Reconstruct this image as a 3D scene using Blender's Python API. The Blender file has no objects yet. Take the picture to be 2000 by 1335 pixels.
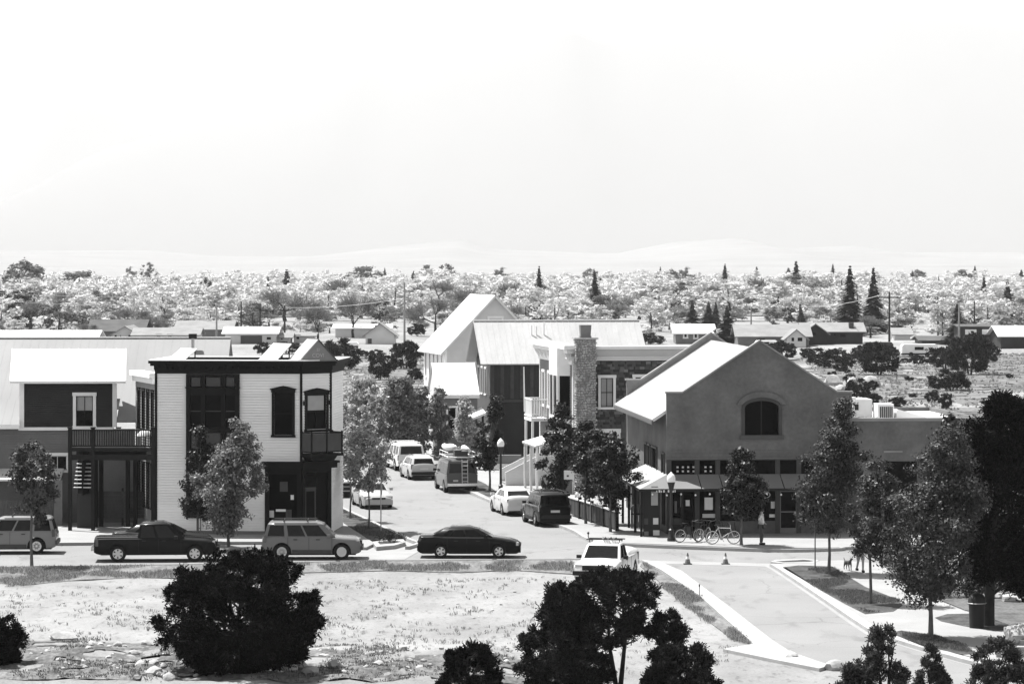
import bpy, bmesh, math, random
import numpy as np
from mathutils import Vector, Matrix, noise as mnoise

scene = bpy.context.scene
COL = scene.collection
R = math.radians
random.seed(7)
rng = np.random.default_rng(11)

# ---------------------------------------------------------------- camera
F = 6400.0      # focal length in pixels of the 2000 px wide photograph
H = 14.0        # eye height above the road
YH = 505.0      # row of the horizon
HAZE = 0.000051  # even density of the valley haze
cam_d = bpy.data.cameras.new('camera')
cam_d.sensor_width = 36.0
cam_d.lens = F / 2000.0 * 36.0
cam_d.shift_y = -(667.5 - YH) / 2000.0
cam_d.clip_start = 1.0
cam_d.clip_end = 60000.0
cam = bpy.data.objects.new('camera', cam_d)
COL.objects.link(cam)
cam.location = (0, 0, H)
cam.rotation_euler = (R(90), 0, 0)
scene.camera = cam

# ---------------------------------------------------------------- sky, sun, exposure
SUN_DIR = Vector((-0.36, 0.27, 0.89)).normalized()
world = bpy.data.worlds.new('World')
scene.world = world
world.use_nodes = True
nt = world.node_tree
for n in list(nt.nodes):
    nt.nodes.remove(n)
sky = nt.nodes.new('ShaderNodeTexSky')
sky.sky_type = 'NISHITA'
sky.sun_disc = False
sky.sun_elevation = math.asin(SUN_DIR.z)
sky.sun_rotation = math.atan2(SUN_DIR.x, SUN_DIR.y)
sky.altitude = 2400
sky.air_density = 1.0
sky.dust_density = 3.0
bw = nt.nodes.new('ShaderNodeRGBToBW')          # a black and white photograph
bg = nt.nodes.new('ShaderNodeBackground')
bg.inputs['Strength'].default_value = 0.15
wo = nt.nodes.new('ShaderNodeOutputWorld')
nt.links.new(sky.outputs[0], bw.inputs[0])
nt.links.new(bw.outputs[0], bg.inputs['Color'])
nt.links.new(bg.outputs[0], wo.inputs['Surface'])

sun_d = bpy.data.lights.new('sun', 'SUN')
sun_d.energy = 5.0
sun_d.angle = R(0.5)
sun_d.color = (1.0, 0.995, 0.985)
sun = bpy.data.objects.new('sun', sun_d)
COL.objects.link(sun)
sun.rotation_euler = (-SUN_DIR).to_track_quat('-Z', 'Y').to_euler()

vs = scene.view_settings
scene.display_settings.display_device = 'sRGB'
vs.view_transform = 'Standard'
vs.look = 'None'
vs.exposure = 1.28
vs.gamma = 1.0
vs.use_curve_mapping = False
scene.render.engine = 'CYCLES'
scene.cycles.use_denoising = True
scene.cycles.max_bounces = 6
scene.cycles.diffuse_bounces = 3
scene.cycles.glossy_bounces = 3
scene.cycles.transmission_bounces = 3
scene.cycles.volume_bounces = 0
scene.cycles.caustics_reflective = False
scene.cycles.caustics_refractive = False

# ---------------------------------------------------------------- geometry helpers
def P(px, py, Y):
    """a point of the place seen at (px, py) at distance Y"""
    return Vector(((px - 1000.0) * Y / F, Y, H - (py - YH) * Y / F))

def G(px, py, z=0.0):
    """a point at height z seen at (px, py)"""
    Y = F * (H - z) / (py - YH)
    return Vector(((px - 1000.0) * Y / F, Y, z))

def link(o, parent=None):
    COL.objects.link(o)
    if parent is not None:
        o.parent = parent
    return o

def tag(o, label=None, cat=None, group=None, kind=None):
    if label: o['label'] = label
    if cat: o['category'] = cat
    if group: o['group'] = group
    if kind: o['kind'] = kind
    return o

def empty(name, loc, rz=0.0, label=None, cat=None, group=None, parent=None):
    o = bpy.data.objects.new(name, None)
    o.empty_display_size = 0.3
    link(o, parent)
    o.location = loc
    o.rotation_euler = (0, 0, rz)
    return tag(o, label, cat, group)

class MB:
    """collects shapes; build() makes ONE mesh object"""
    def __init__(self, M=None):
        self.v = []; self.f = []; self.M = M
    def add(self, vs_, fs_):
        b = len(self.v)
        if self.M is not None:
            vs_ = [self.M @ Vector(p) for p in vs_]
        self.v.extend([tuple(p) for p in vs_])
        self.f.extend([tuple(i + b for i in f) for f in fs_])
        return self
    def box(self, x0, x1, y0, y1, z0, z1):
        vs_ = [(x0,y0,z0),(x1,y0,z0),(x1,y1,z0),(x0,y1,z0),(x0,y0,z1),(x1,y0,z1),(x1,y1,z1),(x0,y1,z1)]
        return self.add(vs_, [(3,2,1,0),(4,5,6,7),(0,1,5,4),(1,2,6,5),(2,3,7,6),(3,0,4,7)])
    def prism(self, poly, y0, y1):
        """poly in (x,z), extruded along y"""
        n = len(poly)
        vs_ = [(x,y0,z) for x,z in poly] + [(x,y1,z) for x,z in poly]
        fs_ = [tuple(range(n)), tuple(range(2*n-1, n-1, -1))]
        fs_ += [(i, n+i, n+(i+1)%n, (i+1)%n) for i in range(n)]
        return self.add(vs_, fs_)
    def prismz(self, poly, z0, z1):
        """poly in (x,y), extruded along z"""
        n = len(poly)
        vs_ = [(p[0],p[1],z0) for p in poly] + [(p[0],p[1],z1) for p in poly]
        fs_ = [tuple(range(n-1,-1,-1)), tuple(range(n, 2*n))]
        fs_ += [(i, (i+1)%n, n+(i+1)%n, n+i) for i in range(n)]
        return self.add(vs_, fs_)
    def prismx(self, poly, x0, x1):
        """poly in (y,z), extruded along x"""
        n = len(poly)
        vs_ = [(x0,y,z) for y,z in poly] + [(x1,y,z) for y,z in poly]
        fs_ = [tuple(range(n-1,-1,-1)), tuple(range(n, 2*n))]
        fs_ += [(i, (i+1)%n, n+(i+1)%n, n+i) for i in range(n)]
        return self.add(vs_, fs_)
    def bar(self, p0, p1, r0, r1=None, n=6, cap=True):
        if r1 is None: r1 = r0
        p0 = Vector(p0); p1 = Vector(p1)
        d = p1 - p0
        if d.length < 1e-6: return self
        d.normalize()
        u = d.orthogonal().normalized(); w = d.cross(u)
        vs_ = []
        for p, r in ((p0, r0), (p1, r1)):
            for k in range(n):
                a = 2*math.pi*k/n
                vs_.append(p + u*(r*math.cos(a)) + w*(r*math.sin(a)))
        fs_ = [(k, (k+1)%n, n+(k+1)%n, n+k) for k in range(n)]
        if cap:
            fs_ += [tuple(range(n-1,-1,-1)), tuple(range(n,2*n))]
        return self.add(vs_, fs_)
    def tube(self, pts, rs, n=6):
        pts = [Vector(p) for p in pts]
        if not hasattr(rs, '__len__'): rs = [rs]*len(pts)
        vs_ = []; fs_ = []
        u = None
        for i, p in enumerate(pts):
            d = (pts[min(i+1,len(pts)-1)] - pts[max(i-1,0)]).normalized()
            if u is None: u = d.orthogonal().normalized()
            else:
                u = (u - d*u.dot(d))
                u = u.normalized() if u.length > 1e-5 else d.orthogonal().normalized()
            w = d.cross(u)
            for k in range(n):
                a = 2*math.pi*k/n
                vs_.append(p + u*(rs[i]*math.cos(a)) + w*(rs[i]*math.sin(a)))
        for i in range(len(pts)-1):
            for k in range(n):
                fs_.append((i*n+k, i*n+(k+1)%n, (i+1)*n+(k+1)%n, (i+1)*n+k))
        fs_.append(tuple(range(n-1,-1,-1)))
        fs_.append(tuple(range((len(pts)-1)*n, len(pts)*n)))
        return self.add(vs_, fs_)
    def lathe(self, prof, c=(0,0,0), n=16):
        """prof of (r,z) turned round z at c"""
        vs_ = []; fs_ = []
        m = len(prof)
        for k in range(n):
            a = 2*math.pi*k/n
            for r, z in prof:
                vs_.append((c[0]+r*math.cos(a), c[1]+r*math.sin(a), c[2]+z))
        for k in range(n):
            for j in range(m-1):
                fs_.append((k*m+j, ((k+1)%n)*m+j, ((k+1)%n)*m+j+1, k*m+j+1))
        return self.add(vs_, fs_)
    def quad(self, a, b, c, d):
        return self.add([a,b,c,d], [(0,1,2,3)])
    def sheet(self, a, b, c, d, t):
        """a flat plate of thickness t with top corners a b c d (counter-clockwise from above)"""
        a,b,c,d = map(Vector,(a,b,c,d))
        n = (b-a).cross(d-a).normalized()*t
        return self.add([a-n,b-n,c-n,d-n,a,b,c,d],
                        [(3,2,1,0),(4,5,6,7),(0,1,5,4),(1,2,6,5),(2,3,7,6),(3,0,4,7)])
    def mesh(self, name, mat, smooth=None):
        me = bpy.data.meshes.new(name)
        me.from_pydata(self.v, [], self.f)
        me.validate()
        if mat is not None:
            me.materials.append(mat)
        if smooth is not None:
            me.polygons.foreach_set('use_smooth', [True]*len(me.polygons))
            try: me.set_sharp_from_angle(angle=R(smooth))
            except Exception: pass
        me.update()
        return me
    def build(self, name, mat, parent=None, smooth=None, loc=None, rz=None):
        o = bpy.data.objects.new(name, self.mesh(name, mat, smooth))
        link(o, parent)
        if loc is not None: o.location = loc
        if rz is not None: o.rotation_euler = (0,0,rz)
        return o

def place(name, me, parent=None, M=None):
    o = bpy.data.objects.new(name, me)
    link(o, parent)
    if M is not None: o.matrix_local = M
    return o

def copy_tree(o, parent=None):
    c = o.copy(); COL.objects.link(c); c.parent = parent
    for ch in o.children:
        copy_tree(ch, c)
    return c

def T(x=0, y=0, z=0, rz=0):
    return Matrix.Translation((x,y,z)) @ Matrix.Rotation(rz, 4, 'Z')

def quads_mesh(name, V, mat, mats=None, matidx=None):
    """V: (n,4,3) numpy array -> mesh of n quads"""
    n = len(V)
    me = bpy.data.meshes.new(name)
    me.vertices.add(n*4); me.loops.add(n*4); me.polygons.add(n)
    me.vertices.foreach_set('co', np.ascontiguousarray(V, dtype=np.float32).ravel())
    me.loops.foreach_set('vertex_index', np.arange(n*4, dtype=np.int32))
    me.polygons.foreach_set('loop_start', np.arange(0, n*4, 4, dtype=np.int32))
    me.polygons.foreach_set('loop_total', np.full(n, 4, dtype=np.int32))
    me.materials.append(mat)
    me.update(calc_edges=True)
    return me

# ---------------------------------------------------------------- materials (all grey: the photograph is black and white)
_mats = {}
def mat(name, val, rough=0.8, spec=0.3, var=0.12, scale=2.0, fine=0.0, fscale=30.0, bump=0.0, bscale=20.0,
        metal=0.0, coat=0.0, stretch=(1,1,1), lo=None):
    if name in _mats: return _mats[name]
    m = bpy.data.materials.new(name); m.use_nodes = True
    t = m.node_tree; b = t.nodes['Principled BSDF']
    b.inputs['Roughness'].default_value = rough
    b.inputs['Specular IOR Level'].default_value = spec
    b.inputs['Metallic'].default_value = metal
    b.inputs['Coat Weight'].default_value = coat
    b.inputs['Coat Roughness'].default_value = 0.05
    if var > 0 or fine > 0:
        geo = t.nodes.new('ShaderNodeNewGeometry')
        mp = t.nodes.new('ShaderNodeMapping'); mp.inputs['Scale'].default_value = stretch
        t.links.new(geo.outputs['Position'], mp.inputs['Vector'])
        n1 = t.nodes.new('ShaderNodeTexNoise'); n1.inputs['Scale'].default_value = scale
        n1.inputs['Detail'].default_value = 5
        t.links.new(mp.outputs[0], n1.inputs['Vector'])
        r1 = t.nodes.new('ShaderNodeMapRange')
        r1.inputs['From Min'].default_value = 0.28; r1.inputs['From Max'].default_value = 0.72
        r1.inputs['To Min'].default_value = 1-var; r1.inputs['To Max'].default_value = 1+var
        t.links.new(n1.outputs['Fac'], r1.inputs['Value'])
        n2 = t.nodes.new('ShaderNodeTexNoise'); n2.inputs['Scale'].default_value = fscale
        n2.inputs['Detail'].default_value = 3
        t.links.new(mp.outputs[0], n2.inputs['Vector'])
        r2 = t.nodes.new('ShaderNodeMapRange')
        r2.inputs['From Min'].default_value = 0.3; r2.inputs['From Max'].default_value = 0.7
        r2.inputs['To Min'].default_value = 1-fine; r2.inputs['To Max'].default_value = 1+fine
        t.links.new(n2.outputs['Fac'], r2.inputs['Value'])
        mu = t.nodes.new('ShaderNodeMath'); mu.operation = 'MULTIPLY'
        t.links.new(r1.outputs[0], mu.inputs[0]); t.links.new(r2.outputs[0], mu.inputs[1])
        m2 = t.nodes.new('ShaderNodeMath'); m2.operation = 'MULTIPLY'; m2.use_clamp = True
        m2.inputs[1].default_value = val
        t.links.new(mu.outputs[0], m2.inputs[0])
        t.links.new(m2.outputs[0], b.inputs['Base Color'])
        if bump > 0:
            n3 = t.nodes.new('ShaderNodeTexNoise'); n3.inputs['Scale'].default_value = bscale
            n3.inputs['Detail'].default_value = 4
            t.links.new(mp.outputs[0], n3.inputs['Vector'])
            bp = t.nodes.new('ShaderNodeBump'); bp.inputs['Strength'].default_value = bump
            bp.inputs['Distance'].default_value = 0.05
            t.links.new(n3.outputs['Fac'], bp.inputs['Height'])
            t.links.new(bp.outputs[0], b.inputs['Normal'])
    else:
        b.inputs['Base Color'].default_value = (val, val, val, 1)
    _mats[name] = m
    return m

def leaf_mat(name, val, var=0.35, trans=0.35, rough=0.5, spec=0.35):
    if name in _mats: return _mats[name]
    m = bpy.data.materials.new(name); m.use_nodes = True
    t = m.node_tree
    for n in list(t.nodes): t.nodes.remove(n)
    out = t.nodes.new('ShaderNodeOutputMaterial')
    pr = t.nodes.new('ShaderNodeBsdfPrincipled')
    pr.inputs['Roughness'].default_value = rough
    pr.inputs['Specular IOR Level'].default_value = spec
    tr = t.nodes.new('ShaderNodeBsdfTranslucent')
    mx = t.nodes.new('ShaderNodeMixShader'); mx.inputs[0].default_value = trans
    geo = t.nodes.new('ShaderNodeNewGeometry')
    mr = t.nodes.new('ShaderNodeMapRange')
    mr.inputs['To Min'].default_value = val*(1-var); mr.inputs['To Max'].default_value = val*(1+var)
    t.links.new(geo.outputs['Random Per Island'], mr.inputs['Value'])
    t.links.new(mr.outputs[0], pr.inputs['Base Color'])
    t.links.new(mr.outputs[0], tr.inputs['Color'])
    t.links.new(pr.outputs[0], mx.inputs[1]); t.links.new(tr.outputs[0], mx.inputs[2])
    t.links.new(mx.outputs[0], out.inputs['Surface'])
    _mats[name] = m
    return m

def ground_mat():
    m = bpy.data.materials.new('dry_dirt'); m.use_nodes = True
    t = m.node_tree; b = t.nodes['Principled BSDF']
    b.inputs['Roughness'].default_value = 0.95
    b.inputs['Specular IOR Level'].default_value = 0.1
    geo = t.nodes.new('ShaderNodeNewGeometry')
    def noise(scale, detail, lo, hi, a, c, st=(1,1,1)):
        mp = t.nodes.new('ShaderNodeMapping'); mp.inputs['Scale'].default_value = st
        t.links.new(geo.outputs['Position'], mp.inputs['Vector'])
        n = t.nodes.new('ShaderNodeTexNoise'); n.inputs['Scale'].default_value = scale
        n.inputs['Detail'].default_value = detail; n.inputs['Roughness'].default_value = 0.62
        t.links.new(mp.outputs[0], n.inputs['Vector'])
        r = t.nodes.new('ShaderNodeMapRange')
        r.inputs['From Min'].default_value = lo; r.inputs['From Max'].default_value = hi
        r.inputs['To Min'].default_value = a; r.inputs['To Max'].default_value = c
        t.links.new(n.outputs['Fac'], r.inputs['Value'])
        return r.outputs[0], n.outputs['Fac']
    a, _ = noise(0.35, 8, 0.35, 0.65, 0.82, 1.12, (1, .45, 1))
    c, f2 = noise(3.0, 8, 0.30, 0.46, 0.62, 1.05, (1, .35, 1))
    d, f3 = noise(9.0, 6, 0.3, 0.7, 0.86, 1.14)
    e, _ = noise(0.02, 4, 0.4, 0.6, 0.8, 1.1)
    cur = None
    for x in (a, c, d, e):
        if cur is None: cur = x; continue
        mu = t.nodes.new('ShaderNodeMath'); mu.operation = 'MULTIPLY'
        t.links.new(cur, mu.inputs[0]); t.links.new(x, mu.inputs[1]); cur = mu.outputs[0]
    mu = t.nodes.new('ShaderNodeMath'); mu.operation = 'MULTIPLY'; mu.inputs[1].default_value = 0.228
    t.links.new(cur, mu.inputs[0])
    t.links.new(mu.outputs[0], b.inputs['Base Color'])
    bp = t.nodes.new('ShaderNodeBump'); bp.inputs['Strength'].default_value = 0.5; bp.inputs['Distance'].default_value = 0.06
    t.links.new(f3, bp.inputs['Height']); t.links.new(bp.outputs[0], b.inputs['Normal'])
    return m

def asphalt_mat():
    m = mat('asphalt', 0.19, 0.9, 0.25, 0.10, 0.22, 0.07, 14, 0.1, 60)
    t = m.node_tree; b = t.nodes['Principled BSDF']
    src = b.inputs['Base Color'].links[0].from_socket
    geo = t.nodes.new('ShaderNodeNewGeometry')
    def chain(node_fn, lo, hi, a, c):
        o = node_fn(); r = t.nodes.new('ShaderNodeMapRange')
        r.inputs['From Min'].default_value = lo; r.inputs['From Max'].default_value = hi
        r.inputs['To Min'].default_value = a; r.inputs['To Max'].default_value = c
        t.links.new(o, r.inputs['Value']); return r.outputs[0]
    def crack():
        n = t.nodes.new('ShaderNodeTexNoise'); n.inputs['Scale'].default_value = 0.8; n.inputs['Detail'].default_value = 4
        t.links.new(geo.outputs['Position'], n.inputs['Vector'])
        ad = t.nodes.new('ShaderNodeVectorMath'); ad.operation = 'MULTIPLY_ADD'
        ad.inputs[1].default_value = (1.6,1.6,0)
        t.links.new(n.outputs['Color'], ad.inputs[0]); t.links.new(geo.outputs['Position'], ad.inputs[2])
        v = t.nodes.new('ShaderNodeTexVoronoi'); v.feature = 'DISTANCE_TO_EDGE'; v.inputs['Scale'].default_value = 0.17
        t.links.new(ad.outputs[0], v.inputs['Vector']); return v.outputs['Distance']
    def stain():
        n = t.nodes.new('ShaderNodeTexNoise'); n.inputs['Scale'].default_value = 0.9; n.inputs['Detail'].default_value = 6
        mp = t.nodes.new('ShaderNodeMapping'); mp.inputs['Scale'].default_value = (1,.35,1); mp.inputs['Location'].default_value = (31,7,0)
        t.links.new(geo.outputs['Position'], mp.inputs['Vector']); t.links.new(mp.outputs[0], n.inputs['Vector']); return n.outputs['Fac']
    cur = src
    for x in (chain(crack, 0.0, 0.008, 0.70, 1.0), chain(stain, 0.30, 0.42, 0.80, 1.0)):
        mu = t.nodes.new('ShaderNodeMath'); mu.operation = 'MULTIPLY'
        t.links.new(cur, mu.inputs[0]); t.links.new(x, mu.inputs[1]); cur = mu.outputs[0]
    t.links.new(cur, b.inputs['Base Color'])
    return m

M_dirt = ground_mat()
M_asph = asphalt_mat()
M_conc = mat('concrete', 0.25, 0.9, 0.2, 0.10, 0.6, 0.05, 12)
M_kerb = mat('kerb_concrete', 0.30, 0.9, 0.2, 0.12, 1.2, 0.06, 14)
M_mulch = mat('dark_turf', 0.06, 0.95, 0.1, 0.45, 1.3, 0.35, 9, 0.5, 12)
M_grass = mat('park_turf', 0.10, 0.95, 0.1, 0.4, 0.8, 0.3, 8, 0.5, 12)
M_verge = mat('dry_verge', 0.14, 0.95, 0.1, 0.4, 1.2, 0.3, 7, 0.5, 12, stretch=(1,.4,1))
M_white = mat('white_paint', 0.72, 0.6, 0.3, 0.05, 1.5)
M_offw = mat('pale_siding', 0.74, 0.65, 0.3, 0.06, 1.0, 0.04, 9, stretch=(.3,.3,2))
M_dark = mat('black_trim', 0.006, 0.7, 0.12, 0.2, 2.0)
M_darkpanel = mat('grey_panel', 0.045, 0.6, 0.3, 0.2, 1.5)
M_stucco = mat('grey_stucco', 0.122, 0.9, 0.15, 0.26, 0.6, 0.10, 6, 0.25, 25)
M_stucco2 = mat('pale_stucco_coping', 0.22, 0.85, 0.15, 0.2, 0.8)
M_roofw = mat('white_metal_roof', 0.62, 0.38, 0.5, 0.05, 0.5, 0.0, stretch=(1,.2,1))
M_roofg = mat('grey_metal_roof', 0.34, 0.42, 0.5, 0.10, 0.6, 0.05, 6, stretch=(2,.2,1))
M_darksid = mat('dark_siding', 0.026, 0.7, 0.25, 0.2, 1.0, 0.1, 10)
M_midsid = mat('mid_grey_siding', 0.15, 0.7, 0.25, 0.12, 1.0, 0.06, 10)
M_greysid = mat('light_grey_siding', 0.55, 0.7, 0.25, 0.06, 1.0)
M_wood = mat('dark_stained_wood', 0.010, 0.7, 0.15, 0.3, 3.0, 0.2, 20)
M_fence = mat('weathered_wood', 0.07, 0.85, 0.2, 0.35, 1.2, 0.2, 12, stretch=(1,1,.2))
M_glass = mat('dark_glass', 0.002, 0.1, 0.06, 0.0)
M_carglass = mat('car_glass', 0.003, 0.08, 0.25, 0.0)
M_blind = mat('window_blind', 0.30, 0.7, 0.2, 0.08, 3.0)
M_metal = mat('galvanised_metal', 0.35, 0.4, 0.5, 0.1, 2.0, metal=0.5)
M_pole = mat('black_iron', 0.012, 0.45, 0.4, 0.0)
M_rubber = mat('tyre_rubber', 0.008, 0.75, 0.2, 0.0)
M_alloy = mat('alloy_rim', 0.60, 0.3, 0.5, 0.0, metal=0.7)
M_chrome = mat('chrome_trim', 0.65, 0.2, 0.5, 0.0, metal=0.9)
M_lampg = mat('frosted_globe', 0.80, 0.4, 0.4, 0.0)
M_black = mat('black_plastic', 0.008, 0.6, 0.3, 0.0)
M_lens = mat('lamp_lens', 0.45, 0.12, 0.6, 0.0, coat=0.5)
M_red = mat('tail_lamp_lens', 0.06, 0.15, 0.6, 0.0, coat=0.5)
M_plate = mat('number_plate', 0.5, 0.5, 0.3, 0.0)
M_bark = mat('tree_bark', 0.10, 0.95, 0.1, 0.3, 4.0)
M_barkd = mat('dark_bark', 0.03, 0.95, 0.1, 0.3, 4.0)
M_rock = mat('pale_granite', 0.33, 0.92, 0.15, 0.25, 1.6, 0.12, 9, 0.5, 9)
M_stone = mat('river_stone', 0.34, 0.9, 0.15, 0.45, 2.2, 0.25, 14)
M_shingle = [mat('shake_%s' % n, v, 0.9, 0.15, 0.2, 4.0) for n, v in (('dark',.045),('mid',.08),('warm',.12),('pale',.17))]
M_panel = mat('solar_glare_glass', 0.60, 0.25, 0.6, 0.0, coat=0.5)  # white glare of the sky painted into the panel's base colour
M_awn = mat('awning_canvas', 0.15, 0.8, 0.2, 0.08, 1.0)
M_field = mat('scrub_leaf', 0.10, 0.9, 0.1, 0.3, 1.0)
L_street = leaf_mat('street_leaf', 0.042, 0.6, 0.15, 0.5, 0.22)
L_dark = leaf_mat('dark_leaf', 0.018, 0.7, 0.15, 0.45, 0.25)
L_black = leaf_mat('evergreen_needle', 0.006, 0.6, 0.10, 0.7, 0.06)
L_pinyon = leaf_mat('pinyon_needle', 0.014, 0.7, 0.15, 0.65, 0.10)
L_grey = leaf_mat('grey_street_leaf', 0.15, 0.6, 0.3, 0.5, 0.3)
L_light = leaf_mat('light_street_leaf', 0.34, 0.6, 0.45, 0.5, 0.3)
L_pinyon_lit = leaf_mat('lit_pinyon_needle', 0.045, 0.7, 0.25, 0.55, 0.2)  # paler copy of the pinyon needle, with light on the foliage painted in
L_pale = leaf_mat('pale_leaf', 0.50, 0.2, 0.68, 0.8, 0.1)
L_mid = leaf_mat('mid_leaf', 0.12, 0.5, 0.35, 0.7, 0.12)
L_con = leaf_mat('spruce_needle', 0.028, 0.6, 0.12, 0.7, 0.08)
L_twig = leaf_mat('bare_twig', 0.16, 0.3, 0.1, 0.9, 0.1)
L_dry = leaf_mat('dry_grass_blade', 0.22, 0.6, 0.3, 0.9, 0.1)

# ================================================================ the setting
def smooth(a, b, x):
    t = max(0.0, min(1.0, (x-a)/(b-a)))
    return t*t*(3-2*t)

def zg(x, y):
    z = -0.03
    z += max(0.0, 12.2 - 0.135*y)
    if y < 160:
        lot = smooth(3.5, 1.0, x - max(0.0, (128-y))*0.16) * smooth(147.5, 144, y) * smooth(90, 100, y)
        z += lot * (0.06*mnoise.noise((x*.35, y*.3, 1.3)) + 0.03*mnoise.noise((x*1.3, y*1.1, 4.3)))
        rub = smooth(121, 114, y) * smooth(2.5, -1.5, x) * smooth(92, 100, y)
        z += rub * (0.30 + 0.22*mnoise.noise((x*.5, y*.6, 9.1)) + 0.10*mnoise.noise((x*1.7, y*1.6, 2.1)))
    if y > 215:
        z += smooth(215, 260, y) * 0.25*mnoise.noise((x*.05, y*.04, 6.1)) * smooth(5, 30, abs(x+8)+ (y-215)*.3)
    return z

def axis(dense0, dense1, step, far0, far1, grow=1.28):
    a = list(np.arange(dense0, dense1+1e-6, step))
    s = step; x = dense1
    while x < far1:
        s *= grow; x += s; a.append(min(x, far1))
    s = step; x = dense0; b = []
    while x > far0:
        s *= grow; x -= s; b.append(max(x, far0))
    return b[::-1] + a

xs = axis(-34, 30, 0.7, -16000, 16000)
ys = axis(94, 175, 0.7, -60, 34000, 1.16)
gv = [(x, y, zg(x, y)) for y in ys for x in xs]
nx = len(xs)
gf = [(j*nx+i, j*nx+i+1, (j+1)*nx+i+1, (j+1)*nx+i) for j in range(len(ys)-1) for i in range(nx-1)]
me = bpy.data.meshes.new('ground'); me.from_pydata(gv, [], gf); me.materials.append(M_dirt)
me.polygons.foreach_set('use_smooth', [True]*len(me.polygons)); me.update()
tag(place('ground', me), kind='structure')

def slab(name, pts, ztop, thick, m, kind='structure', parent=None):
    pp = [G(px, py, ztop) for px, py in pts]
    area = sum(pp[i].x*pp[(i+1)%len(pp)].y - pp[(i+1)%len(pp)].x*pp[i].y for i in range(len(pp)))
    if area < 0: pp = pp[::-1]
    mb = MB(); mb.prismz(pp, ztop-thick, ztop)
    o = mb.build(name, m, parent)
    if kind and parent is None: o['kind'] = kind
    return o

def strip(name, pts, z0, z1, width, m, px=True, side=0.0):
    """a kerb along a line of picture points, with its own width and height"""
    pp = [G(a, b, z1) if px else Vector((a, b, z1)) for a, b in pts]
    # resample smooth
    out = []
    for i in range(len(pp)-1):
        for k in range(4):
            t = k/4
            p0 = pp[max(i-1,0)]; p1 = pp[i]; p2 = pp[i+1]; p3 = pp[min(i+2,len(pp)-1)]
            out.append(0.5*((2*p1)+(-p0+p2)*t+(2*p0-5*p1+4*p2-p3)*t*t+(-p0+3*p1-3*p2+p3)*t**3))
    out.append(pp[-1])
    mb = MB(); n = len(out); L = []; Rr = []
    for i, p in enumerate(out):
        d = out[min(i+1,n-1)] - out[max(i-1,0)]
        nn = Vector((-d.y, d.x, 0)).normalized()
        L.append(p + nn*(width*(0.5+side))); Rr.append(p - nn*(width*(0.5-side)))
    v = []
    for i in range(n):
        for q in (L[i], Rr[i]):
            v.append((q.x, q.y, z0)); v.append((q.x, q.y, z1))
    f = []
    for i in range(n-1):
        a = i*4; b = a+4
        f += [(a+1, a+3, b+3, b+1), (a, a+1, b+1, b), (a+2, b+2, b+3, a+3)]
    f += [(0,2,3,1), (4*n-4, 4*n-3, 4*n-1, 4*n-2)]
    mb.add(v, f)
    o = mb.build(name, m); o['kind'] = 'structure'
    return o

# roads
slab('main_road', [(-500,1112),(0,1106),(430,1100),(720,1094),(1130,1091),(1262,1096),(1420,1106),(1640,1103),(1760,1110),(2400,1113),(2400,1030),(1640,1030),(1100,1015),(640,1015),(-500,1035)], 0.0, 0.06, M_asph)
slab('side_street', [(800,1062),(640,984),(520,925),(430,880),(640,868),(770,890),(812,915),(860,938),(925,968),(965,985),(1120,1040),(1190,1066),(1000,1080)], 0.004, 0.06, M_asph)
slab('access_road', [(1268,1099),(1335,1118),(1420,1180),(1505,1248),(1540,1275),(1620,1300),(1700,1330),(1800,1400),(2400,1500),(2400,1340),(2000,1308),(1890,1286),(1735,1240),(1700,1226),(1600,1160),(1525,1110),(1505,1100)], 0.004, 0.06, M_asph)
slab('cross_gutter', [(1262,1094),(1300,1100),(1510,1106),(1515,1100),(1400,1097)], 0.010, 0.05, M_conc)

# kerbs and pavements, left corner
slab('pavement_left', [(-500,1064),(0,1060),(250,1058),(510,1057),(600,1060),(660,1066),(715,1068),(732,1060),(716,1050),(645,1003),(600,982),(540,975),(500,1000),(-500,1010)], 0.15, 0.25, M_conc)
slab('corner_apron', [(640,1067),(700,1092),(790,1092),(835,1066),(806,1054),(735,1058),(700,1066)], 0.012, 0.05, M_conc)
slab('planting_strip', [(560,936),(640,976),(786,1047),(770,1052),(722,1053),(644,1003),(600,980)], 0.165, 0.3, M_mulch)
strip('street_kerb', [(440,880),(540,928),(640,977),(720,1014),(800,1051),(818,1058),(795,1066)], -0.05, 0.17, 0.20, M_kerb)
# corner planter
slab('corner_planter', [(727,1057),(735,1067),(770,1064),(792,1058),(788,1052),(760,1053)], 0.20, 0.25, M_kerb)
slab('planter_soil', [(737,1057),(742,1062),(770,1060),(783,1056),(770,1055)], 0.206, 0.03, M_mulch)

# pavements along the cafe side
slab('pavement_right', [(812,905),(866,932),(930,962),(970,979),(1108,1028),(1140,1045),(1165,1054),(1210,1059),(1500,1070),(1640,1068),(1720,1065),(2500,1060),(2500,985),(1300,985),(1120,940),(1000,925),(905,900)], 0.15, 0.25, M_conc)
strip('pavement_kerb', [(812,906),(866,933),(930,963),(970,980),(1108,1029),(1140,1046),(1165,1055),(1210,1060),(1500,1071),(1640,1069),(1720,1066),(2500,1061)], -0.05, 0.155, 0.18, M_kerb)
slab('street_bed', [(880,930),(905,924),(948,944),(974,962),(955,970),(918,952)], 0.165, 0.3, M_mulch)
slab('yard_lawn', [(870,880),(1012,880),(1012,926),(905,900)], 0.12, 0.2, M_grass)

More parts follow.
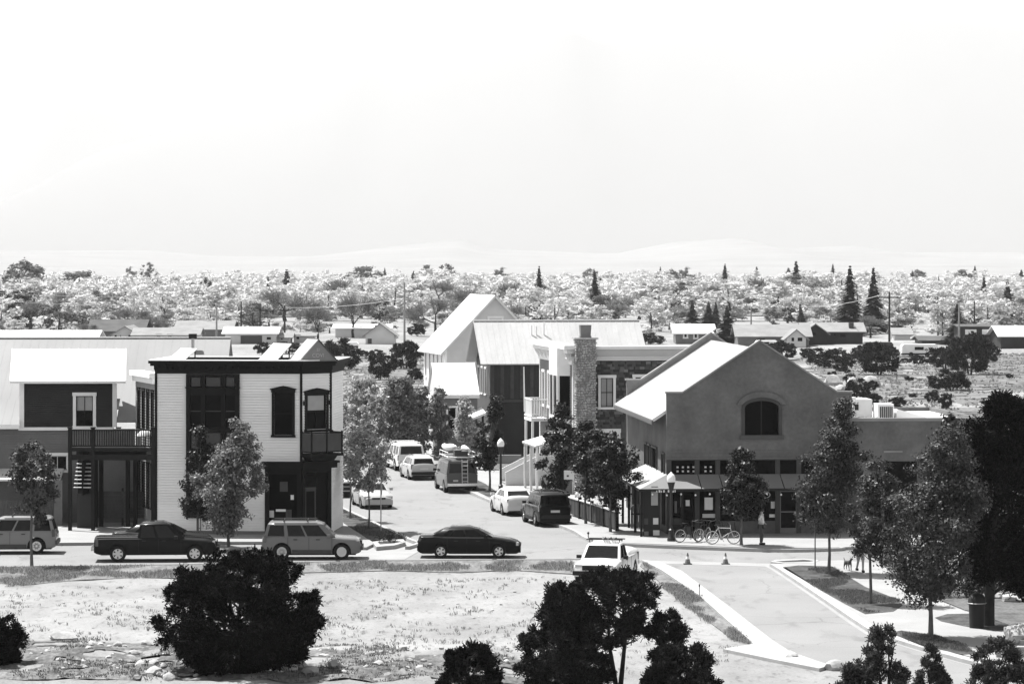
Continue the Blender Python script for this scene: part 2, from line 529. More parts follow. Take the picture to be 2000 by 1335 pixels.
# access road kerbs
slab('access_kerb_left', [(1252,1092),(1290,1096),(1332,1114),(1420,1180),(1505,1246),(1545,1272),(1622,1298),(1600,1304),(1508,1286),(1412,1266),(1472,1256),(1366,1162),(1292,1112)], 0.09, 0.2, M_kerb)
strip('access_kerb_right', [(1512,1100),(1530,1110),(1600,1156),(1700,1223),(1738,1240),(1890,1285),(2000,1306),(2300,1350)], -0.05, 0.15, 0.42, M_kerb)
strip('access_gutter_right', [(1503,1104),(1522,1115),(1590,1160),(1692,1230),(1732,1247),(1886,1293),(2000,1315),(2300,1362)], -0.04, 0.012, 0.5, M_conc)
slab('park_path', [(1512,1102),(1560,1096),(1640,1093),(1722,1100),(1740,1118),(1805,1160),(1885,1192),(1905,1196),(2010,1238),(2200,1290),(2200,1330),(2000,1300),(1890,1280),(1740,1236),(1700,1220)], 0.14, 0.25, M_conc)
slab('island_bed', [(1528,1107),(1560,1103),(1625,1105),(1690,1145),(1755,1170),(1763,1181),(1745,1193),(1690,1198),(1650,1178),(1600,1150)], 0.150, 0.2, M_mulch)
slab('path_bed', [(1826,1205),(1850,1198),(1900,1197),(1990,1227),(1940,1231),(1880,1221),(1838,1212)], 0.150, 0.2, M_mulch)
slab('roadside_bed', [(1738,1235),(1760,1230),(1820,1238),(1880,1257),(1910,1275),(1880,1277),(1800,1260)], 0.150, 0.2, M_mulch)
slab('small_island', [(1505,1096),(1515,1092),(1570,1090),(1600,1093),(1590,1098),(1530,1099)], 0.15, 0.25, M_kerb)
slab('small_island_soil', [(1515,1095),(1570,1092),(1592,1094),(1580,1096),(1530,1097)], 0.156, 0.03, M_mulch)
slab('park_lawn', [(1722,1099),(1742,1116),(1806,1158),(1886,1190),(1906,1194),(2012,1235),(2300,1240),(2300,1085),(1900,1085)], 0.10, 0.2, M_grass)
slab('grass_verge', [(-500,1150),(-100,1136),(60,1140),(160,1131),(280,1127),(390,1127),(470,1120),(640,1116),(760,1113),(900,1117),(1000,1112),(1120,1120),(1118,1092),(720,1095),(430,1101),(0,1107),(-500,1113)], 0.006, 0.05, M_verge)
slab('kerb_verge', [(1256,1097),(1290,1114),(1366,1164),(1466,1256),(1430,1246),(1340,1180),(1270,1120),(1250,1104)], 0.006, 0.05, M_verge)

# stony darker soil along the bottom left
def patch(name, poly, m, cell=.35, lift=.03, cut=-.15):
    pp = [G(a, b, 0) for a, b in poly]
    x0 = min(p.x for p in pp); x1 = max(p.x for p in pp); y0 = min(p.y for p in pp); y1 = max(p.y for p in pp)
    nx_ = int((x1-x0)/cell); ny_ = int((y1-y0)/cell); v = []; f = []
    for j in range(ny_+1):
        for i in range(nx_+1):
            x = x0+i*cell; y = y0+j*cell; v.append((x, y, zg(x, y)+lift+.02*mnoise.noise((x*2.1, y*2.3, .7))))
    for j in range(ny_):
        for i in range(nx_):
            x = x0+(i+.5)*cell; y = y0+(j+.5)*cell; ins = False
            for k in range(len(pp)):
                a, b = pp[k], pp[k-1]
                if (a.y > y) != (b.y > y) and x < (b.x-a.x)*(y-a.y)/(b.y-a.y)+a.x: ins = not ins
            if ins and mnoise.noise((x*.55, y*.9, 5.5)) > cut: f.append((j*(nx_+1)+i, j*(nx_+1)+i+1, (j+1)*(nx_+1)+i+1, (j+1)*(nx_+1)+i))
    me = bpy.data.meshes.new(name); me.from_pydata(v, [], f); me.materials.append(m)
    bm = bmesh.new(); bm.from_mesh(me); bmesh.ops.delete(bm, geom=[q for q in bm.verts if not q.link_faces], context='VERTS'); bm.to_mesh(me); bm.free()
    me.polygons.foreach_set('use_smooth', [True]*len(me.polygons)); me.update()
    o = place(name, me); o['kind'] = 'structure'
M_rubble = mat('stony_soil', .11, .95, .1, .45, 1.4, .4, 7, .8, 9, stretch=(1,.4,1))
patch('stony_bank', [(-20,1252),(140,1248),(320,1262),(480,1272),(620,1284),(760,1282),(1010,1292),(1100,1300),(1100,1345),(-20,1345)], M_rubble, .35, .03, -.32)
M_dryf = mat('dry_field', .125, .95, .1, .35, .35, .35, 2.5, .5, 4, stretch=(1,.35,1))
patch('rough_field', [(1540,696),(2060,690),(2060,835),(1700,812),(1640,770)], M_dryf, 1.6, .05, -.18)
patch('rough_yard', [(640,700),(830,692),(830,760),(700,830),(640,840)], M_dryf, 1.6, .05, -.05)
# far bare yard, pale
# foothills and mountains
def range_mesh(name, prof, Yr, Yfoot, m, rough):
    pxs = np.linspace(-1800, 3800, 150)
    py = np.interp(pxs, [p[0] for p in prof], [p[1] for p in prof])
    v = []; f = []
    NV = 26
    for i, (a, b) in enumerate(zip(pxs, py)):
        for j in range(NV):
            t = j/(NV-1)
            if t <= 0.75:
                u = t/0.75; y = Yfoot + (Yr-Yfoot)*u; hfac = u**1.25
            else:
                u = (t-0.75)/0.25; y = Yr + (Yr-Yfoot)*0.5*u; hfac = 1-u
            zr = H + (YH-b)*Yr/F
            X = (a-1000)*Yr/F * (0.75+0.25*y/Yr)
            nz = 0.0
            if 0 < hfac < 1:
                nz = rough*zr*(mnoise.noise((X*.0009, y*.0004, 3.0)) + .5*mnoise.noise((X*.003, y*.0013, 8.0)))*math.sin(math.pi*min(1, hfac))
            v.append((X, y, max(-20, zr*hfac*1.0 + nz) if hfac > 0 else -20))
    for i in range(len(pxs)-1):
        for j in range(NV-1):
            f.append((i*NV+j, (i+1)*NV+j, (i+1)*NV+j+1, i*NV+j+1))
    me = bpy.data.meshes.new(name); me.from_pydata(v, [], f); me.materials.append(m)
    me.polygons.foreach_set('use_smooth', [True]*len(me.polygons)); me.update()
    o = place(name, me); o['kind'] = 'structure'
    return o
M_mtn = mat('mountain_forest', 0.180, 0.95, 0.0, 0.0)
M_foot = mat('pale_meadow', 0.212, 0.95, 0.05, 0.10, 0.002, 0.1, 0.01)
range_mesh('mountain', [(-1800,430),(-600,425),(0,405),(200,290),(350,243),(480,215),(600,165),(700,120),(760,126),(870,80),(1000,50),(1110,42),(1170,65),(1300,60),(1450,55),(1550,35),(1700,8),(1850,18),(2000,40),(2600,150),(3800,300)], 20000, 12000, M_mtn, 0.02)
range_mesh('far_mountain', [(-1800,330),(-500,260),(0,190),(110,150),(200,200),(300,250),(420,300),(3800,420)], 26000, 20500, M_mtn, 0.02)
range_mesh('foothills', [(-1800,490),(0,489),(300,488),(420,499),(620,500),(760,480),(900,464),(960,485),(1200,495),(1320,470),(1450,462),(1520,485),(1660,478),(1750,492),(3800,492)], 9000, 5200, M_foot, 0.05)

# ================================================================ building helpers
def spans(x0, x1, z, ops, pad=0.0):
    cuts = sorted([(a-pad, b+pad) for a, b, c, d in ops if c < z < d])
    out = []; x = x0
    for a, b in cuts:
        if a > x: out.append((x, min(a, x1)))
        x = max(x, b)
    if x < x1: out.append((x, x1))
    return [(a, b) for a, b in out if b-a > .005]

def wall_boxes(mb, x0, x1, z0, z1, ops, y0=0.0, y1=0.2):
    zs = sorted(set([z0, z1] + [q for o in ops for q in (o[2], o[3]) if z0 < q < z1]))
    for za, zb in zip(zs[:-1], zs[1:]):
        for a, b in spans(x0, x1, (za+zb)/2, ops):
            mb.box(a, b, y0, y1, za, zb)
    return mb

def lap(mb, x0, x1, z0, z1, ops, course=0.13, d=0.045):
    """overlapping boards, each with its own lower edge"""
    z = z0
    while z < z1-1e-4:
        zt = min(z+course, z1)
        for a, b in spans(x0, x1, (z+zt)/2, ops):
            zl = z+.024 if course < .14 else z
            mb.add([(a,-d,zl),(b,-d,zl),(b,-.012,zt),(a,-.012,zt),(a,.024,zl),(b,.024,zl),(b,.024,zt),(a,.024,zt)],
                   [(0,1,2,3),(4,5,1,0),(1,5,6,2),(0,3,7,4),(3,2,6,7)])
        z = zt
    return mb

def sided_wall(parent, M, x0, x1, z0, z1, ops, m, course=0.13, name='wall', t=0.2):
    mb = MB(M)
    wall_boxes(mb, x0, x1, z0, z1, ops, 0.025, t)
    lap(mb, x0, x1, z0, z1, ops, course)
    return mb.build(name, m, parent)

def gable_lap(mb, poly_fn, x0, x1, z0, z1, course=0.14, d=0.022):
    """boards clipped by a gable: poly_fn(z) -> (xa, xb)"""
    z = z0
    while z < z1-1e-3:
        zt = min(z+course, z1)
        a0, b0 = poly_fn(z); a1, b1 = poly_fn(zt)
        mb.add([(a0,-d,z),(b0,-d,z),(b1,-.002,zt),(a1,-.002,zt),(a0,.1,z),(b0,.1,z),(b1,.1,zt),(a1,.1,zt)],
               [(0,1,2,3),(4,5,1,0),(7,6,5,4),(0,3,7,4),(1,5,6,2)])
        z = zt
    return mb

def window(parent, M, w, h, trim=0.09, tm=None, nz=2, nx=1, sash=None, pane=None, head=None, recess=0.06, sash_w=0.045, blind=None, proud=0.075, sill=True, name='window', panes_each=True):
    """origin at the bottom centre of the opening, outside is -y"""
    tm = tm or M_white; sash = sash or tm; pane = pane or M_glass
    mb = MB()
    x0, x1 = -w/2, w/2
    mb.box(x0-trim, x0, -proud, .02, 0, h); mb.box(x1, x1+trim, -proud, .02, 0, h)
    mb.box(x0-trim-.03, x1+trim+.03, -proud-.015, .02, h, h+trim*1.15)
    if sill: mb.box(x0-trim-.04, x1+trim+.04, -proud-.04, .02, -trim*.9, 0)
    if head == 'pediment':
        mb.prism([(x0-trim-.08, h+trim*1.15), (x1+trim+.08, h+trim*1.15), (x1+trim+.08, h+trim*1.15+.05), (0, h+trim*1.15+.20), (x0-trim-.08, h+trim*1.15+.05)], -proud-.06, .02)
    fr = mb.build(name, tm, parent); fr.matrix_local = M
    sb = MB(); s = sash_w
    sb.box(x0, x0+s, recess-.035, recess+.05, 0, h); sb.box(x1-s, x1, recess-.035, recess+.05, 0, h)
    sb.box(x0+s, x1-s, recess-.035, recess+.05, 0, s); sb.box(x0+s, x1-s, recess-.035, recess+.05, h-s, h)
    for k in range(1, nz): sb.box(x0+s, x1-s, recess-.03, recess+.045, h*k/nz-s/2, h*k/nz+s/2)
    for k in range(1, nx): sb.box(x0+w*k/nx-s*.35, x0+w*k/nx+s*.35, recess-.028, recess+.043, s, h-s)
    sb.build('sash', sash, fr)
    for k in range(nz):
        MB().box(x0+s*.5, x1-s*.5, recess, recess+.012, h*k/nz+s*.5, h*(k+1)/nz-s*.5).build('pane', pane if not (blind and k in blind) else M_blind, fr)
    return fr

def seam_roof(mb, a, b, c, d, t=0.06, pitch=0.45, rib=0.02):
    """a-b eave, d-c ridge: a plate with raised seams running up the slope"""
    a,b,c,d = map(Vector,(a,b,c,d))
    mb.sheet(a,b,c,d,t)
    n = (b-a).cross(d-a).normalized()
    k = max(1, int((b-a).length/pitch))
    for i in range(k+1):
        s = i/k
        p = a.lerp(b, s); q = d.lerp(c, s)
        e = (b-a).normalized()*0.02
        mb.add([p-e, p+e, q+e, q-e, p-e+n*rib, p+e+n*rib, q+e+n*rib, q-e+n*rib],
               [(4,5,6,7),(0,1,5,4),(1,2,6,5),(2,3,7,6),(3,0,4,7)])
    return mb

# ================================================================ corner shop (left)
YS = 165.3; SM = YS/F
so = P(305, 1047, YS); so.z = 0.0
shop = empty('corner_shop', so, R(-5), 'two-storey pale clapboard corner shop with black cornice and rooftop solar panels', 'building')
WS = 7.4; DS = 5.6; CH = 1.30        # width, depth, chamfer
def zs_(py): return H - (py-YH)*SM
def xs_(px): return (px-305)*SM
ztop = zs_(706)
bay = (xs_(365), xs_(470), 0.95, 8.2)
w1 = (xs_(538), xs_(574), zs_(848), zs_(765))
shopf = (xs_(520), WS, 0.15, zs_(903))
sided_wall(shop, Matrix(), 0, WS, 0.15, 8.3, [bay, w1, shopf], M_offw, 0.135)
Mch = T(WS, 0, 0, R(45)); LCH = CH*math.sqrt(2)
cw = (0.30, LCH-.30, zs_(838), zs_(770))
sided_wall(shop, Mch, 0, LCH, zs_(895), 8.3, [cw], M_offw, 0.135)
sided_wall(shop, T(WS+CH, CH, 0, R(90)), 0, DS-CH, 0.15, 8.3, [], M_offw, 0.135)
sided_wall(shop, T(0, DS, 0, R(-90)), 0, DS, 0.15, 8.3, [], M_offw, 0.135)
sided_wall(shop, T(WS+CH, DS, 0, R(180)), 0, WS+CH, 0.15, 8.3, [], M_offw, 0.135)
MB().box(-.06, .06, -.07, .05, .15, 8.3).build('corner_board', M_dark, shop)
MB().box(WS-.07, WS+.05, -.075, .05, zs_(900), 8.3).build('corner_board', M_dark, shop)
MB(Mch).box(LCH-.09, LCH+.03, -.06, .05, zs_(890), 8.3).build('corner_board', M_dark, shop)
# cornice in three steps round the front and the chamfer
def outline(o):
    k = o*math.tan(R(22.5))
    return [(-o, -o), (WS+k, -o), (WS+CH+o, CH-k), (WS+CH+o, DS+o), (-o, DS+o)]
mb = MB()
for o, a, b in ((.06, zs_(729), zs_(722)), (.10, zs_(722), zs_(714)), (.26, zs_(714), zs_(709)), (.34, zs_(709), zs_(704))):
    outer = outline(o); inner = outline(-.25)
    for i in range(5):
        j = (i+1) % 5
        mb.prismz([outer[i], outer[j], inner[j], inner[i]], a, b)
mb.build('cornice', M_dark, shop)
mb = MB()
for o, a, b in ((.345, zs_(704)+.002, zs_(704)+.05),):
    outer = outline(o); inner = outline(-.2)
    for i in range(5):
        j = (i+1) % 5
        mb.prismz([outer[i], outer[j], inner[j], inner[i]], a, b)
mb.build('cornice_flashing', M_white, shop)
for k in range(22):
    x = .15 + k*(WS-.3)/21
    MB().box(x-.05, x+.05, -.24, -.1, zs_(719), zs_(714)).build('bracket', M_dark, shop)
mb = MB(); mb.prismz(outline(-.2), 8.25, 8.35); mb.build('roof', M_roofg, shop)
# two-storey bay
bw_ = bay[1]-bay[0]
mb = MB(); p = .16
posts = [bay[0], bay[0]+.32*bw_, bay[0]+.70*bw_, bay[1]]
for i, x in enumerate(posts):
    xa = x if i == 0 else x-.11 if i < 3 else x-.22
    mb.box(xa, xa+.22, -p, .2, bay[2], bay[3])
rails = [(bay[2], 1.15), (3.35, 3.65), (zs_(885), zs_(876)), (zs_(843), zs_(833)), (zs_(771), zs_(757)), (zs_(735), bay[3])]
for a, b in rails: mb.box(bay[0]+.02, bay[1]-.02, -p+.02, .2, a, b)
mb.box(bay[0]-.05, bay[1]+.05, -p-.05, -p+.02, zs_(757), zs_(755))
bayo = mb.build('bay_window', M_dark, shop)
cells = [(posts[0]+.22, posts[1]-.11), (posts[1]+.11, posts[2]-.11), (posts[2]+.11, posts[3]-.22)]
for a, b in cells:
    for za, zb, kind in ((1.15, 3.35, 'g'), (3.65, zs_(885), 'p'), (zs_(876), zs_(843), 'p'), (zs_(833), zs_(771), 'g'), (zs_(755), zs_(735), 'p')):
        if kind == 'g':
            zm = (za+zb)/2
            MB().box(a, b, -.02, .0, za, zm-.02).build('pane', M_glass, bayo)
            MB().box(a, b, -.05, -.03, zm+.02, zb).build('pane', M_glass, bayo)
            MB().box(a, b, -.08, .0, zm-.02, zm+.02).build('sash_bar', M_darkpanel, bayo)
        else:
            MB().box(a+.04, b-.04, -.08, .02, za+.03, zb-.03).build('infill_panel', M_darkpanel, bayo)
window(shop, T((w1[0]+w1[1])/2, 0, w1[2]), w1[1]-w1[0], w1[3]-w1[2], .12, M_dark, 2, 1, M_dark, head='pediment')
cwn = window(shop, Mch @ T(LCH/2, 0, cw[2]), cw[1]-cw[0], cw[3]-cw[2], .12, M_dark, 2, 2, M_dark, head='pediment')
MB().box(-.5, .5, .03, .05, (cw[3]-cw[2])*.55, (cw[3]-cw[2])*.97).build('blind', M_blind, cwn)
# two wall lanterns by the chamfer window
for x in (.12, LCH-.12):
    l = MB(); l.box(-.05, .05, -.16, -.04, 0, .22); l.box(-.02, .02, -.06, 0, .05, .12)
    o = l.build('wall_lantern', M_black, shop); o.matrix_local = Mch @ T(x, 0, zs_(790))
# shop front: piers, panes, canopy
mb = MB()
zt = shopf[3]
for x in (shopf[0], WS-.22): mb.box(x, x+.22, -.1, .25, .15, zt)
mb.box(shopf[0]+.22, WS-.22, -.06, .25, .15, .62); mb.box(shopf[0]+.22, WS-.22, -.06, .25, zt-.55, zt)
MBc = MB(Mch)
fr = mb.build('shop_front', M_dark, shop)
sfr2 = MB(Mch); sfr2.box(0.02, .2, -.06, .25, .15, zt); sfr2.box(LCH-.2, LCH, -.06, .25, .15, zt); sfr2.box(.2, LCH-.2, -.06, .25, zt-.5, zt)
sfr2.box(.2, LCH-.2, -.02, .25, .15, .25)
fr2 = sfr2.build('shop_front', M_dark, shop)
MB().box(shopf[0]+.22, WS-.22, .02, .04, .62, zt-.55).build('pane', M_glass, fr)
MB(Mch).box(.95, LCH-.2, .05, .07, .25, zt-.5).build('pane', M_glass, fr2)
dd = MB(Mch); dd.box(.22, .92, .03, .09, .25, 2.5); dd.build('door', M_darkpanel, shop)
MB(Mch).box(.32, .82, .01, .03, .7, 2.3).build('door_pane', M_glass, shop)
# goods behind the glass
for x, z, w, h, m in ((5.75,1.0,.25,.35,M_greysid),(6.1,1.3,.5,.12,M_white),(6.3,2.3,.4,.5,M_darkpanel),(6.6,.9,.3,.5,M_fence),(6.85,1.9,.16,.24,M_white)):
    MB().box(x, x+w, -.005, .018, z, z+h).build('display_card', m, shop)
mb = MB()
oc = [(shopf[0]-.12,-.45),(WS+.2,-.45),(WS+CH+.5,CH-.25),(WS+CH+.1,CH+.3),(WS,.0),(shopf[0]-.12,.0)]
mb.prismz(oc, zt, zt+.10)
oc2 = [(shopf[0]-.05,-.32),(WS+.14,-.32),(WS+CH+.36,CH-.16),(WS+CH+.1,CH+.25),(WS,.0),(shopf[0]-.05,.0)]
mb.prismz(oc2, zt-.26, zt)
mb.build('canopy', M_dark, shop)
# balcony on the chamfer
bal = empty('balcony', (0,0,0), parent=shop); bal.matrix_local = Mch @ T(LCH/2, 0, zs_(884))
MB().box(-1.0, 1.0, -.95, -.03, -.12, 0).build('floor', M_dark, bal)
MB().prism([(-.9,-.12),(.9,-.12),(.7,-.35),(-.7,-.35)], -.6, -.03).build('soffit', M_dark, bal)
hz = zs_(843)-zs_(884)
pm = MB().box(-.035,.035,-.035,.035,0,hz+.08).mesh('post', M_dark)
for x, y in ((-.95,-.9),(0,-.9),(.95,-.9),(-.95,-.08),(.95,-.08)): place('post', pm, bal, T(x,y,0))
for a, b in (((-.95,-.9),(.95,-.9)),((-.95,-.9),(-.95,-.08)),((.95,-.9),(.95,-.08))):
    MB().bar((a[0],a[1],hz),(b[0],b[1],hz),.035).build('rail', M_dark, bal)
    MB().bar((a[0],a[1],.10),(b[0],b[1],.10),.03).build('rail', M_dark, bal)
for a, b in (((-.91,-.9),(-.04,-.9)),((.04,-.9),(.91,-.9)),((-.95,-.86),(-.95,-.12)),((.95,-.86),(.95,-.12))):
    q = MB(); q.sheet((a[0],a[1],.13),(b[0],b[1],.13),(b[0],b[1],hz-.04),(a[0],a[1],hz-.04),.015); q.build('mesh_panel', M_darkpanel, bal)
# gabled pediment over the chamfer with pale lettering
ped = empty('pediment', (0,0,0), parent=shop); ped.matrix_local = T(WS+CH*.5, CH*.5, zs_(704)+.05, R(28))
hp = 0.98; wp = .95
MB().prism([(-wp,0),(wp,0),(0,hp)], -.28, -.2).build('gable_face', mat('pediment_grey', .2, .8, .2, .1), ped)
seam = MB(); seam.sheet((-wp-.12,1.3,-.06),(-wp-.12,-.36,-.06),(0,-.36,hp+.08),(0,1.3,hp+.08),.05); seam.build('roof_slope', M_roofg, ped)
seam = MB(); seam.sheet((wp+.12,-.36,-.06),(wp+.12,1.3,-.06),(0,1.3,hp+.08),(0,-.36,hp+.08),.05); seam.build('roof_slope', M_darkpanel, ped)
MB().box(-wp-.1, wp+.1, -.34, -.2, -.06, .02).build('base_moulding', M_midsid, ped)
def text(parent, body, size, M, m, depth=.01):
    c = bpy.data.curves.new('lettering', 'FONT'); c.body = body; c.size = size; c.extrude = depth
    c.align_x = 'CENTER'; c.align_y = 'CENTER'
    c.materials.append(m)
    o = bpy.data.objects.new('tmp', c); COL.objects.link(o)
    dg = bpy.context.evaluated_depsgraph_get()
    me = bpy.data.meshes.new_from_object(o.evaluated_get(dg))
    bpy.data.objects.remove(o)
    t = place('lettering', me, parent); t.matrix_local = M
    return t
RX = Matrix.Rotation(R(90), 4, 'X')
text(ped, 'EI', .22, T(0,-.29,.50) @ RX, mat('faded_lettering', .38, .8, .2, 0))
text(ped, 'COVI', .27, T(0,-.29,.22) @ RX, mat('faded_lettering', .38, .8, .2, 0))
# solar panels on legs
def solar(x, y, w, run, rise, n):
    s = empty('solar_panel', (0,0,0), parent=shop); s.matrix_local = T(x, y, 8.72, R(-42))
    q = MB(); q.sheet((-w/2,0,0),(w/2,0,0),(w/2,run,rise),(-w/2,run,rise),.05); q.build('glass_sheet', M_panel, s)
    q = MB()
    for k in range(n):
        xx = -w/2 + .1 + (w-.2)*k/(n-1)
        q = MB(); q.bar((xx,run*.95,-.35),(xx,run*.95,rise*.93),.035); q.bar((xx,run*.55,-.35),(xx,run*.55,rise*.52),.035); q.build('leg', M_black, s)
solar(.62, 1.1, 1.35, 1.05, .72, 3)
solar(5.35, 1.1, 1.45, 1.15, .98, 3)
# base course and downpipe
MB().box(0, shopf[0], -.05, .0, .15, .32).build('base_board', M_midsid, shop)
for x_ in (2.28, 2.9): MB().bar((x_,-.1,.15),(x_,-.1,1.0),.03).build('downpipe', M_midsid, shop)

# rear wing with tall windows seen at a slant
wg = P(304, 1047, 167.5); wg.z = 0
wing = empty('rear_wing', wg, R(-72), 'narrow white wing with tall dark windows between deck and corner shop', 'building')
ops = [(.35+i*1.15, .85+i*1.15, 5.2, 7.2) for i in range(4)] + [(.35+i*1.15, .85+i*1.15, 1.2, 3.4) for i in range(4)]
ops = [(-b, -a, c, d) for a, b, c, d in ops]
sided_wall(wing, Matrix(), -5.0, 0, .15, 7.9, ops, mat('wing_siding', .22, .7, .2, .08), .14)
for a, b, c, d in ops: window(wing, T((a+b)/2, 0, c), b-a, d-c, .08, M_dark, 2, 1, M_dark)
MB().box(-5.0, 0, .2, 1.6, .15, 8.1).build('core', M_midsid, wing)
MB().box(-5.1, .1, -.35, .3, 7.9, 8.15).build('cornice', M_white, wing)
MB().box(-5.1, .1, -.2, .3, 7.6, 7.9).build('frieze', M_white, wing)

# ================================================================ dormer house (far left)
YE = 172.0; EM = YE/F
eo = P(0, 1030, YE); eo.z = 0
house_e = empty('dormer_house', eo, R(2), 'metal-roofed house with dark clapboard dormer and white eaves at left edge', 'house')
def ze(py): return H-(py-YH)*EM
def xe(px): return px*EM
lw = [(xe(92), xe(130), ze(918), ze(890))]
sided_wall(house_e, T(0,.12,0), -6, xe(262), .1, ze(838), lw, M_midsid, .13, 'lower_wall')
window(house_e, T((lw[0][0]+lw[0][1])/2, .12, lw[0][2]), lw[0][1]-lw[0][0], lw[0][3]-lw[0][2], .14, M_white, 1, 2)
uw = [(xe(148), xe(181), ze(832), ze(773))]
sided_wall(house_e, Matrix(), xe(46), xe(221), ze(834), ze(748), uw, M_darksid, .11, 'dormer_wall')
window(house_e, T((uw[0][0]+uw[0][1])/2, 0, uw[0][2]), uw[0][1]-uw[0][0], uw[0][3]-uw[0][2], .16, M_white, 2, 2, M_dark, blind=(1,))
for a_, b_ in ((38,47),(219,227)): MB().box(xe(a_), xe(b_), -.06, .2, ze(834), ze(748)).build('corner_board', M_white, house_e)
MB().box(xe(36), xe(221), -.08, .2, ze(840), ze(834)).build('belt_board', M_white, house_e)
# main roof
ridge_y = 9.0; zr = H-(660-YH)*(YE+ridge_y)/F; zv = ze(828)
xr = (455-1000)*(YE+ridge_y)/F - eo.x
zat = lambda y: zv+(zr-zv)*(y+.55)/(ridge_y+.55)
ym = 2.2
M_plain = mat('plain_pale_roof', .175, .6, .3, .10, .5, stretch=(1,.3,1))
mb = MB(); seam_roof(mb, (-8,ym,zat(ym)), (xr+.15,ym,zat(ym)), (xr+.15,ridge_y,zr), (-8,ridge_y,zr), .08, .45, .006); mb.build('roof_slope', M_plain, house_e)
mb = MB(); seam_roof(mb, (-8,-.55,zv), (xe(38),-.55,zv), (xe(38),ym,zat(ym)), (-8,ym,zat(ym)), .08, .45, .006); mb.build('roof_slope', M_plain, house_e)
mb = MB(); seam_roof(mb, (xe(228),-.2,zat(-.2)), (xr+.15,-.2,zat(-.2)), (xr+.15,ym,zat(ym)), (xe(228),ym,zat(ym)), .08, .45, .006); mb.build('roof_slope', M_plain, house_e)
mb = MB(); seam_roof(mb, (xr+.15,2*ridge_y,zv), (-8,2*ridge_y,zv), (-8,ridge_y,zr), (xr+.15,ridge_y,zr), .08, .45, .006); mb.build('roof_slope', M_plain, house_e)
MB().box(-8, xr+.15, ridge_y-.12, ridge_y+.12, zr, zr+.06).build('ridge_cap', M_white, house_e)
MB().box(-8, xe(40), -.62, -.54, zv-.22, zv-.02).build('fascia', M_white, house_e)
MB().prismx([(.3,.1),(2*ridge_y-.3,.1),(2*ridge_y-.3,zv-.1),(ridge_y,zr-.15),(.3,zv-.1)], xr-.4, xr-.1).build('gable_wall', M_offw, house_e)
# dormer roof: white front slope
mb = MB(); seam_roof(mb, (xe(22),-.55,ze(743)), (xe(246),-.55,ze(743)), (xe(238),2.3,H-(681-YH)*(YE+2.3)/F), (xe(14),2.3,H-(681-YH)*(YE+2.3)/F), .08, .5, .025); mb.build('dormer_roof', M_roofw, house_e)
MB().box(xe(22), xe(246), -.60, -.54, ze(748), ze(743)).build('dormer_fascia', M_white, house_e)
MB().prismx([(0.05,ze(748)),(2.25,ze(748)),(2.25,ze(690)),(.05,ze(746))], xe(216), xe(219)).build('dormer_cheek', M_darksid, house_e)
MB().prismx([(0.05,ze(748)),(2.25,ze(748)),(2.25,ze(690)),(.05,ze(746))], xe(47), xe(50)).build('dormer_cheek', M_darksid, house_e)
# flue with a black cap
mb = MB(); mb.bar((xe(358),7.6,zr-1),(xe(358),7.6,zr+.02),.09,n=10); fl = mb.build('flue', M_metal, house_e)
MB().box(xe(358)-.22, xe(358)+.22, 7.42, 7.78, zr+.02, zr+.26).build('flue_cap', M_black, house_e)
# porch at the left edge
mb = MB(); mb.sheet((-2,-1.7,2.55-.0),(xe(124),-1.7,2.55),(xe(124),.0,3.0),(-2,.0,3.0),.1); mb.build('porch_roof', M_roofw, house_e)
MB().box(xe(112), xe(128), -1.75, -1.55, .15, 2.5).build('porch_post', M_midsid, house_e)
pk = MB().box(0, .13, -.03, .03, .15, 1.45).mesh('picket', M_fence)
for k in range(24): place('picket', pk, house_e, T(-.3+k*.15, -1.6, 0))

# wooden deck with stair between house and shop
YD = 167.2; DM = YD/F
do = P(133, 1045, YD); do.z = 0
deck = empty('timber_deck', do, R(-2), 'dark stained raised timber deck with railing and stair beside dormer house', 'deck')
def zd(py): return H-(py-YH)*DM
def xd(px): return (px-133)*DM
wd = xd(305); zf = zd(878); zt_ = zd(838)
pm = MB().box(-.09,.09,-.09,.09,0.1,zt_+.05).mesh('post', M_wood)
for x in (.1, xd(182), xd(300)): place('post', pm, deck, T(x,0,0))
pm2 = MB().box(-.1,.1,-.1,.1,.1,zf).mesh('post', M_wood)
for x in (xd(235), xd(250), xd(182)): place('post', pm2, deck, T(x, 2.6, 0))
bd = MB().box(0, wd, 0, .13, zf-.04, zf).mesh('deck_board', M_wood)
for k in range(20): place('deck_board', bd, deck, T(0, -.05+k*.14, 0))
MB().box(0, wd, -.08, -.02, zf-.06, zf+.12).build('rim_board', M_wood, deck)
MB().box(0, wd, -.06, .06, zf-.52, zf-.24).build('beam', M_wood, deck)
MB().box(0, wd, 2.5, 2.62, zf-.5, zf-.22).build('beam', M_wood, deck)
MB().box(0, wd, -.09, .09, zt_-.06, zt_).build('hand_rail', M_wood, deck)
MB().box(0, wd, -.04, .04, zf+.16, zf+.24).build('lower_rail', M_wood, deck)
bl = MB().box(-.022,.022,-.022,.022,zf+.24,zt_-.06).mesh('baluster', M_wood)
for k in range(36):
    x = .2 + k*(wd-.35)/35
    place('baluster', bl, deck, T(x, 0, 0))
for x in (.1, xd(182), xd(232), xd(300)): MB().box(x-.12,x+.12,-.12,.12,zt_+.05,zt_+.12).build('post_cap', M_wood, deck)
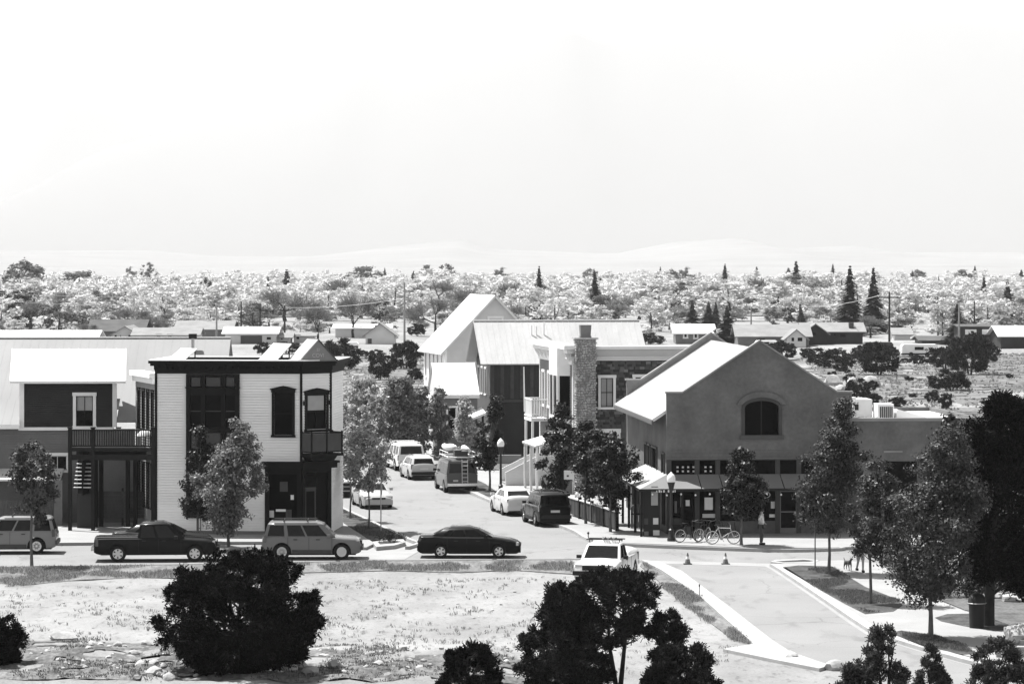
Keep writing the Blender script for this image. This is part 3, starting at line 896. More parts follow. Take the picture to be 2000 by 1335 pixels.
# stair: treads climbing away
tr = MB().box(xd(140), xd(157), 0, .24, -.04, .0).mesh('tread', M_white)  # white treads on a dark stair: the light on them is painted
tr2 = MB().box(xd(159), xd(175), 0, .24, -.04, .0).mesh('tread', M_white)
for k in range(9):
    z = zd(952) + k*(zd(893)-zd(952))/8
    place('tread', tr, deck, T(0, .5+k*.16, z)); place('tread', tr2, deck, T(0, .5+k*.16, z))
MB().box(xd(157), xd(159), .4, 2.2, 1.9, 4.2).build('stringer', M_wood, deck)
MB().box(xd(137), xd(177), 2.3, 2.4, .1, zf-.6).build('dark_backing', M_wood, deck)
MB().box(xd(141), xd(175), 1.5, 1.56, .1, 1.9).build('store_door', M_darksid, deck)
# things on the deck
u = empty('folded_parasol', P(283, 846, 168.5), 0, 'folded pale canvas parasol leaning on the deck railing', 'parasol')
mb = MB(); mb.lathe([(.0,.18),(.2,.14),(.36,.02),(.42,-.12),(.40,-.16)], (0,0,0), 12); mb.build('canvas', M_greysid, u, 40)
mb = MB(); mb.bar((0,0,-1.0),(0,0,.2),.025); mb.build('pole', M_wood, u)
# plank fence behind the deck
fo = P(185, 1030, 170.2); fo.z = 0
fence = empty('plank_fence', fo, R(-2), 'weathered horizontal plank fence under the timber deck', 'fence')
for k in range(7):
    MB().box(0, 2.95, -.015+.004*(k%2), .02, .55+k*.20, .55+k*.20+.185).build('plank', M_fence, fence)
for x in (.0, 1.4, 2.8): MB().box(x, x+.09, .021, .12, .1, 2.1).build('post', M_wood, fence)

# ================================================================ tall gabled house (A)
YA = 260.0
ao = P(870, 870, YA); ao.z = 0
ha = empty('gabled_house', ao, R(12), 'tall pale house with steep white roof and row of narrow windows', 'house')
wA = 7.9; dA = 9.2; zeA = 6.95; zrA = 11.05
mb = MB(); wall_boxes(mb, 0, wA, .1, zeA, [], .03, .25); lap(mb, 0, wA, .1, zeA, [], .16)
gable_lap(mb, lambda z: (max(0,(z-zeA)/(zrA-zeA)*wA/2), wA-(z-zeA)/(zrA-zeA)*wA/2), 0, wA, zeA, zrA-.05, .16)
mb.build('front_wall', M_greysid, ha)
opsA = [(.6+i*1.75, 1.25+i*1.75, 4.4, 6.5) for i in range(5)]
ML = T(0, dA, 0, R(-90))
sided_wall(ha, ML, 0, dA, .1, zeA, opsA, M_offw, .16, 'side_wall')
for a, b, c, d in opsA: window(ha, ML @ T((a+b)/2,0,c), b-a, d-c, .14, M_white, 2, 1, M_white)
sided_wall(ha, T(wA,0,0,R(90)), 0, dA, .1, zeA, [], M_greysid, .16, 'side_wall')
MB().box(0, wA, dA-.2, dA, .1, zeA).build('rear_wall', M_greysid, ha)
sl = (zrA-zeA)/(wA/2)
mb = MB(); seam_roof(mb, (-.5, dA+.5, zeA-.5*sl), (-.5, -.5, zeA-.5*sl), (wA/2, -.5, zrA+.05), (wA/2, dA+.5, zrA+.05), .12, .5); mb.build('roof_slope', M_roofw, ha)
mb = MB(); seam_roof(mb, (wA+.5, -.5, zeA-.5*sl), (wA+.5, dA+.5, zeA-.5*sl), (wA/2, dA+.5, zrA+.05), (wA/2, -.5, zrA+.05), .12, .5); mb.build('roof_slope', M_roofw, ha)
for a_ in (-.03, wA-.12): MB().box(a_,a_+.15,-.05,.1,.1,zeA).build('corner_board', M_white, ha)
window(ha, T(wA/2+.1, 0, 8.9), 1.0, .38, .14, M_white, 1, 1, M_dark)
# sloping porch roof at its left
po = MB(); po.sheet((-4.6,-2.2,2.9),(-.2,-2.6,3.9),(-.2,.6,4.1),(-4.6,.8,3.1),.18); po.build('porch_roof', M_roofw, ha)
for x, y in ((-4.3,-1.9),(-2.2,-2.0),(-.5,-2.2)): MB().box(x-.08,x+.08,y-.08,y+.08,0,2.85+(x+4.6)*.2).build('porch_post', M_white, ha)
MB().box(-4.2, -.3, -.2, -.05, .1, 3.0).build('porch_wall', M_darksid, ha)

# ================================================================ dark long-roofed house (B)
YB = 233.0
bo_ = P(950, 890, YB); bo_.z = 0
hb = empty('dark_house', bo_, R(8), 'dark board-clad house with long pale metal roof and overhanging gable', 'house')
wB = 11.2; dB = 7.6; zeB = 6.75; zrB = 9.45
mb = MB(); mb.box(.3, wB, .05, .25, 3.95, zeB); 
mb.build('upper_wall', M_darksid, hb)
bdm = MB().box(0, .23, 0, .05, 4.05, zeB-.05).mesh('board', M_darksid)
bdm2 = MB().box(0, .23, -.012, .05, 4.05, zeB-.05).mesh('board', mat('dark_board', .05, .7, .25, .3, 2.5))
for k in range(46):
    place('board', bdm if (k*7)%3 else bdm2, hb, T(.32+k*.236, .0, 0))
mb = MB(); wall_boxes(mb, .3, wB, .1, 3.8, [], .03, .25); lap(mb, .3, wB, .1, 3.8, [], .15); mb.build('lower_wall', M_darksid, hb)
MB().box(.28, wB, -.07, .2, 3.8, 3.97).build('belt_board', M_darkpanel, hb)
opsB = [(1.0+i*1.9, 1.8+i*1.9, 4.3, 6.1) for i in range(3)]
MLb = T(.3, dB, 0, R(-90))
sided_wall(hb, MLb, 0, dB, .1, zeB, opsB, M_darkpanel, .15, 'side_wall')
for a, b, c, d in opsB: window(hb, MLb @ T((a+b)/2,0,c), b-a, d-c, .12, M_greysid, 1, 1, M_dark)
mb = MB(MLb); gable_lap(mb, lambda z: ((z-zeB)/(zrB-zeB)*dB/2, dB-(z-zeB)/(zrB-zeB)*dB/2), 0, dB, zeB, zrB-.05, .15); mb.build('gable_wall', M_darksid, hb)
MB().box(wB-.2, wB, .1, dB, .1, zeB).build('end_wall', M_darksid, hb)
MB().box(.4, wB-.2, dB-.2, dB, .1, zeB).build('rear_wall', M_darksid, hb)
sb = (zrB-zeB)/(dB/2)
mb = MB(); seam_roof(mb, (-.45,-.4,zeB-.4*sb+.06), (wB+.5,-.4,zeB-.4*sb+.06), (wB+.5,dB/2,zrB+.06), (-.45,dB/2,zrB+.06), .1, .42); mb.build('roof_slope', M_roofg, hb)
mb = MB(); seam_roof(mb, (wB+.5,dB+.4,zeB-.4*sb+.06), (-.45,dB+.4,zeB-.4*sb+.06), (-.45,dB/2,zrB+.06), (wB+.5,dB/2,zrB+.06), .1, .42); mb.build('roof_slope', M_roofg, hb)
MB().box(-.45, wB+.5, dB/2-.1, dB/2+.1, zrB+.05, zrB+.13).build('ridge_cap', M_white, hb)
for x, h in ((3.6,1.0),(3.95,.95),(4.5,1.25)):
    q = MB(); q.bar((x, 2.4, 8.2), (x, 2.4, 8.2+h), .05, n=8); q.build('vent_pipe', M_white, hb)
# small white-roofed wing in front of its gable
c0 = P(852, 890, 229.0); c0.z = 0
hc = empty('front_wing', c0, R(8), 'small wing with bright white front roof beside the dark house', 'house')
wC = 3.0; zeC = 4.6; zrC = 6.65
sided_wall(hc, Matrix(), .3, wC-.1, .1, zeC, [(.8,1.4,2.0,3.6),(1.7,2.3,2.0,3.6)], M_midsid, .15, 'front_wall')
for x in (1.1, 2.0): window(hc, T(x,0,2.0), .6, 1.6, .1, M_white, 2, 1)
MB().prismx([(0,.1),(5,.1),(5,zeC),(2.5,zrC-.08),(0,zeC)], .05, .3).build('gable_wall', M_greysid, hc)
mb = MB(); seam_roof(mb, (-.05,-.35,zeC-.1), (wC,-.35,zeC-.1), (wC,2.5,zrC), (-.05,2.5,zrC), .1, .45, .02); mb.build('roof_slope', M_roofw, hc)
mb = MB(); seam_roof(mb, (wC,5.3,zeC-.1), (-.05,5.3,zeC-.1), (-.05,2.5,zrC), (wC,2.5,zrC), .1, .45, .02); mb.build('roof_slope', M_roofw, hc)
MB().box(0, wC, -.4, -.33, zeC-.34, zeC-.14).build('gutter', M_greysid, hc)
po = MB(); po.sheet((1.5,-2.6,2.7),(3.2,-2.2,3.35),(3.2,.1,3.6),(1.5,-.1,2.95),.15); po.build('porch_roof', M_roofw, hc)
for x in (1.7, 3.0): MB().box(x-.07,x+.07,-2.2,-2.06,0,2.7+(x-1.5)*.3).build('porch_post', M_wood, hc)
# low concrete yard wall
lw0 = P(928, 905, 222); lw0.z = 0
yw = empty('yard_wall', lw0, R(4), 'low pale concrete wall before the dark house', 'wall')
MB().box(0, 3.1, 0, .2, .1, .62).build('wall_face', M_conc, yw)
MB().box(-.03, 3.13, -.04, .24, .62, .70).build('coping', M_conc, yw)

# ================================================================ shingled house with stone chimney (D)
YD2 = 193.0
d0 = P(1120, 985, YD2); d0.z = 0
hd = empty('shingled_house', d0, R(8.5), 'flat-topped shingled house with white cornice, balcony and tall stone chimney', 'house')
def zD(py): return H-(py-YH)*YD2/F
wD = 7.0; dD = 12.5
wops = [(xx0, xx1, c, d) for xx0, xx1, c, d in ((1.63,2.38,zD(795),zD(738)), (3.7,4.3,zD(752),zD(737)), (1.5,2.6,zD(905),zD(845)))]
mb = MB(); wall_boxes(mb, 0, wD, .1, zD(701), wops, .04, .25); fw = mb.build('front_wall', mat('shake_backing', .05, .9, .1, .2), hd)
sh_w = .30; sh_h = .155
shm = [MB().add([(0,-.035,0),(sh_w-.02,-.035,0),(sh_w-.02,-.006,sh_h+.02),(0,-.006,sh_h+.02),(0,.04,0),(sh_w-.02,.04,0),(sh_w-.02,.04,sh_h+.02),(0,.04,sh_h+.02)],
       [(0,1,2,3),(4,5,1,0),(1,5,6,2),(0,3,7,4)]).mesh('shingle', m) for m in M_shingle]
rows = int((zD(701)-zD(800))/sh_h)
cnt = 0; rest = MB()
for r in range(int((zD(701)-.1)/sh_h)):
    z = zD(701) - (r+1)*sh_h
    x = 1.2 + (.15 if r % 2 else 0)*random.uniform(.7,1.2)
    while x < 6.6:
        xm = x+sh_w/2; zm = z+sh_h/2
        if not any(a-.14 < xm < b+.14 and c-.12 < zm < d+.12 for a, b, c, d in wops):
            M = T(x, .002*random.random(), z)
            if cnt < 300 and x < 5.4:
                place('shingle', random.choices(shm, (4,4,2,1))[0], fw, M); cnt += 1
            else:
                rest.M = M; rest.box(0, sh_w-.02, -.03, .04, 0, sh_h+.01)
        x += sh_w*random.choice((.8,1,1,1.2))*.99
rest.M = None
rr = rest.build('shingle', M_shingle[1], fw); rr['kind'] = 'stuff'
window(hd, T(2.0, 0, wops[0][2]), .75, wops[0][3]-wops[0][2], .15, M_white, 2, 2, M_dark, blind=(0,1))
window(hd, T(4.0, 0, wops[1][2]), .6, wops[1][3]-wops[1][2], .15, M_white, 1, 1, M_dark)
window(hd, T(2.05, 0, wops[2][2]), 1.1, wops[2][3]-wops[2][2], .2, M_white, 2, 1, M_dark)
# left wall to the street: grey clapboard with windows
MLd = T(0, dD, 0, R(-90))
opD = [(1.2,2.0,zD(805),zD(738)), (3.4,4.2,zD(805),zD(738)), (5.6,6.4,zD(805),zD(738))]
sided_wall(hd, MLd, 0, dD, .1, zD(701), opD, mat('slate_siding', .16, .7, .2, .08, 1.0), .15, 'side_wall')
for a, b, c, d in opD: window(hd, MLd @ T((a+b)/2,0,c), b-a, d-c, .14, M_white, 2, 1, M_white)
MB().box(wD-.2, wD, .3, dD, .1, zD(701)).build('end_wall', M_midsid, hd)
MB().box(.3, wD, dD-.2, dD, .1, zD(701)).build('rear_wall', M_midsid, hd)
# white projecting bay in that wall
by = MB(MLd); bays = [(7.9,9.0),(9.0,10.4),(10.4,11.5)]
by.prismz([(7.7,.0),(8.1,-.75),(11.1,-.75),(11.5,.0)], zD(735), zD(680)); by.prismz([(7.7,.0),(8.1,-.75),(11.1,-.75),(11.5,.0)], 4.0, zD(815))
for x in (8.1, 9.45, 10.95): by.box(x-.0, x+.16, -.75, -.6, zD(815), zD(735))
by.box(7.72,7.9,-.3,-.0,zD(815),zD(735))
byo = by.build('bay', M_white, hd)
MB(MLd).prismz([(7.8,.0),(8.18,-.68),(11.02,-.68),(11.4,.0)], zD(815)-.01, zD(735)+.01).build('pane', M_glass, byo)
# cornice and parapet
mb = MB(); mb.box(-.45, wD+.3, -.35, .3, zD(700), zD(696)); mb.box(-.15, wD+.2, -.10, .3, zD(696), zD(682)); mb.build('parapet', M_greysid, hd)
MB().box(-.5, wD+.35, -.42, .35, zD(682), zD(676)).build('coping', M_white, hd)
MB().box(-.3, wD, -.18, -.02, zD(704), zD(700)).build('frieze', M_white, hd)
mb = MB(MLd)
mb.box(-.5, dD+.4, -.62, .3, zD(682), zD(674)); mb.box(-.3, dD+.2, -.42, .3, zD(690), zD(682)); mb.box(-.1, dD+.1, -.12, .3, zD(712), zD(690))
mb.build('cornice', M_white, hd)
bk = MB().prismx([(-.02,0),(-.42,.62),(-.42,.70),(-.02,.70)], -.07, .07).mesh('bracket', M_white)
for k in range(9): place('bracket', bk, hd, MLd @ T(.3+k*1.45, 0, zD(690)-.70))
MB().box(-.1, wD, -.05, dD, zD(690), zD(688)).build('roof', M_roofg, hd)
MB(MLd).box(dD-.13, dD+.05, -.05, .1, .1, zD(712)).build('corner_board', M_white, hd)
MB(MLd).box(-.06, .12, -.05, .1, .1, zD(712)).build('corner_board', M_white, hd)
# stone chimney
chm = empty('chimney', (0,0,0), parent=hd); chm.matrix_local = T(.0, -.75, 0)
cx0, cx1 = 0.0, 1.27
ztc = zD(662)
core = MB(); core.box(cx0+.05, cx1-.05, .05, .74, .1, ztc); core.build('core', mat('mortar', .2, .95, .1, .1), chm)
st = MB()
def blob(mb_, c, r, n, nrm):
    # a faceted cobble bulging along nrm
    c = Vector(c); nrm = Vector(nrm); up = Vector((0,0,1)); s = nrm.cross(up).normalized()
    ring = []
    a0 = random.random()*6
    for k in range(n):
        a = a0 + 2*math.pi*k/n; rr_ = r*random.uniform(.8,1.15)
        ring.append(c + s*(rr_*math.cos(a)) + up*(rr_*.85*math.sin(a)))
    inn = [c + (q-c)*.6 + nrm*.05 for q in ring]
    mb_.add(ring+inn+[c+nrm*.07], [(k,(k+1)%n,n+(k+1)%n,n+k) for k in range(n)] + [(n+k, n+(k+1)%n, 2*n) for k in range(n)])
for face in range(2):
    W_ = cx1-cx0 if face == 0 else .7
    z = .2
    while z < ztc-.05:
        u = .07
        while u < W_-.02:
            r = random.uniform(.055,.10)
            uu = u + random.uniform(-.03,.03)
            zz = z + random.uniform(-.04,.04)
            if face == 0: blob(st, (cx0+uu, .05, zz), r, 6, (0,-1,0))
            else: blob(st, (cx0+.05, .05+uu*.98, zz), r, 6, (-1,0,0))
            u += r*1.75
        z += .145
sto = st.build('cobble_facing', M_stone, chm); sto['kind'] = 'stuff'
MB().box(cx0-.08, cx1+.08, -.06, .84, ztc, ztc+.10).build('cap_slab', M_metal, chm)
mb = MB(); mb.prismz([(.3,.15),(.97,.15),(.97,.6),(.3,.6)], ztc+.1, ztc+.2)
mb.add([(.34,.18,ztc+.2),(.93,.18,ztc+.2),(.93,.57,ztc+.2),(.34,.57,ztc+.2),(.30,.12,zD(634)),(.97,.12,zD(634)),(.97,.63,zD(634)),(.30,.63,zD(634))],[(4,5,6,7),(0,1,5,4),(1,2,6,5),(2,3,7,6),(3,0,4,7)])
mb.build('chimney_pot', mat('zinc', .16, .6, .4, .1), chm)
# balcony, posts and flag pole on the street wall
bl_ = empty('balcony', (0,0,0), parent=hd); bl_.matrix_local = MLd @ T(1.6, 0, 4.15)
MB().box(-1.4, 1.5, -1.05, 0, -.18, 0).build('floor', M_white, bl_)
bm_ = MB().box(-.03,.03,-.02,.02,.05,1.12).mesh('baluster', M_white)
for k in range(16): place('baluster', bm_, bl_, T(-1.32+k*.18, -1.0, 0))
for k in range(6): place('baluster', bm_, bl_, T(-1.35, -.9+k*.17, 0, R(90))); place('baluster', bm_, bl_, T(1.42, -.9+k*.17, 0, R(90)))
for z in (.08, 1.12): MB().box(-1.42, 1.5, -1.05, -.95, z, z+.07).build('rail', M_white, bl_)
for z in (.08, 1.12): MB().box(1.38, 1.48, -.95, -.02, z, z+.07).build('rail', M_white, bl_)
for z in (.08, 1.12): MB().box(-1.42, -1.32, -.95, -.02, z, z+.07).build('rail', M_white, bl_)
for x in (-1.3, 1.4): MB().box(x-.07,x+.07,-1.02,-.88,-4.0,-.18).build('post', M_white, bl_)
q = MB(); q.bar((-1.2,-1.05,.3),(-1.2,-1.1,3.1),.05,.035,8); q.build('flag_pole', M_white, bl_)
# porch roof strip and steps up to the street door
mb = MB(MLd); mb.sheet((6.8,-2.2,2.95),(11.8,-2.2,2.95),(11.8,-.0,3.55),(6.8,-.0,3.55),.12); mb.build('porch_roof', M_roofw, hd)
for x in (7.0, 9.3, 11.6): MB(MLd).box(x-.07, x+.07, -2.1, -1.96, .1, 2.85).build('porch_post', M_white, hd)
sts = MB(MLd)
for k in range(6): MB(MLd).box(2.2, 4.6, -1.0-.3*(6-k), -.1, .1+.17*k, .1+.17*(k+1)-.01).build('step', M_conc, hd)
for xx in (2.1, 4.62):
    q = MB(MLd); q.prismx([(-2.9,.1),(-2.9,.95),(-.9,1.95),(-.1,1.95),(-.1,.1)], xx, xx+.08); q.build('stair_side', M_offw, hd)

# ================================================================ stucco cafe with gable (right)
YC = 165.0; CM = YC/F
co = P(1302, 1040, YC); co.z = 0
cafe = empty('stucco_cafe', co, R(4.5), 'grey stucco gabled cafe with arched upper window and canvas awning', 'building')
def zc(py): return H-(py-YH)*CM
def xc(px): return (px-1302)*CM
wC_ = xc(1668); dC = 18.0
zsh = zc(768); zpk = zc(667); xpk = xc(1486)
# gable front with the arched opening cut out
ax0, ax1, az0, azs, azt = xc(1456), xc(1523), zc(850), zc(797), zc(783)
arch = [(ax1, azs)]
for k in range(1, 12):
    t = k/12; a = math.pi*t
    arch.append(((ax0+ax1)/2 + (ax1-ax0)/2*math.cos(a), azs + (azt-azs)*math.sin(a)))
arch.append((ax0, azs))
zb = zc(896)
def gable_front(mb_, y0, y1, zb_, with_arch):
    xm = (ax0+ax1)/2
    left = [(0,zb_),(0,zsh),(xc(1332),zsh),(xpk,zpk)]
    right = [(xpk,zpk),(xc(1640),zsh),(wC_,zsh),(wC_,zb_)]
    if with_arch:
        top = [(p[0],p[1]) for p in arch]      # right to left over the top
        mid = len(top)//2
        mb_.prism(left + [(top[mid][0], top[mid][1])] + top[mid+1:] + [(ax0,az0),(xm,az0),(xm,zb_)], y0, y1)
        mb_.prism(right + [(xm,zb_),(xm,az0),(ax1,az0)] + top[:mid+1], y0, y1)
    else:
        mb_.prism(left + right[1:], y0, y1)
    return mb_
mb = gable_front(MB(), 0, .3, zb, True); mb.build('front_gable', M_stucco, cafe)
# coping along the gable
cp = MB()
pts = [(-.06,zsh),(xc(1333),zsh),(xpk,zpk),(xc(1639),zsh),(wC_+.06,zsh)]
for (xa,za),(xb,zb2) in zip(pts[:-1], pts[1:]):
    cp.prism([(xa,za),(xb,zb2),(xb,zb2+.09),(xa,za+.09)], -.06, .36)
cp.build('coping', M_stucco2, cafe)
MB().box(-.02, wC_, -.04, .0, zc(884), zc(880)).build('string_course', M_stucco, cafe)
MB().box(-.02, wC_, -.06, .0, zc(897), zc(893)).build('string_course', M_stucco, cafe)
# arched window: surround, hood, sill, glass
sur = MB()
out = [(ax1+.16, azs)] + [((ax0+ax1)/2+((ax1-ax0)/2+.16)*math.cos(math.pi*k/12), azs+(azt-azs+.16)*math.sin(math.pi*k/12)) for k in range(1,12)] + [(ax0-.16, azs)]
for k in range(len(arch)-1):
    sur.prism([arch[k], out[k], out[k+1], arch[k+1]], -.05, .08)
sur.prism([(ax0,azs),(ax0-.16,azs),(ax0-.16,az0),(ax0,az0)], -.05, .08)
sur.prism([(ax1,az0),(ax1+.16,az0),(ax1+.16,azs),(ax1,azs)], -.05, .08)
aw = sur.build('arched_window', mat('window_surround', .055, .8, .2, .15), cafe)
MB().box(ax0-.25, ax1+.25, -.12, .05, az0-.2, az0).build('sill', mat('sill_stone', .075, .85, .2, .15), aw)
hd_ = MB()
o1 = [((ax0+ax1)/2+((ax1-ax0)/2+.17)*math.cos(math.pi*(.12+.76*k/12)), azs+(azt-azs+.17)*math.sin(math.pi*(.12+.76*k/12))) for k in range(13)]
o2 = [((ax0+ax1)/2+((ax1-ax0)/2+.42)*math.cos(math.pi*(.06+.88*k/12)), azs+(azt-azs+.46)*math.sin(math.pi*(.06+.88*k/12))) for k in range(13)]
for k in range(12): hd_.prism([o1[k], o2[k], o2[k+1], o1[k+1]], -.09, .02)
hd_.build('arch_hood', M_stucco, aw)
pn = MB(); pn.prism([(ax0,az0),(ax1,az0)] + arch, .16, .18); pn.build('pane', M_glass, aw)
pb = MB(); pb.box((ax0+ax1)/2-.025, (ax0+ax1)/2+.025, .13, .17, az0, azt-.02); pb.build('glazing_bar', M_black, aw)
# side walls, rear gable, roof
zw = zc(838)
sops = [(dC-16.2+i*.0, dC-16.2, 3, 4) for i in range(0)]
MLc = T(0, dC, 0, R(-90))
opc = [(9.0,9.9,3.0,4.2),(10.5,11.4,3.0,4.2),(12.2,14.2,3.0,4.2),(16.3,17.3,3.0,4.1)]
mb = MB(MLc); wall_boxes(mb, .1, dC-.3, 2.9, 6.3, opc, 0, .3); mb.build('side_wall', M_stucco, cafe)
for a, b, c, d in opc: window(cafe, MLc @ T((a+b)/2,0,c), b-a, d-c, .08, M_darkpanel, 1, 2 if b-a > 1 else 1, M_black)
mb = MB(MLc); wall_boxes(mb, .1, dC-.3, .1, 2.9, [(k*2.2+.6, k*2.2+2.1, .5, 2.6) for k in range(8)], 0, .3); sw = mb.build('side_base', M_darkpanel, cafe)
for k in range(8): MB(MLc).box(k*2.2+.58, k*2.2+2.12, .12, .14, .48, 2.62).build('pane', M_glass, sw)
MB().box(wC_-.3, wC_, .3, dC, .1, 6.3).build('end_wall', M_stucco, cafe)
mb = gable_front(MB(), dC-.3, dC, .1, False); mb.build('rear_gable', M_stucco, cafe)
cp = MB()
for (xa,za),(xb,zb2) in zip(pts[:-1], pts[1:]): cp.prism([(xa,za),(xb,zb2),(xb,zb2+.09),(xa,za+.09)], dC-.34, dC+.06)
cp.build('coping', M_stucco2, cafe)
zrr = zpk-.38; ov = .68
slc = (zpk-zsh)/(xpk-xc(1332))
zev = zrr - slc*(xpk+ov)
mb = MB(); seam_roof(mb, (-ov, dC-.32, zev), (-ov, .32, zev), (xpk, .32, zrr), (xpk, dC-.32, zrr), .12, .45, .03); mb.build('roof_slope', M_roofw, cafe)
mb = MB(); seam_roof(mb, (2*xpk+.3, .32, zrr-slc*(xpk+.3)), (2*xpk+.3, dC-.32, zrr-slc*(xpk+.3)), (xpk, dC-.32, zrr), (xpk, .32, zrr), .12, .45, .03); mb.build('roof_slope', M_roofw, cafe)
MB().box(-ov-.05, -ov+.03, .3, dC-.3, zev-.24, zev-.05).build('fascia', mat('dark_fascia', .09, .7, .3, .1), cafe)
# shop front: piers, clerestory, stall riser, doors
xend = xc(1905)
mb = MB()
piers = [0, xc(1362)-.12, xc(1402)-.1, xc(1520)-.1, xc(1562)-.1, xc(1600), wC_-.3]
for x in piers: mb.box(x, x+.24, -.02, .3, .1, zc(897))
mb.box(0, wC_, -.015, .28, zc(938), zc(930)); mb.box(0, wC_, -.014, .28, zc(899), zc(896))
pf = mb.build('front_frame', M_darkpanel, cafe)
mb = MB(); mb.box(xc(1405), xc(1520), .0, .25, .1, zc(1018)); mb.box(.24, xc(1350), .0, .25, .1, .5); mb.box(xc(1560), wC_, .0, .25, .1, .9); mb.build('stall_riser', mat('stall_riser', .10, .8, .2, .25, 2.0), cafe)
for i, x in enumerate(piers[:-1]):
    xa = x+.24; xb = piers[i+1]
    if xb-xa < .1: continue
    MB().box(xa, xb, .10, .12, zc(930), zc(899)).build('clerestory_pane', M_glass, pf)
    MB().box(xa, xb, .14, .16, .1, zc(938)).build('shop_pane', M_glass, pf)
dr = MB(); dx = xc(1524)
dr.box(dx, dx+.09, .02, .1, .15, 2.35); dr.box(dx+.85, dx+.94, .02, .1, .15, 2.35); dr.box(dx+.09, dx+.85, .02, .1, .15, .42); dr.box(dx+.09, dx+.85, .02, .1, 2.24, 2.35); dr.box(dx+.09, dx+.85, .02, .1, 1.2, 1.26)
dro = dr.build('door', M_midsid, cafe); MB().box(dx+.09, dx+.85, .05, .06, .42, 2.24).build('door_pane', M_glass, dro)
# flat extension with roof plant
xx1 = xc(1930)
mb = MB(); wall_boxes(mb, wC_+.01, xx1, .1, zc(824), [(xc(1735), xc(1800), .4, zc(903)), (xc(1700), xc(1728), .1, 2.3), (xc(1820),xc(1900),.4,zc(903))], .25, .5)
ext = mb.build('extension_wall', M_stucco, cafe)
MB().box(wC_+.01, xx1, .2, .55, zc(824), zc(818)).build('extension_coping', M_stucco2, cafe)
MB().box(wC_+.01, xx1, .5, 12, zc(830), zc(826)).build('extension_roof', mat('membrane_roof', .55, .7, .2, .1), cafe)
MB().box(wC_+.01, xx1, 12, 12.3, .1, zc(818)).build('extension_rear', M_stucco, cafe)
MB().box(xx1-.3, xx1, .51, 12, .1, zc(818)).build('extension_end', M_stucco, cafe)
for a, b in ((1735,1800),(1700,1728),(1820,1900)): MB().box(xc(a), xc(b), .4, .42, .1, zc(903)).build('extension_pane', M_glass, ext)
MB().box(xc(1733), xc(1770), .18, .3, zc(886)-.0, zc(882)).build('lintel', M_stucco2, ext)
zr2 = zc(827)
q = MB(); q.bar((xc(1681),2.0,zr2),(xc(1681),2.0,zr2+1.1),.16,n=12); q.bar((xc(1681),2.0,zr2+1.1),(xc(1681),2.0,zr2+1.22),.26,.22,12); q.build('vent_stack', M_white, cafe)
hv = MB().box(xc(1690), xc(1732), 3.2, 5.0, zr2, zr2+1.05).build('roof_unit', M_greysid, cafe)
MB().box(xc(1690)+.05, xc(1704), 3.15, 3.2, zr2+.5, zr2+.8).build('intake', M_black, hv)
hv = MB().box(xc(1735), xc(1768), 2.2, 3.4, zr2, zr2+.85).build('roof_unit', M_white, cafe)
lv = MB().box(0, .05, 2.15, 2.2, zr2+.1, zr2+.72).mesh('louvre', M_black)
for k in range(7): place('louvre', lv, hv, T(xc(1740)+k*.10, 0, 0))
q = MB(); q.prism([(xc(1775),zr2),(xc(1835),zr2),(xc(1835),zr2+.2),(xc(1780),zr2+.55),(xc(1775),zr2+.55)], 2.4, 3.6); q.build('roof_duct', M_white, cafe)
q = MB()
for k in range(5): q.box(xc(1694)+k*.22, xc(1694)+k*.22+.12, 1.6, 1.8, zr2, zr2+.22)
q.build('pipe_run', M_metal, cafe)
# awnings: one along the front, one wrapping to the side
zA = zc(926); zB = 2.52; pr = 1.55
aw_ = empty('awning', (0,0,0), parent=cafe)
segs = [(0.0, xc(1362)), (xc(1364), xc(1404)), (xc(1406), xc(1464)), (xc(1466), xc(1524)), (xc(1526), xc(1580)), (xc(1582), wC_)]
for i, (a, b) in enumerate(segs):
    q = MB(); a0 = a - (pr if i == 0 else 0)
    q.sheet((a0,-pr,zB),(b,-pr,zB),(b,-.03,zA),(a,-.03,zA),.03); q.build('canvas', M_awn, aw_)
q = MB(); q.sheet((-pr,dC-9.5,zB),(-pr,-pr,zB),(-.0,-.03,zA),(-.03,dC-9.5,zA),.03); q.build('canvas', mat('awning_sunlit_canvas', .28, .8, .2, .08), aw_)  # same canvas as the front, paler: sun on this slope put into the colour
MB().box(-pr, wC_, -pr-.03, -pr, zB-.12, zB+.01).build('valance', M_black, aw_)
MB().box(-pr-.03, -pr, -pr, dC-9.5, zB-.12, zB+.01).build('valance', M_black, aw_)
sg = MB()
for k, (w_, h_) in enumerate(((.05,.10),(.09,.12),(.05,.10),(.08,.12),(.0,0),(.08,.12),(.05,.15),(.08,.10),(.05,.12))):
    if w_: sg.box(-.72+k*.115, -.72+k*.115+w_, -pr-.05, -pr-.036, zB-.16, zB-.16+h_)
sgo = sg.build('sign_lettering', M_greysid, aw_); sgo['kind'] = 'stuff'
pst = MB().box(-.06,.06,-.06,.06,.1,zB-.05).mesh('awning_post', M_wood)
for x, y in ((-1.45,-1.45),(-1.45,1.2),(-1.45,4.0),(-1.45,6.8),(.6,-1.45)): place('awning_post', pst, aw_, T(x,y,0))
blb = MB(); blb.lathe([(0,-.06),(.045,-.03),(.05,.01),(.02,.05),(0,.06)], n=8); bme = blb.mesh('light_bulb', M_lampg, 60)
for k in range(14): place('light_bulb', bme, aw_, T(-.9+k*.72, -pr+.05, zB-.26-.05*(k%2)))
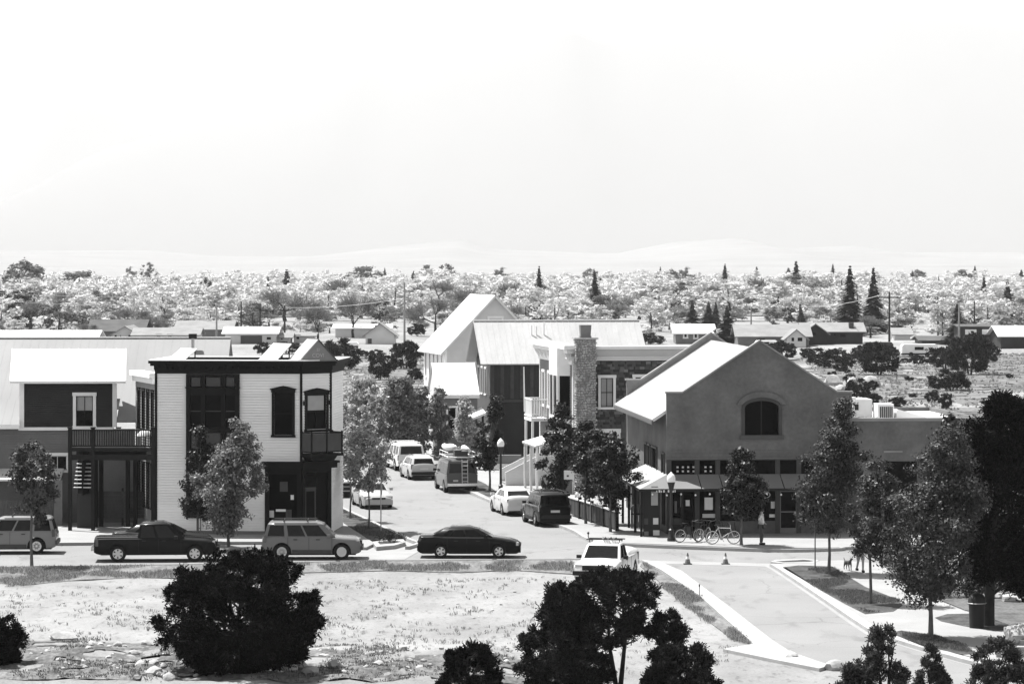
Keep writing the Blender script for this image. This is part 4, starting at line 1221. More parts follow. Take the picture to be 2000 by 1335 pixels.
# posters, boards, goods at the front
def card(x, z, w, h, m, nm='poster'): MB().box(xc(x), xc(x)+w, -.05+.12, -.03+.12+.03, z, z+h).build(nm, m, cafe)
for a in ((1377, 1.35, .42, .62, M_white),(1340, 1.55, .2, .3, M_white),(1373,.95,.7,.2,M_greysid),(1318,1.2,.12,.6,M_midsid),(1330,1.5,.1,.7,M_greysid),(1412,1.1,.5,.4,M_darkpanel),(1455,.98,.35,.14,M_midsid),(1508,1.4,.2,.35,M_greysid),(1505,.95,.28,.16,M_white)):
    card(*a)
for a, b, w in ((1322,912,4),(1377,912,2)):
    for k in range(w):
        for j in range(2):
            MB().box(xc(a+k*10.5), xc(a+k*10.5)+.1, .08, .1, zc(b+j*8)-.05, zc(b+j*8)+.04).build('window_decal', M_greysid, pf)
em = MB()
for k in range(14):
    a0_, a1_ = 2*math.pi*k/14, 2*math.pi*(k+1)/14
    em.prism([(r_*1.15*math.cos(a_), r_*.75*math.sin(a_)) for r_, a_ in ((.19,a0_),(.23,a0_),(.23,a1_),(.19,a1_))], 0, .012)
em.prism([(-.14,.0),(-.02,.06),(.12,-.04),(.14,-.0),(.02,.11),(-.1,.06)], 0, .014)
emo = em.build('window_emblem', M_greysid, cafe); emo.matrix_local = T(xc(1497), .08, zc(967))
# hanging banner, menu cases at the corner
for x, z, w, h, m in ((-.95,1.7,.34,.95,M_blind),(-.85,.75,.26,.32,M_greysid),(-.85,.2,.32,.26,M_greysid),(-1.3,.2,.22,.2,M_midsid),(-1.3,.75,.2,.3,M_darkpanel)):
    MB().box(x, x+w, -1.36, -1.32, z, z+h).build('menu_case', m, cafe)
MB().box(-1.35, -.5, -1.34, -1.28, .12, 2.4).build('entry_screen', M_black, cafe)

# arched garden gate and patio fence
ga = G(1232, 1032, .15)
gate = empty('arched_gate', ga, R(4), 'grey arched wooden gate at the cafe corner', 'gate')
for k in range(5):
    t0_, t1_ = k/5, (k+1)/5
    hh = lambda t: .95+.32*math.sin(math.pi*(.15+.7*t))
    MB().prism([(t0_*.68,.02),(t1_*.68-.012,.02),(t1_*.68-.012,hh(t1_)),(t0_*.68,hh(t0_))], 0, .04).build('plank', mat('gate_wood', .12, .8, .2, .3, 3), gate)
MB().box(0, .68, -.03, 0, .72, .80).build('cross_rail', M_wood, gate)
pf0 = G(1110, 1005, .15); pf1 = G(1205, 1036, .15)
dv = pf1-pf0; Lf = dv.length; ang = math.atan2(dv.y, dv.x)
pfence = empty('patio_fence', pf0, ang, 'dark patio fence with pale top rail along the side street', 'fence')
n = int(Lf/2.2)
for k in range(n+1):
    x = Lf*k/n
    MB().box(x-.08, x+.08, -.08, .08, 0, 1.15).build('post', M_fence if k in (2,) else M_wood, pfence)
    if k < n:
        for j in range(11):
            xx = x+.12+j*(Lf/n-.2)/11
            MB().box(xx, xx+(Lf/n-.2)/11-.02, -.02, .02, .1, .92).build('plank', M_darkpanel if (j+k)%3 else M_darksid, pfence)
        MB().box(x+.08, x+Lf/n-.08, -.07, .07, .96, 1.02).build('top_rail', M_greysid, pfence)

# ================================================================ houses across the valley floor
def simple_house(name, label, px0, px1, pyb, pyt_e, pyt_r, wall_m, roof_m, wins=(), depth=7.0, gable='side', yaw=0.0, door=None, chimney=None, group=None, trim=None):
    Y = F*H/(pyb-YH); s = Y/F
    o = empty(name, (( px0-1000)*s, Y, 0), yaw, label, 'house', group)
    w = (px1-px0)*s; ze_ = H-(pyt_e-YH)*s
    ops = [((a-px0)*s, (b-px0)*s, H-(d-YH)*s, H-(c-YH)*s) for a, b, c, d in wins]
    if gable == 'side':
        zr_ = H-(pyt_r-YH)*(Y+depth/2)/F
        mb = MB(); wall_boxes(mb, 0, w, 0, ze_, ops, 0, .3); mb.box(0,.3,.3,depth,0,ze_); mb.box(w-.3,w,.3,depth,0,ze_); mb.box(.3,w-.3,depth-.3,depth,0,ze_)
        mb.prismx([(0,ze_),(depth,ze_),(depth/2,zr_-.1)], 0, .3); mb.prismx([(0,ze_),(depth,ze_),(depth/2,zr_-.1)], w-.3, w)
        mb.build('wall', wall_m, o)
        k = (zr_-ze_)/(depth/2)
        mb = MB(); mb.sheet((-.6,-.6,ze_-.6*k+.05),(w+.6,-.6,ze_-.6*k+.05),(w+.6,depth/2,zr_+.05),(-.6,depth/2,zr_+.05),.15)
        mb.sheet((w+.6,depth+.6,ze_-.6*k+.05),(-.6,depth+.6,ze_-.6*k+.05),(-.6,depth/2,zr_+.05),(w+.6,depth/2,zr_+.05),.15)
    else:
        zr_ = H-(pyt_r-YH)*s
        mb = MB(); wall_boxes(mb, 0, w, 0, ze_, ops, 0, .3); mb.prism([(0,ze_),(w,ze_),(w/2,zr_-.1)], 0, .3)
        mb.box(0,.3,.3,depth,0,ze_); mb.box(w-.3,w,.3,depth,0,ze_); mb.box(.3,w-.3,depth-.3,depth,0,ze_)
        mb.build('wall', wall_m, o)
        k = (zr_-ze_)/(w/2)
        mb = MB(); mb.sheet((-.6,depth+.5,ze_-.6*k+.05),(-.6,-.5,ze_-.6*k+.05),(w/2,-.5,zr_+.05),(w/2,depth+.5,zr_+.05),.15)
        mb.sheet((w+.6,-.5,ze_-.6*k+.05),(w+.6,depth+.5,ze_-.6*k+.05),(w/2,depth+.5,zr_+.05),(w/2,-.5,zr_+.05),.15)
    rf = mb.build('roof', roof_m, o)
    for a, b, c, d in ops:
        wo_ = window(o, T((a+b)/2, 0, c), b-a, d-c, .18, trim or wall_m, 1, 1, trim or wall_m, sash_w=.08)
    if door:
        a, b, c, d = door
        MB().box((a-px0)*s, (b-px0)*s, -.06, -.01, H-(d-YH)*s, H-(c-YH)*s).build('door', M_darkpanel, o)
    if chimney:
        a, b, c = chimney
        q = MB(); q.box((a-px0)*s, (b-px0)*s, 1.2, 2.4, ze_-.5, H-(c-YH)*s); q.build('chimney', M_darkpanel, rf)
    return o
M_tan = mat('pale_wall', .50, .8, .2, .08, .5)
M_roofmid = mat('shingle_roof_grey', .20, .9, .15, .15, .6)
M_roofdk = mat('shingle_roof_dark', .075, .9, .15, .2, .6)
M_brown = mat('dark_log_wall', .028, .85, .2, .2, .8)
simple_house('mobile_home', 'long white bungalow with four small windows behind the left roofs', 262, 385, 668, 653, 640, M_tan, M_roofmid, ((306,314,654,662),(328,336,654,662)), 9, 'side')
simple_house('bungalow', 'white gable-end bungalow with three small windows at left', 217, 272, 667, 653, 637, M_tan, M_roofmid, ((223,229,653,660),(234,237,653,659),(250,256,653,660)), 12, 'gable')
simple_house('carport_house', 'low white house with open carport behind the rooftop panels', 440, 538, 672, 650, 638, M_tan, M_roofw, ((520,530,657,664),), 9, 'side', door=(470,512,655,671))
simple_house('small_house', 'small pale house left of the pediment with one window', 540, 566, 671, 658, 650, M_tan, M_roofmid, ((548,553,658,664),), 6, 'side')
simple_house('pale_cottage', 'pale cottage with single window above the pediment', 574, 612, 670, 655, 649, M_tan, M_roofmid, ((578,585,655,663),), 6, 'side')
simple_house('white_garage', 'white gabled garage with dark vent beneath the bare tree', 714, 770, 672, 652, 631, M_tan, M_roofmid, ((734,740,637,644),), 9, 'gable', door=(718,726,661,671))
simple_house('barn', 'long low pale shed beyond the white garage', 655, 760, 660, 640, 633, M_tan, M_roofw, (), 8, 'side')
simple_house('dark_roof_house', 'house with broad dark roof among the trees at left', 175, 278, 658, 645, 624, M_midsid, M_roofdk, (), 12, 'side')
simple_house('grey_roof_house', 'grey-roofed house behind the long bungalow', 345, 450, 660, 642, 626, M_midsid, M_roofmid, (), 12, 'side')
simple_house('left_shed', 'low building with white roof at far left', -80, 185, 676, 660, 645, M_tan, M_roofw, (), 10, 'side')
simple_house('ranch_house', 'grey hip-roofed ranch house behind the cafe gable', 1442, 1580, 676, 655, 634, M_midsid, M_roofmid, ((1480,1495,660,668),), 10, 'side')
simple_house('ranch_gable', 'pale gable end with double windows on the ranch house', 1537, 1574, 678, 658, 643, M_greysid, M_roofmid, ((1545,1552,658,667),(1557,1568,658,667)), 7, 'gable')
simple_house('log_house', 'dark log house with gabled porch and chimney', 1572, 1685, 672, 646, 630, M_brown, M_roofmid, ((1628,1633,650,656),(1640,1652,651,659)), 9, 'side', chimney=(1660,1669,630))
simple_house('log_porch', 'dark gabled porch on the log house', 1570, 1615, 673, 648, 632, M_brown, M_roofmid, ((1584,1594,648,655),), 5, 'gable')
simple_house('red_cottage', 'small grey cottage with white roof beside three dark spruces', 1320, 1392, 672, 649, 633, M_midsid, M_roofw, ((1336,1342,650,659),(1356,1362,650,660)), 8, 'side', trim=M_white)
simple_house('pale_barn', 'pale barn wall right of the tall utility pole', 1748, 1778, 664, 652, 640, M_greysid, M_roofmid, (), 8, 'side')
simple_house('long_shed', 'long low dark-roofed shed left of the dark cabin', 1800, 1880, 671, 664, 656, M_darkpanel, M_roofdk, (), 9, 'side')
simple_house('dark_cabin', 'dark flat-roofed cabin with two bright windows at right', 1876, 1950, 676, 637, 633, M_brown, M_roofdk, (), 8, 'side')
Y_ = F*H/(676-YH); s_ = Y_/F
for a, b in ((1885,1907),(1918,1940)):
    pass
simple_house('right_barn', 'dark long barn cropped by the right picture edge', 1955, 2120, 680, 655, 636, M_brown, M_roofw, (), 12, 'side')

def cabin_windows():
    c = [o for o in scene.objects if o.name.startswith('dark_cabin')][0]
    for a, b in ((1885,1907),(1918,1940)):
        s = s_
        q = MB(); q.box((a-1876)*s, (b-1876)*s, -.08, -.02, H-(653-YH)*s, H-(643-YH)*s); f_ = q.build('window', M_white, c)
        MB().box((a-1876)*s+.9, (a-1876)*s+1.3, -.10, -.085, H-(650-YH)*s, H-(646-YH)*s).build('pane', M_glass, f_)
cabin_windows()
# low pale wall / parked trailers before them
def trailer(name, label, px0, px1, pyb, pyt, m):
    Y = F*H/(pyb-YH); s = Y/F
    o = empty(name, ((px0-1000)*s, Y, 0), 0, label, 'trailer')
    w = (px1-px0)*s; h = H-(pyt-YH)*s
    mb = MB(); mb.prism([(0,.55),(w,.55),(w,h-.3),(w-.25,h),(.25,h),(0,h-.3)], 0, 2.4); mb.build('body', m, o)
    for x in (w*.25, w*.7):
        q = MB(Matrix.Translation((x,-.02,.36)) @ Matrix.Rotation(R(90),4,'X')); q.lathe([(0,-.1),(.34,-.1),(.36,0),(.34,.1),(0,.1)], n=12); q.build('wheel', M_rubber, o)
    MB().box(w*.35, w*.6, -.03, .0, h*.55, h*.8).build('window', M_glass, o)
    MB().box(.1, w-.1, .3, 2.1, .3, .55).build('chassis', M_black, o)
    return o
trailer('box_trailer', 'long white box trailer behind the field shrubs at right', 1762, 1832, 697, 672, M_white)
trailer('travel_trailer', 'small white travel trailer near the ranch house', 1476, 1520, 678, 665, M_white)
trailer('camper_trailer', 'dark open-sided trailer with pale frame beside utility pole', 1688, 1745, 700, 668, M_darkpanel)
trailer('parked_trailer', 'white trailer parked near the bare tree', 655, 700, 682, 668, M_white)

# utility poles and wires
def upole(px, pyb, pyt, label, arm=1.2, m=None, r=.14):
    Y = F*H/(pyb-YH); s = Y/F
    o = empty('utility_pole', ((px-1000)*s, Y, 0), 0, label, 'utility pole', 'utility poles across the valley')
    h = H-(pyt-YH)*s
    q = MB(); q.bar((0,0,0),(0,0,h),r*1.3,r*.8,8); q.build('pole', m or M_barkd, o)
    if arm:
        MB().box(-arm,arm,-.08,.08,h-.9,h-.72).build('cross_arm', m or M_barkd, o)
        for x in (-arm*.9,-arm*.4,arm*.4,arm*.9):
            q = MB(); q.bar((x,0,h-.72),(x,0,h-.5),.05,n=6); q.build('insulator', M_greysid, o)
    return Vector(((px-1000)*s, Y, h-.5))
M_pp = mat('pale_pole', .22, .9, .1, .2)
tops = {}
for k, (px, b, t, lab, arm) in enumerate((
    (1737,690,570,'tall utility pole with cross-arm right of the log house',1.8),
    (790,690,552,'pale utility pole rising beside the white house roof',0),
    (423,668,595,'pale utility pole above the long bungalow',0),
    (471,660,588,'utility pole just right of the pale one',0),
    (508,660,592,'utility pole in front of the conifers at left',0),
    (556,668,596,'double utility pole beside the carport house',1.0),
    (1027,640,598,'utility pole above the dark house ridge',0),
    (1076,640,590,'dark utility pole between roof and chimney',0),
    (1467,650,600,'utility pole left of the ranch house',0),
    (1562,648,594,'utility pole above the ranch roof',0),
    (1622,648,607,'thin utility pole behind the log house chimney',1.0),
    (1832,655,580,'grey utility pole with lamp in the pale trees',0),
    (1873,680,590,'white pole before the spruce at right',0),
    (1903,660,588,'thick pole behind the dark cabin',0))):
    tops[k] = upole(px, b, t, lab, arm, M_pp if k in (1,2,8,10,12) else None)
def wire(a, b, sag, label):
    a = Vector(a); b = Vector(b); pts = []
    for i in range(13):
        t = i/12; p = a.lerp(b, t); p.z -= sag*4*t*(1-t); pts.append(p)
    q = MB(); q.tube(pts, .035, 4); tag(q.build('power_line', M_greysid), label, 'wire', 'power lines')
wire(P(-60,567,520), P(423,577,520), .6, 'upper pale power line across the left trees')
wire(P(-60,583,520), P(423,592,520), .6, 'lower pale power line across the left trees')
wire(P(556,600,560), P(790,582,490), .5, 'power line left of the white-roofed house')
wire(tops[0]+Vector((-1.5,0,0)), P(1560,598,640), .6, 'power line from the tall pole to the ranch house')
wire(tops[0]+Vector((1.5,0,0)), P(2080,604,520), .6, 'power line from the tall pole to the right edge')

# ================================================================ vehicles
def wheel_meshes(r, w, spokes=5, style='alloy'):
    RXm = Matrix.Rotation(R(90), 4, 'X')
    ty = MB(RXm); ty.lathe([(r*.62,-w/2),(r*.93,-w/2),(r,-w*.32),(r,w*.32),(r*.93,w/2),(r*.62,w/2),(r*.62,-w/2)], n=22)
    hub = MB(RXm); hub.lathe([(0,-w*.30),(r*.64,-w*.30),(r*.64,w*.30),(0,w*.30)], n=18)
    rim = MB(RXm); rim.lathe([(r*.56,-w*.46),(r*.66,-w*.48),(r*.66,w*.48),(r*.56,w*.46)], n=22)
    rim.lathe([(0,-w*.44),(r*.17,-w*.42),(r*.17,w*.42),(0,w*.44)], n=12)
    for s_ in range(spokes):
        a = 2*math.pi*s_/spokes
        for sg_ in (-1,1):
            d = Vector((math.cos(a), math.sin(a), 0)); n_ = Vector((-math.sin(a), math.cos(a), 0))
            wd_ = .16*r if style == 'alloy' else .24*r
            z0_ = sg_*w*.40
            p = [d*r*.12+n_*wd_*.7, d*r*.12-n_*wd_*.7, d*r*.58-n_*wd_, d*r*.58+n_*wd_]
            rim.add([(q.x,q.y,z0_) for q in p]+[(q.x,q.y,z0_-sg_*.03) for q in p], [(0,1,2,3),(7,6,5,4),(0,4,5,1),(1,5,6,2),(2,6,7,3),(3,7,4,0)])
    return ty.mesh('tyre', M_rubber, 40), hub.mesh('wheel', M_black), rim.mesh('rim', M_alloy, 30)
_wc = {}
def add_wheels(car, xs__, track, r, w, spokes, style='alloy'):
    key = (r, w, spokes, style)
    if key not in _wc: _wc[key] = wheel_meshes(r, w, spokes, style)
    ty, hub, rim = _wc[key]
    for x in xs__:
        for s_ in (-1, 1):
            h_ = place('wheel', hub, car, T(x, s_*(track-w/2), r)); place('tyre', ty, h_); place('rim', rim, h_)

def loft_body(top, xr, xf, r_arch, sill, wmax, zshoulder, x_axles, endt=.16, crown=.06):
    """top: [(x,z)] rear to front"""
    txs = [p[0] for p in top]; tzs = [p[1] for p in top]
    st = set(np.linspace(xr, xf, 44)) | set(txs)
    for a in x_axles:
        st |= {a-r_arch-.004, a-r_arch, a+r_arch, a+r_arch+.004}
        st |= {a+r_arch*math.cos(math.pi*k/10) for k in range(1,10)}
    st = sorted(x for x in st if xr-1e-6 <= x <= xf+1e-6)
    rings = []
    L2 = (xf-xr)/2; cx = (xf+xr)/2
    for x in st:
        zt = float(np.interp(x, txs, tzs))
        zb = sill
        e = abs(x-cx)/L2
        if e > .93: zb = sill + (e-.93)/.07*.10
        for i_, a in enumerate(x_axles):
            if abs(x-a) <= r_arch+1e-9:
                zb = max(sill, r_arch*.86*0 + AXZ + math.sqrt(max(0, r_arch**2-(x-a)**2)))
        zb = min(zb, zt-.06)
        w = wmax*(1 - endt*e**7) * (1-.02*e**2)
        def lv(z): return min(max(z, zb+.002), zt-.03)
        rings.append([(x, w*.955, zb), (x, w*.99, lv(.34)), (x, w, lv(.5)), (x, w*.995, lv(zshoulder)), (x, w*.965, zt-.02-.03), (x, w*.90, zt), (x, w*.45, zt+crown*.8), (x, 0, zt+crown)])
    v = []; f = []
    m = len(rings[0]); full = 2*m-1
    for rg in rings:
        left = rg; right = [(p[0], -p[1], p[2]) for p in rg[:-1]][::-1]
        v += left + right
    for i in range(len(rings)-1):
        for j in range(full-1):
            f.append((i*full+j, i*full+j+1, (i+1)*full+j+1, (i+1)*full+j))
    f.append(tuple(range(full-1,-1,-1))); f.append(tuple(range((len(rings)-1)*full, len(rings)*full)))
    mb = MB(); mb.add(v, f)
    return mb

AXZ = .33
def cabin(car, paint, xr0, xf0, xr1, xf1, zb, zr, wb, wr, splits, pillar=.06, roof_part='roof', glass=None, top=.13, windshield=True, rear=True):
    """a loft from the belt line to the roof with glass panes on its faces"""
    glass = glass or M_carglass
    zt = zr-top
    k_ = 0.94
    A = [(xr0,-wb,zb),(xf0,-wb,zb),(xf0,wb,zb),(xr0,wb,zb)]
    fz = (zt-zb)/(zr-zb)
    xr_t = xr0+(xr1-xr0)*fz; xf_t = xf0+(xf1-xf0)*fz; w_t = wb+(wr-wb)*fz
    B = [(xr_t,-w_t,zt),(xf_t,-w_t,zt),(xf_t,w_t,zt),(xr_t,w_t,zt)]
    C = [(xr1+.02,-wr*.96,zr-.065),(xf1-.02,-wr*.96,zr-.065),(xf1-.02,wr*.96,zr-.065),(xr1+.02,wr*.96,zr-.065)]
    D = [(xr1+.10,-wr*.80,zr-.012),(xf1-.16,-wr*.80,zr-.012),(xf1-.16,wr*.80,zr-.012),(xr1+.10,wr*.80,zr-.012)]
    E = [(xr1+.16,-wr*.4,zr+.03),(xf1-.22,-wr*.4,zr+.03),(xf1-.22,wr*.4,zr+.03),(xr1+.16,wr*.4,zr+.03)]
    v = A+B+C+D+E; f = []
    for q in range(4):
        for i in range(4):
            f.append((q*4+i, q*4+(i+1)%4, q*4+4+(i+1)%4, q*4+4+i))
    f.append((16,17,18,19))
    mb = MB(); mb.add(v, f); body = mb.build(roof_part, paint, car, 50)
    def pane(p00, p10, p11, p01, u0, u1, v0, v1, nm, m):
        p00,p10,p11,p01 = map(Vector,(p00,p10,p11,p01))
        def at(u, v_): return (p00*(1-u)+p10*u)*(1-v_) + (p01*(1-u)+p11*u)*v_
        n = (p10-p00).cross(p01-p00).normalized()
        q = [at(u0,v0)+n*.006, at(u1,v0)+n*.006, at(u1,v1)+n*.006, at(u0,v1)+n*.006]
        q2 = [x-n*.02 for x in q]
        mm = MB(); mm.add(q+q2, [(0,1,2,3),(0,4,5,1),(1,5,6,2),(2,6,7,3),(3,7,4,0)]); mm.build(nm, m, car)
    for u0, u1 in splits:
        pane(A[0],A[1],B[1],B[0],u0,u1,.06,.96,'side_window',glass)
        pane(A[2],A[3],B[3],B[2],1-u1,1-u0,.06,.96,'side_window',glass)
    if windshield: pane(A[1],A[2],B[2],B[1],.06,.94,.05,.97,'windshield',glass)
    if rear: pane(A[3],A[0],B[0],B[3],.08,.92,.10,.95,'rear_window',glass)
    return body

_pc = {}
def paint(v):
    k = 'car_paint_%03d' % int(v*1000)
    m = mat(k, v, 0.4, 0.05, 0.0, coat=1.0)
    b = m.node_tree.nodes['Principled BSDF']
    b.inputs['Coat IOR'].default_value = 1.17; b.inputs['Coat Roughness'].default_value = 0.16
    return m

def lights(car, xf, xr, zf, zr_, wf, wr_, hs=(.34,.16), ts=(.16,.3), inset=.03):
    for s_ in (-1,1):
        q = MB(); q.box(xf-.10, xf+.015, s_*wf-hs[0]/2, s_*wf+hs[0]/2, zf-hs[1]/2, zf+hs[1]/2); q.build('headlight', M_lens, car)
        q = MB(); q.box(xr-.015, xr+.12, s_*wr_-ts[0]/2, s_*wr_+ts[0]/2, zr_-ts[1]/2, zr_+ts[1]/2); q.build('tail_light', M_red, car)

def mirrors(car, x, y, z, m):
    for s_ in (-1,1):
        q = MB(); q.box(x-.08, x+.08, s_*y-.1, s_*y+.1, z, z+.14); q.build('mirror', m, car)

def handles(car, xs__, y, z):
    for x in xs__:
        for s_ in (-1,1):
            MB().box(x-.09, x+.09, s_*y-.02, s_*y+.02, z-.018, z+.018).build('door_handle', M_black, car)

def seams(car, xs__, y, z0, z1):
    for x in xs__:
        for s_ in (-1,1): MB().box(x-.008, x+.008, s_*y-.004, s_*y+.004, z0, z1).build('door_gap', M_black, car)

def base(car, xr, xf, w, z0=.20, z1=.62):
    MB().box(xr+.25, xf-.25, -w+.22, w-.22, z0, z1).build('underbody', M_black, car)

def make_car(kind, pv, label, loc, yaw, opt=()):
    global AXZ
    car = empty({'sedan':'sedan_car','suv':'parked_suv','pickup':'pickup_truck','van':'cargo_van','wagon':'station_wagon','camper':'camper_pickup','work':'work_pickup','explorer':'parked_suv'}[kind], loc, yaw, label, {'sedan':'car','wagon':'car','suv':'suv','explorer':'suv','pickup':'pickup','camper':'pickup','work':'pickup','van':'van'}[kind])
    pt = paint(pv)
    if kind == 'sedan':
        AXZ = .31
        top = [(-2.40,.62),(-2.38,.86),(-2.28,.99),(-1.65,1.02),(-1.2,.985),(.75,.97),(1.2,.93),(1.9,.83),(2.25,.72),(2.40,.60)]
        loft_body(top, -2.40, 2.40, .37, .20, .90, .78, (-1.32, 1.40)).build('body', pt, car, 38)
        cabin(car, pt, -1.85, 1.12, -.95, .22, .97, 1.44, .76, .58, ((.17,.30),(.32,.56),(.585,.86)))
        lights(car, 2.30, -2.33, .66, .84, .62, .60, (.38,.15), (.36,.15))
        base(car, -2.4, 2.4, .9); add_wheels(car, (-1.32,1.40), .90, .32, .21, 5)
        mirrors(car, .78, .97, .95, pt); handles(car, (-.62,.42), .895, .80); seams(car, (-1.02,-.1,.95), .893, .25, .92)
        MB().box(-2.43,-2.36,-.80,.80,.33,.58).build('bumper', pt, car); MB().box(2.33,2.42,-.80,.80,.26,.52).build('bumper', pt, car)
        MB().box(2.395,2.43,-.38,.38,.56,.66).build('grille', M_black, car); MB().box(-2.45,-2.42,-.26,.26,.66,.78).build('number_plate', M_plate, car)
    elif kind in ('suv','explorer'):
        AXZ = .36
        hh = 1.74
        top = [(-2.30,.62),(-2.29,.95),(-2.22,1.08),(-1.0,1.08),(.85,1.06),(1.3,1.02),(2.0,.97),(2.20,.88),(2.30,.66)]
        loft_body(top, -2.30, 2.30, .44, .27, .92, .86, (-1.38,1.40), endt=.10).build('body', pt, car, 38)
        cabin(car, pt, -2.22, 1.10, -2.02, .42, 1.06, hh, .83, .70, ((.05,.29),(.345,.585),(.615,.90)))
        lights(car, 2.22, -2.22, .80, .98, .66, .80, (.30,.18), (.14,.34))
        base(car, -2.3, 2.3, .92); add_wheels(car, (-1.38,1.40), .92, .37, .25, 5 if kind == 'suv' else 8, 'alloy' if kind == 'suv' else 'steel')
        mirrors(car, .80, 1.0, 1.04, M_black if kind=='suv' else pt); handles(car, (-.75,.30), .918, .94); seams(car, (-1.1,-.12,.95), .916, .34, 1.04)
        for a, b in ((-2.36,-2.26),(2.27,2.38)):
            MB().box(a,b,-.86,.86,.44,.62).build('bumper', M_black if kind=='suv' else M_darkpanel, car)
        for s_ in (-.92,.92): MB().box(-.90,.92,s_-.015,s_+.015,.28,.46).build('side_cladding', M_black if kind=='suv' else M_darkpanel, car)
        MB().box(2.28,2.325,-.5,.5,.68,.86).build('grille', M_black, car); MB().box(-2.325,-2.29,-.24,.24,.76,.88).build('number_plate', M_plate, car)
        for s_ in (-1,1):
            q = MB(); q.bar((-1.8,s_*.62,hh+.07),(.2,s_*.62,hh+.07),.025); q.build('roof_rail', M_black, car)
        for x in (-1.3,-.2):
            q = MB(); q.bar((x,-.66,hh+.07),(x,.66,hh+.07),.025); q.bar((x,-.62,hh),(x,-.62,hh+.07),.02); q.bar((x,.62,hh),(x,.62,hh+.07),.02); q.build('cross_bar', M_black, car)
    elif kind in ('pickup','work','camper'):
        AXZ = .37
        top = [(-2.85,.70),(-2.84,1.02),(-2.78,1.09),(-.55,1.09),(.9,1.08),(1.3,1.05),(2.35,.98),(2.68,.90),(2.80,.66)]
        loft_body(top, -2.85, 2.80, .45, .34, .95, .9, (-1.75,1.78), endt=.08).build('body', pt, car, 38)
        if kind == 'pickup':
            cabin(car, pt, -.85, 1.32, -.72, .52, 1.07, 1.80, .85, .72, ((.06,.40),(.46,.86)))
            MB().box(-2.70,-.85,-.80,.80,1.085,1.125).build('bed_shade_plate', M_black, car)  # flat black plate standing in for the shaded hollow of the open bed
        else:
            cabin(car, pt, -.45, 1.28, -.30, .52, 1.07, 1.74, .85, .70, ((.08,.42),(.47,.86)))
            cabin(car, pt, -2.80, -.52, -2.68, -.60, 1.07, 1.80 if kind=='camper' else 1.30, .88, .76, ((.1,.45),(.52,.9)) if kind=='camper' else (), roof_part='shell', windshield=False, rear=(kind=='camper'))
        lights(car, 2.70, -2.77, .84, .90, .68, .84, (.30,.20), (.14,.34))
        base(car, -2.8, 2.8, .95, .3, .8); add_wheels(car, (-1.75,1.78), .95, .38, .25, 6)
        mirrors(car, .92, 1.03, 1.06, M_black); handles(car, (-.55,.36) if kind=='pickup' else (.2,), .948, .97); seams(car, (-.80,.12,1.15), .946, .42, 1.06)
        MB().box(-2.98,-2.84,-.9,.9,.52,.68).build('bumper', M_chrome, car); MB().box(2.76,2.90,-.9,.9,.50,.68).build('bumper', M_black if kind!='camper' else M_chrome, car)
        MB().box(2.77,2.825,-.5,.5,.72,.92).build('grille', M_black, car); MB().box(-2.99,-2.975,-.24,.24,.6,.7).build('number_plate', M_plate, car)
        if kind == 'camper':
            for x in (-2.2,-1.2,.0):
                q = MB(); q.bar((x,-.7,1.88),(x,.7,1.88),.025); q.bar((x,-.66,1.78),(x,-.66,1.88),.02); q.bar((x,.66,1.78),(x,.66,1.88),.02); q.build('cross_bar', M_white, car)
        if kind == 'work':
            for x in (-.1,.45):
                q = MB(); q.bar((x,-.8,1.84),(x,.8,1.84),.025); q.bar((x,-.66,1.72),(x,-.66,1.84),.02); q.bar((x,.66,1.72),(x,.66,1.84),.02); q.build('cross_bar', M_black, car)
            for k in range(6):
                q = MB(); y = -.15+.12*k; x = .05+.05*(k%3); q.bar((x,y,1.87),(x+.35,y+.08,1.92),.05,.03,6); q.build('rack_clamp', M_black if k%2 else M_metal, car)
            q = MB(); q.bar((.3,-.75,1.86),(.3,-.75,2.05),.02); q.lathe([(0,.02),(.05,.06),(.05,.12),(0,.16)], (.3,-.75,2.0), 8); q.build('beacon', M_black, car)
    elif kind == 'van':
        AXZ = .36
        top = [(-2.55,.60),(-2.54,1.15),(-2.50,1.18),(1.4,1.15),(1.75,1.10),(2.25,.98),(2.45,.80),(2.50,.60)]
        loft_body(top, -2.55, 2.50, .43, .30, .98, .95, (-1.55,1.75), endt=.05).build('body', pt, car, 38)
        cabin(car, pt, -2.50, 1.75, -2.38, 1.05, 1.15, 2.02, .95, .80, ((.04,.28),(.32,.56),(.60,.84)), top=.22, rear=True)
        lights(car, 2.40, -2.46, .80, .95, .70, .88, (.26,.2), (.12,.34))
        base(car, -2.5, 2.5, .98, .28, .75); add_wheels(car, (-1.55,1.75), .98, .37, .24, 8, 'steel')
        mirrors(car, 1.45, 1.06, 1.12, M_black); handles(car, (1.0,), .975, 1.0)
        MB().box(-2.68,-2.54,-.9,.9,.44,.60).build('bumper', M_chrome, car); MB().box(2.45,2.58,-.9,.9,.42,.60).build('bumper', M_chrome, car)
        MB().box(-2.57,-2.555,.25,.55,.70,.80).build('number_plate', M_plate, car)
        MB().box(-2.565,-2.548,-.008,.008,.55,1.9).build('door_gap', M_black, car)
        # ladder on the rear door
        for y in (-.32,.02):
            q = MB(); q.bar((-2.66,y,.62),(-2.55,y,2.02),.022); q.build('ladder_rail', M_greysid, car)
        for k in range(6):
            q = MB(); z = .72+k*.23; x = -2.66+.11*(z-.62)/1.4; q.bar((x,-.32,z),(x,.02,z),.02); q.build('ladder_rung', M_greysid, car)
        # roof rack and its load
        for s_ in (-.82,.82):
            q = MB(); q.bar((-2.3,s_,2.16),(1.0,s_,2.16),.025); q.bar((-2.3,s_,2.42),(.9,s_,2.42),.02); q.build('rack_rail', M_white, car)
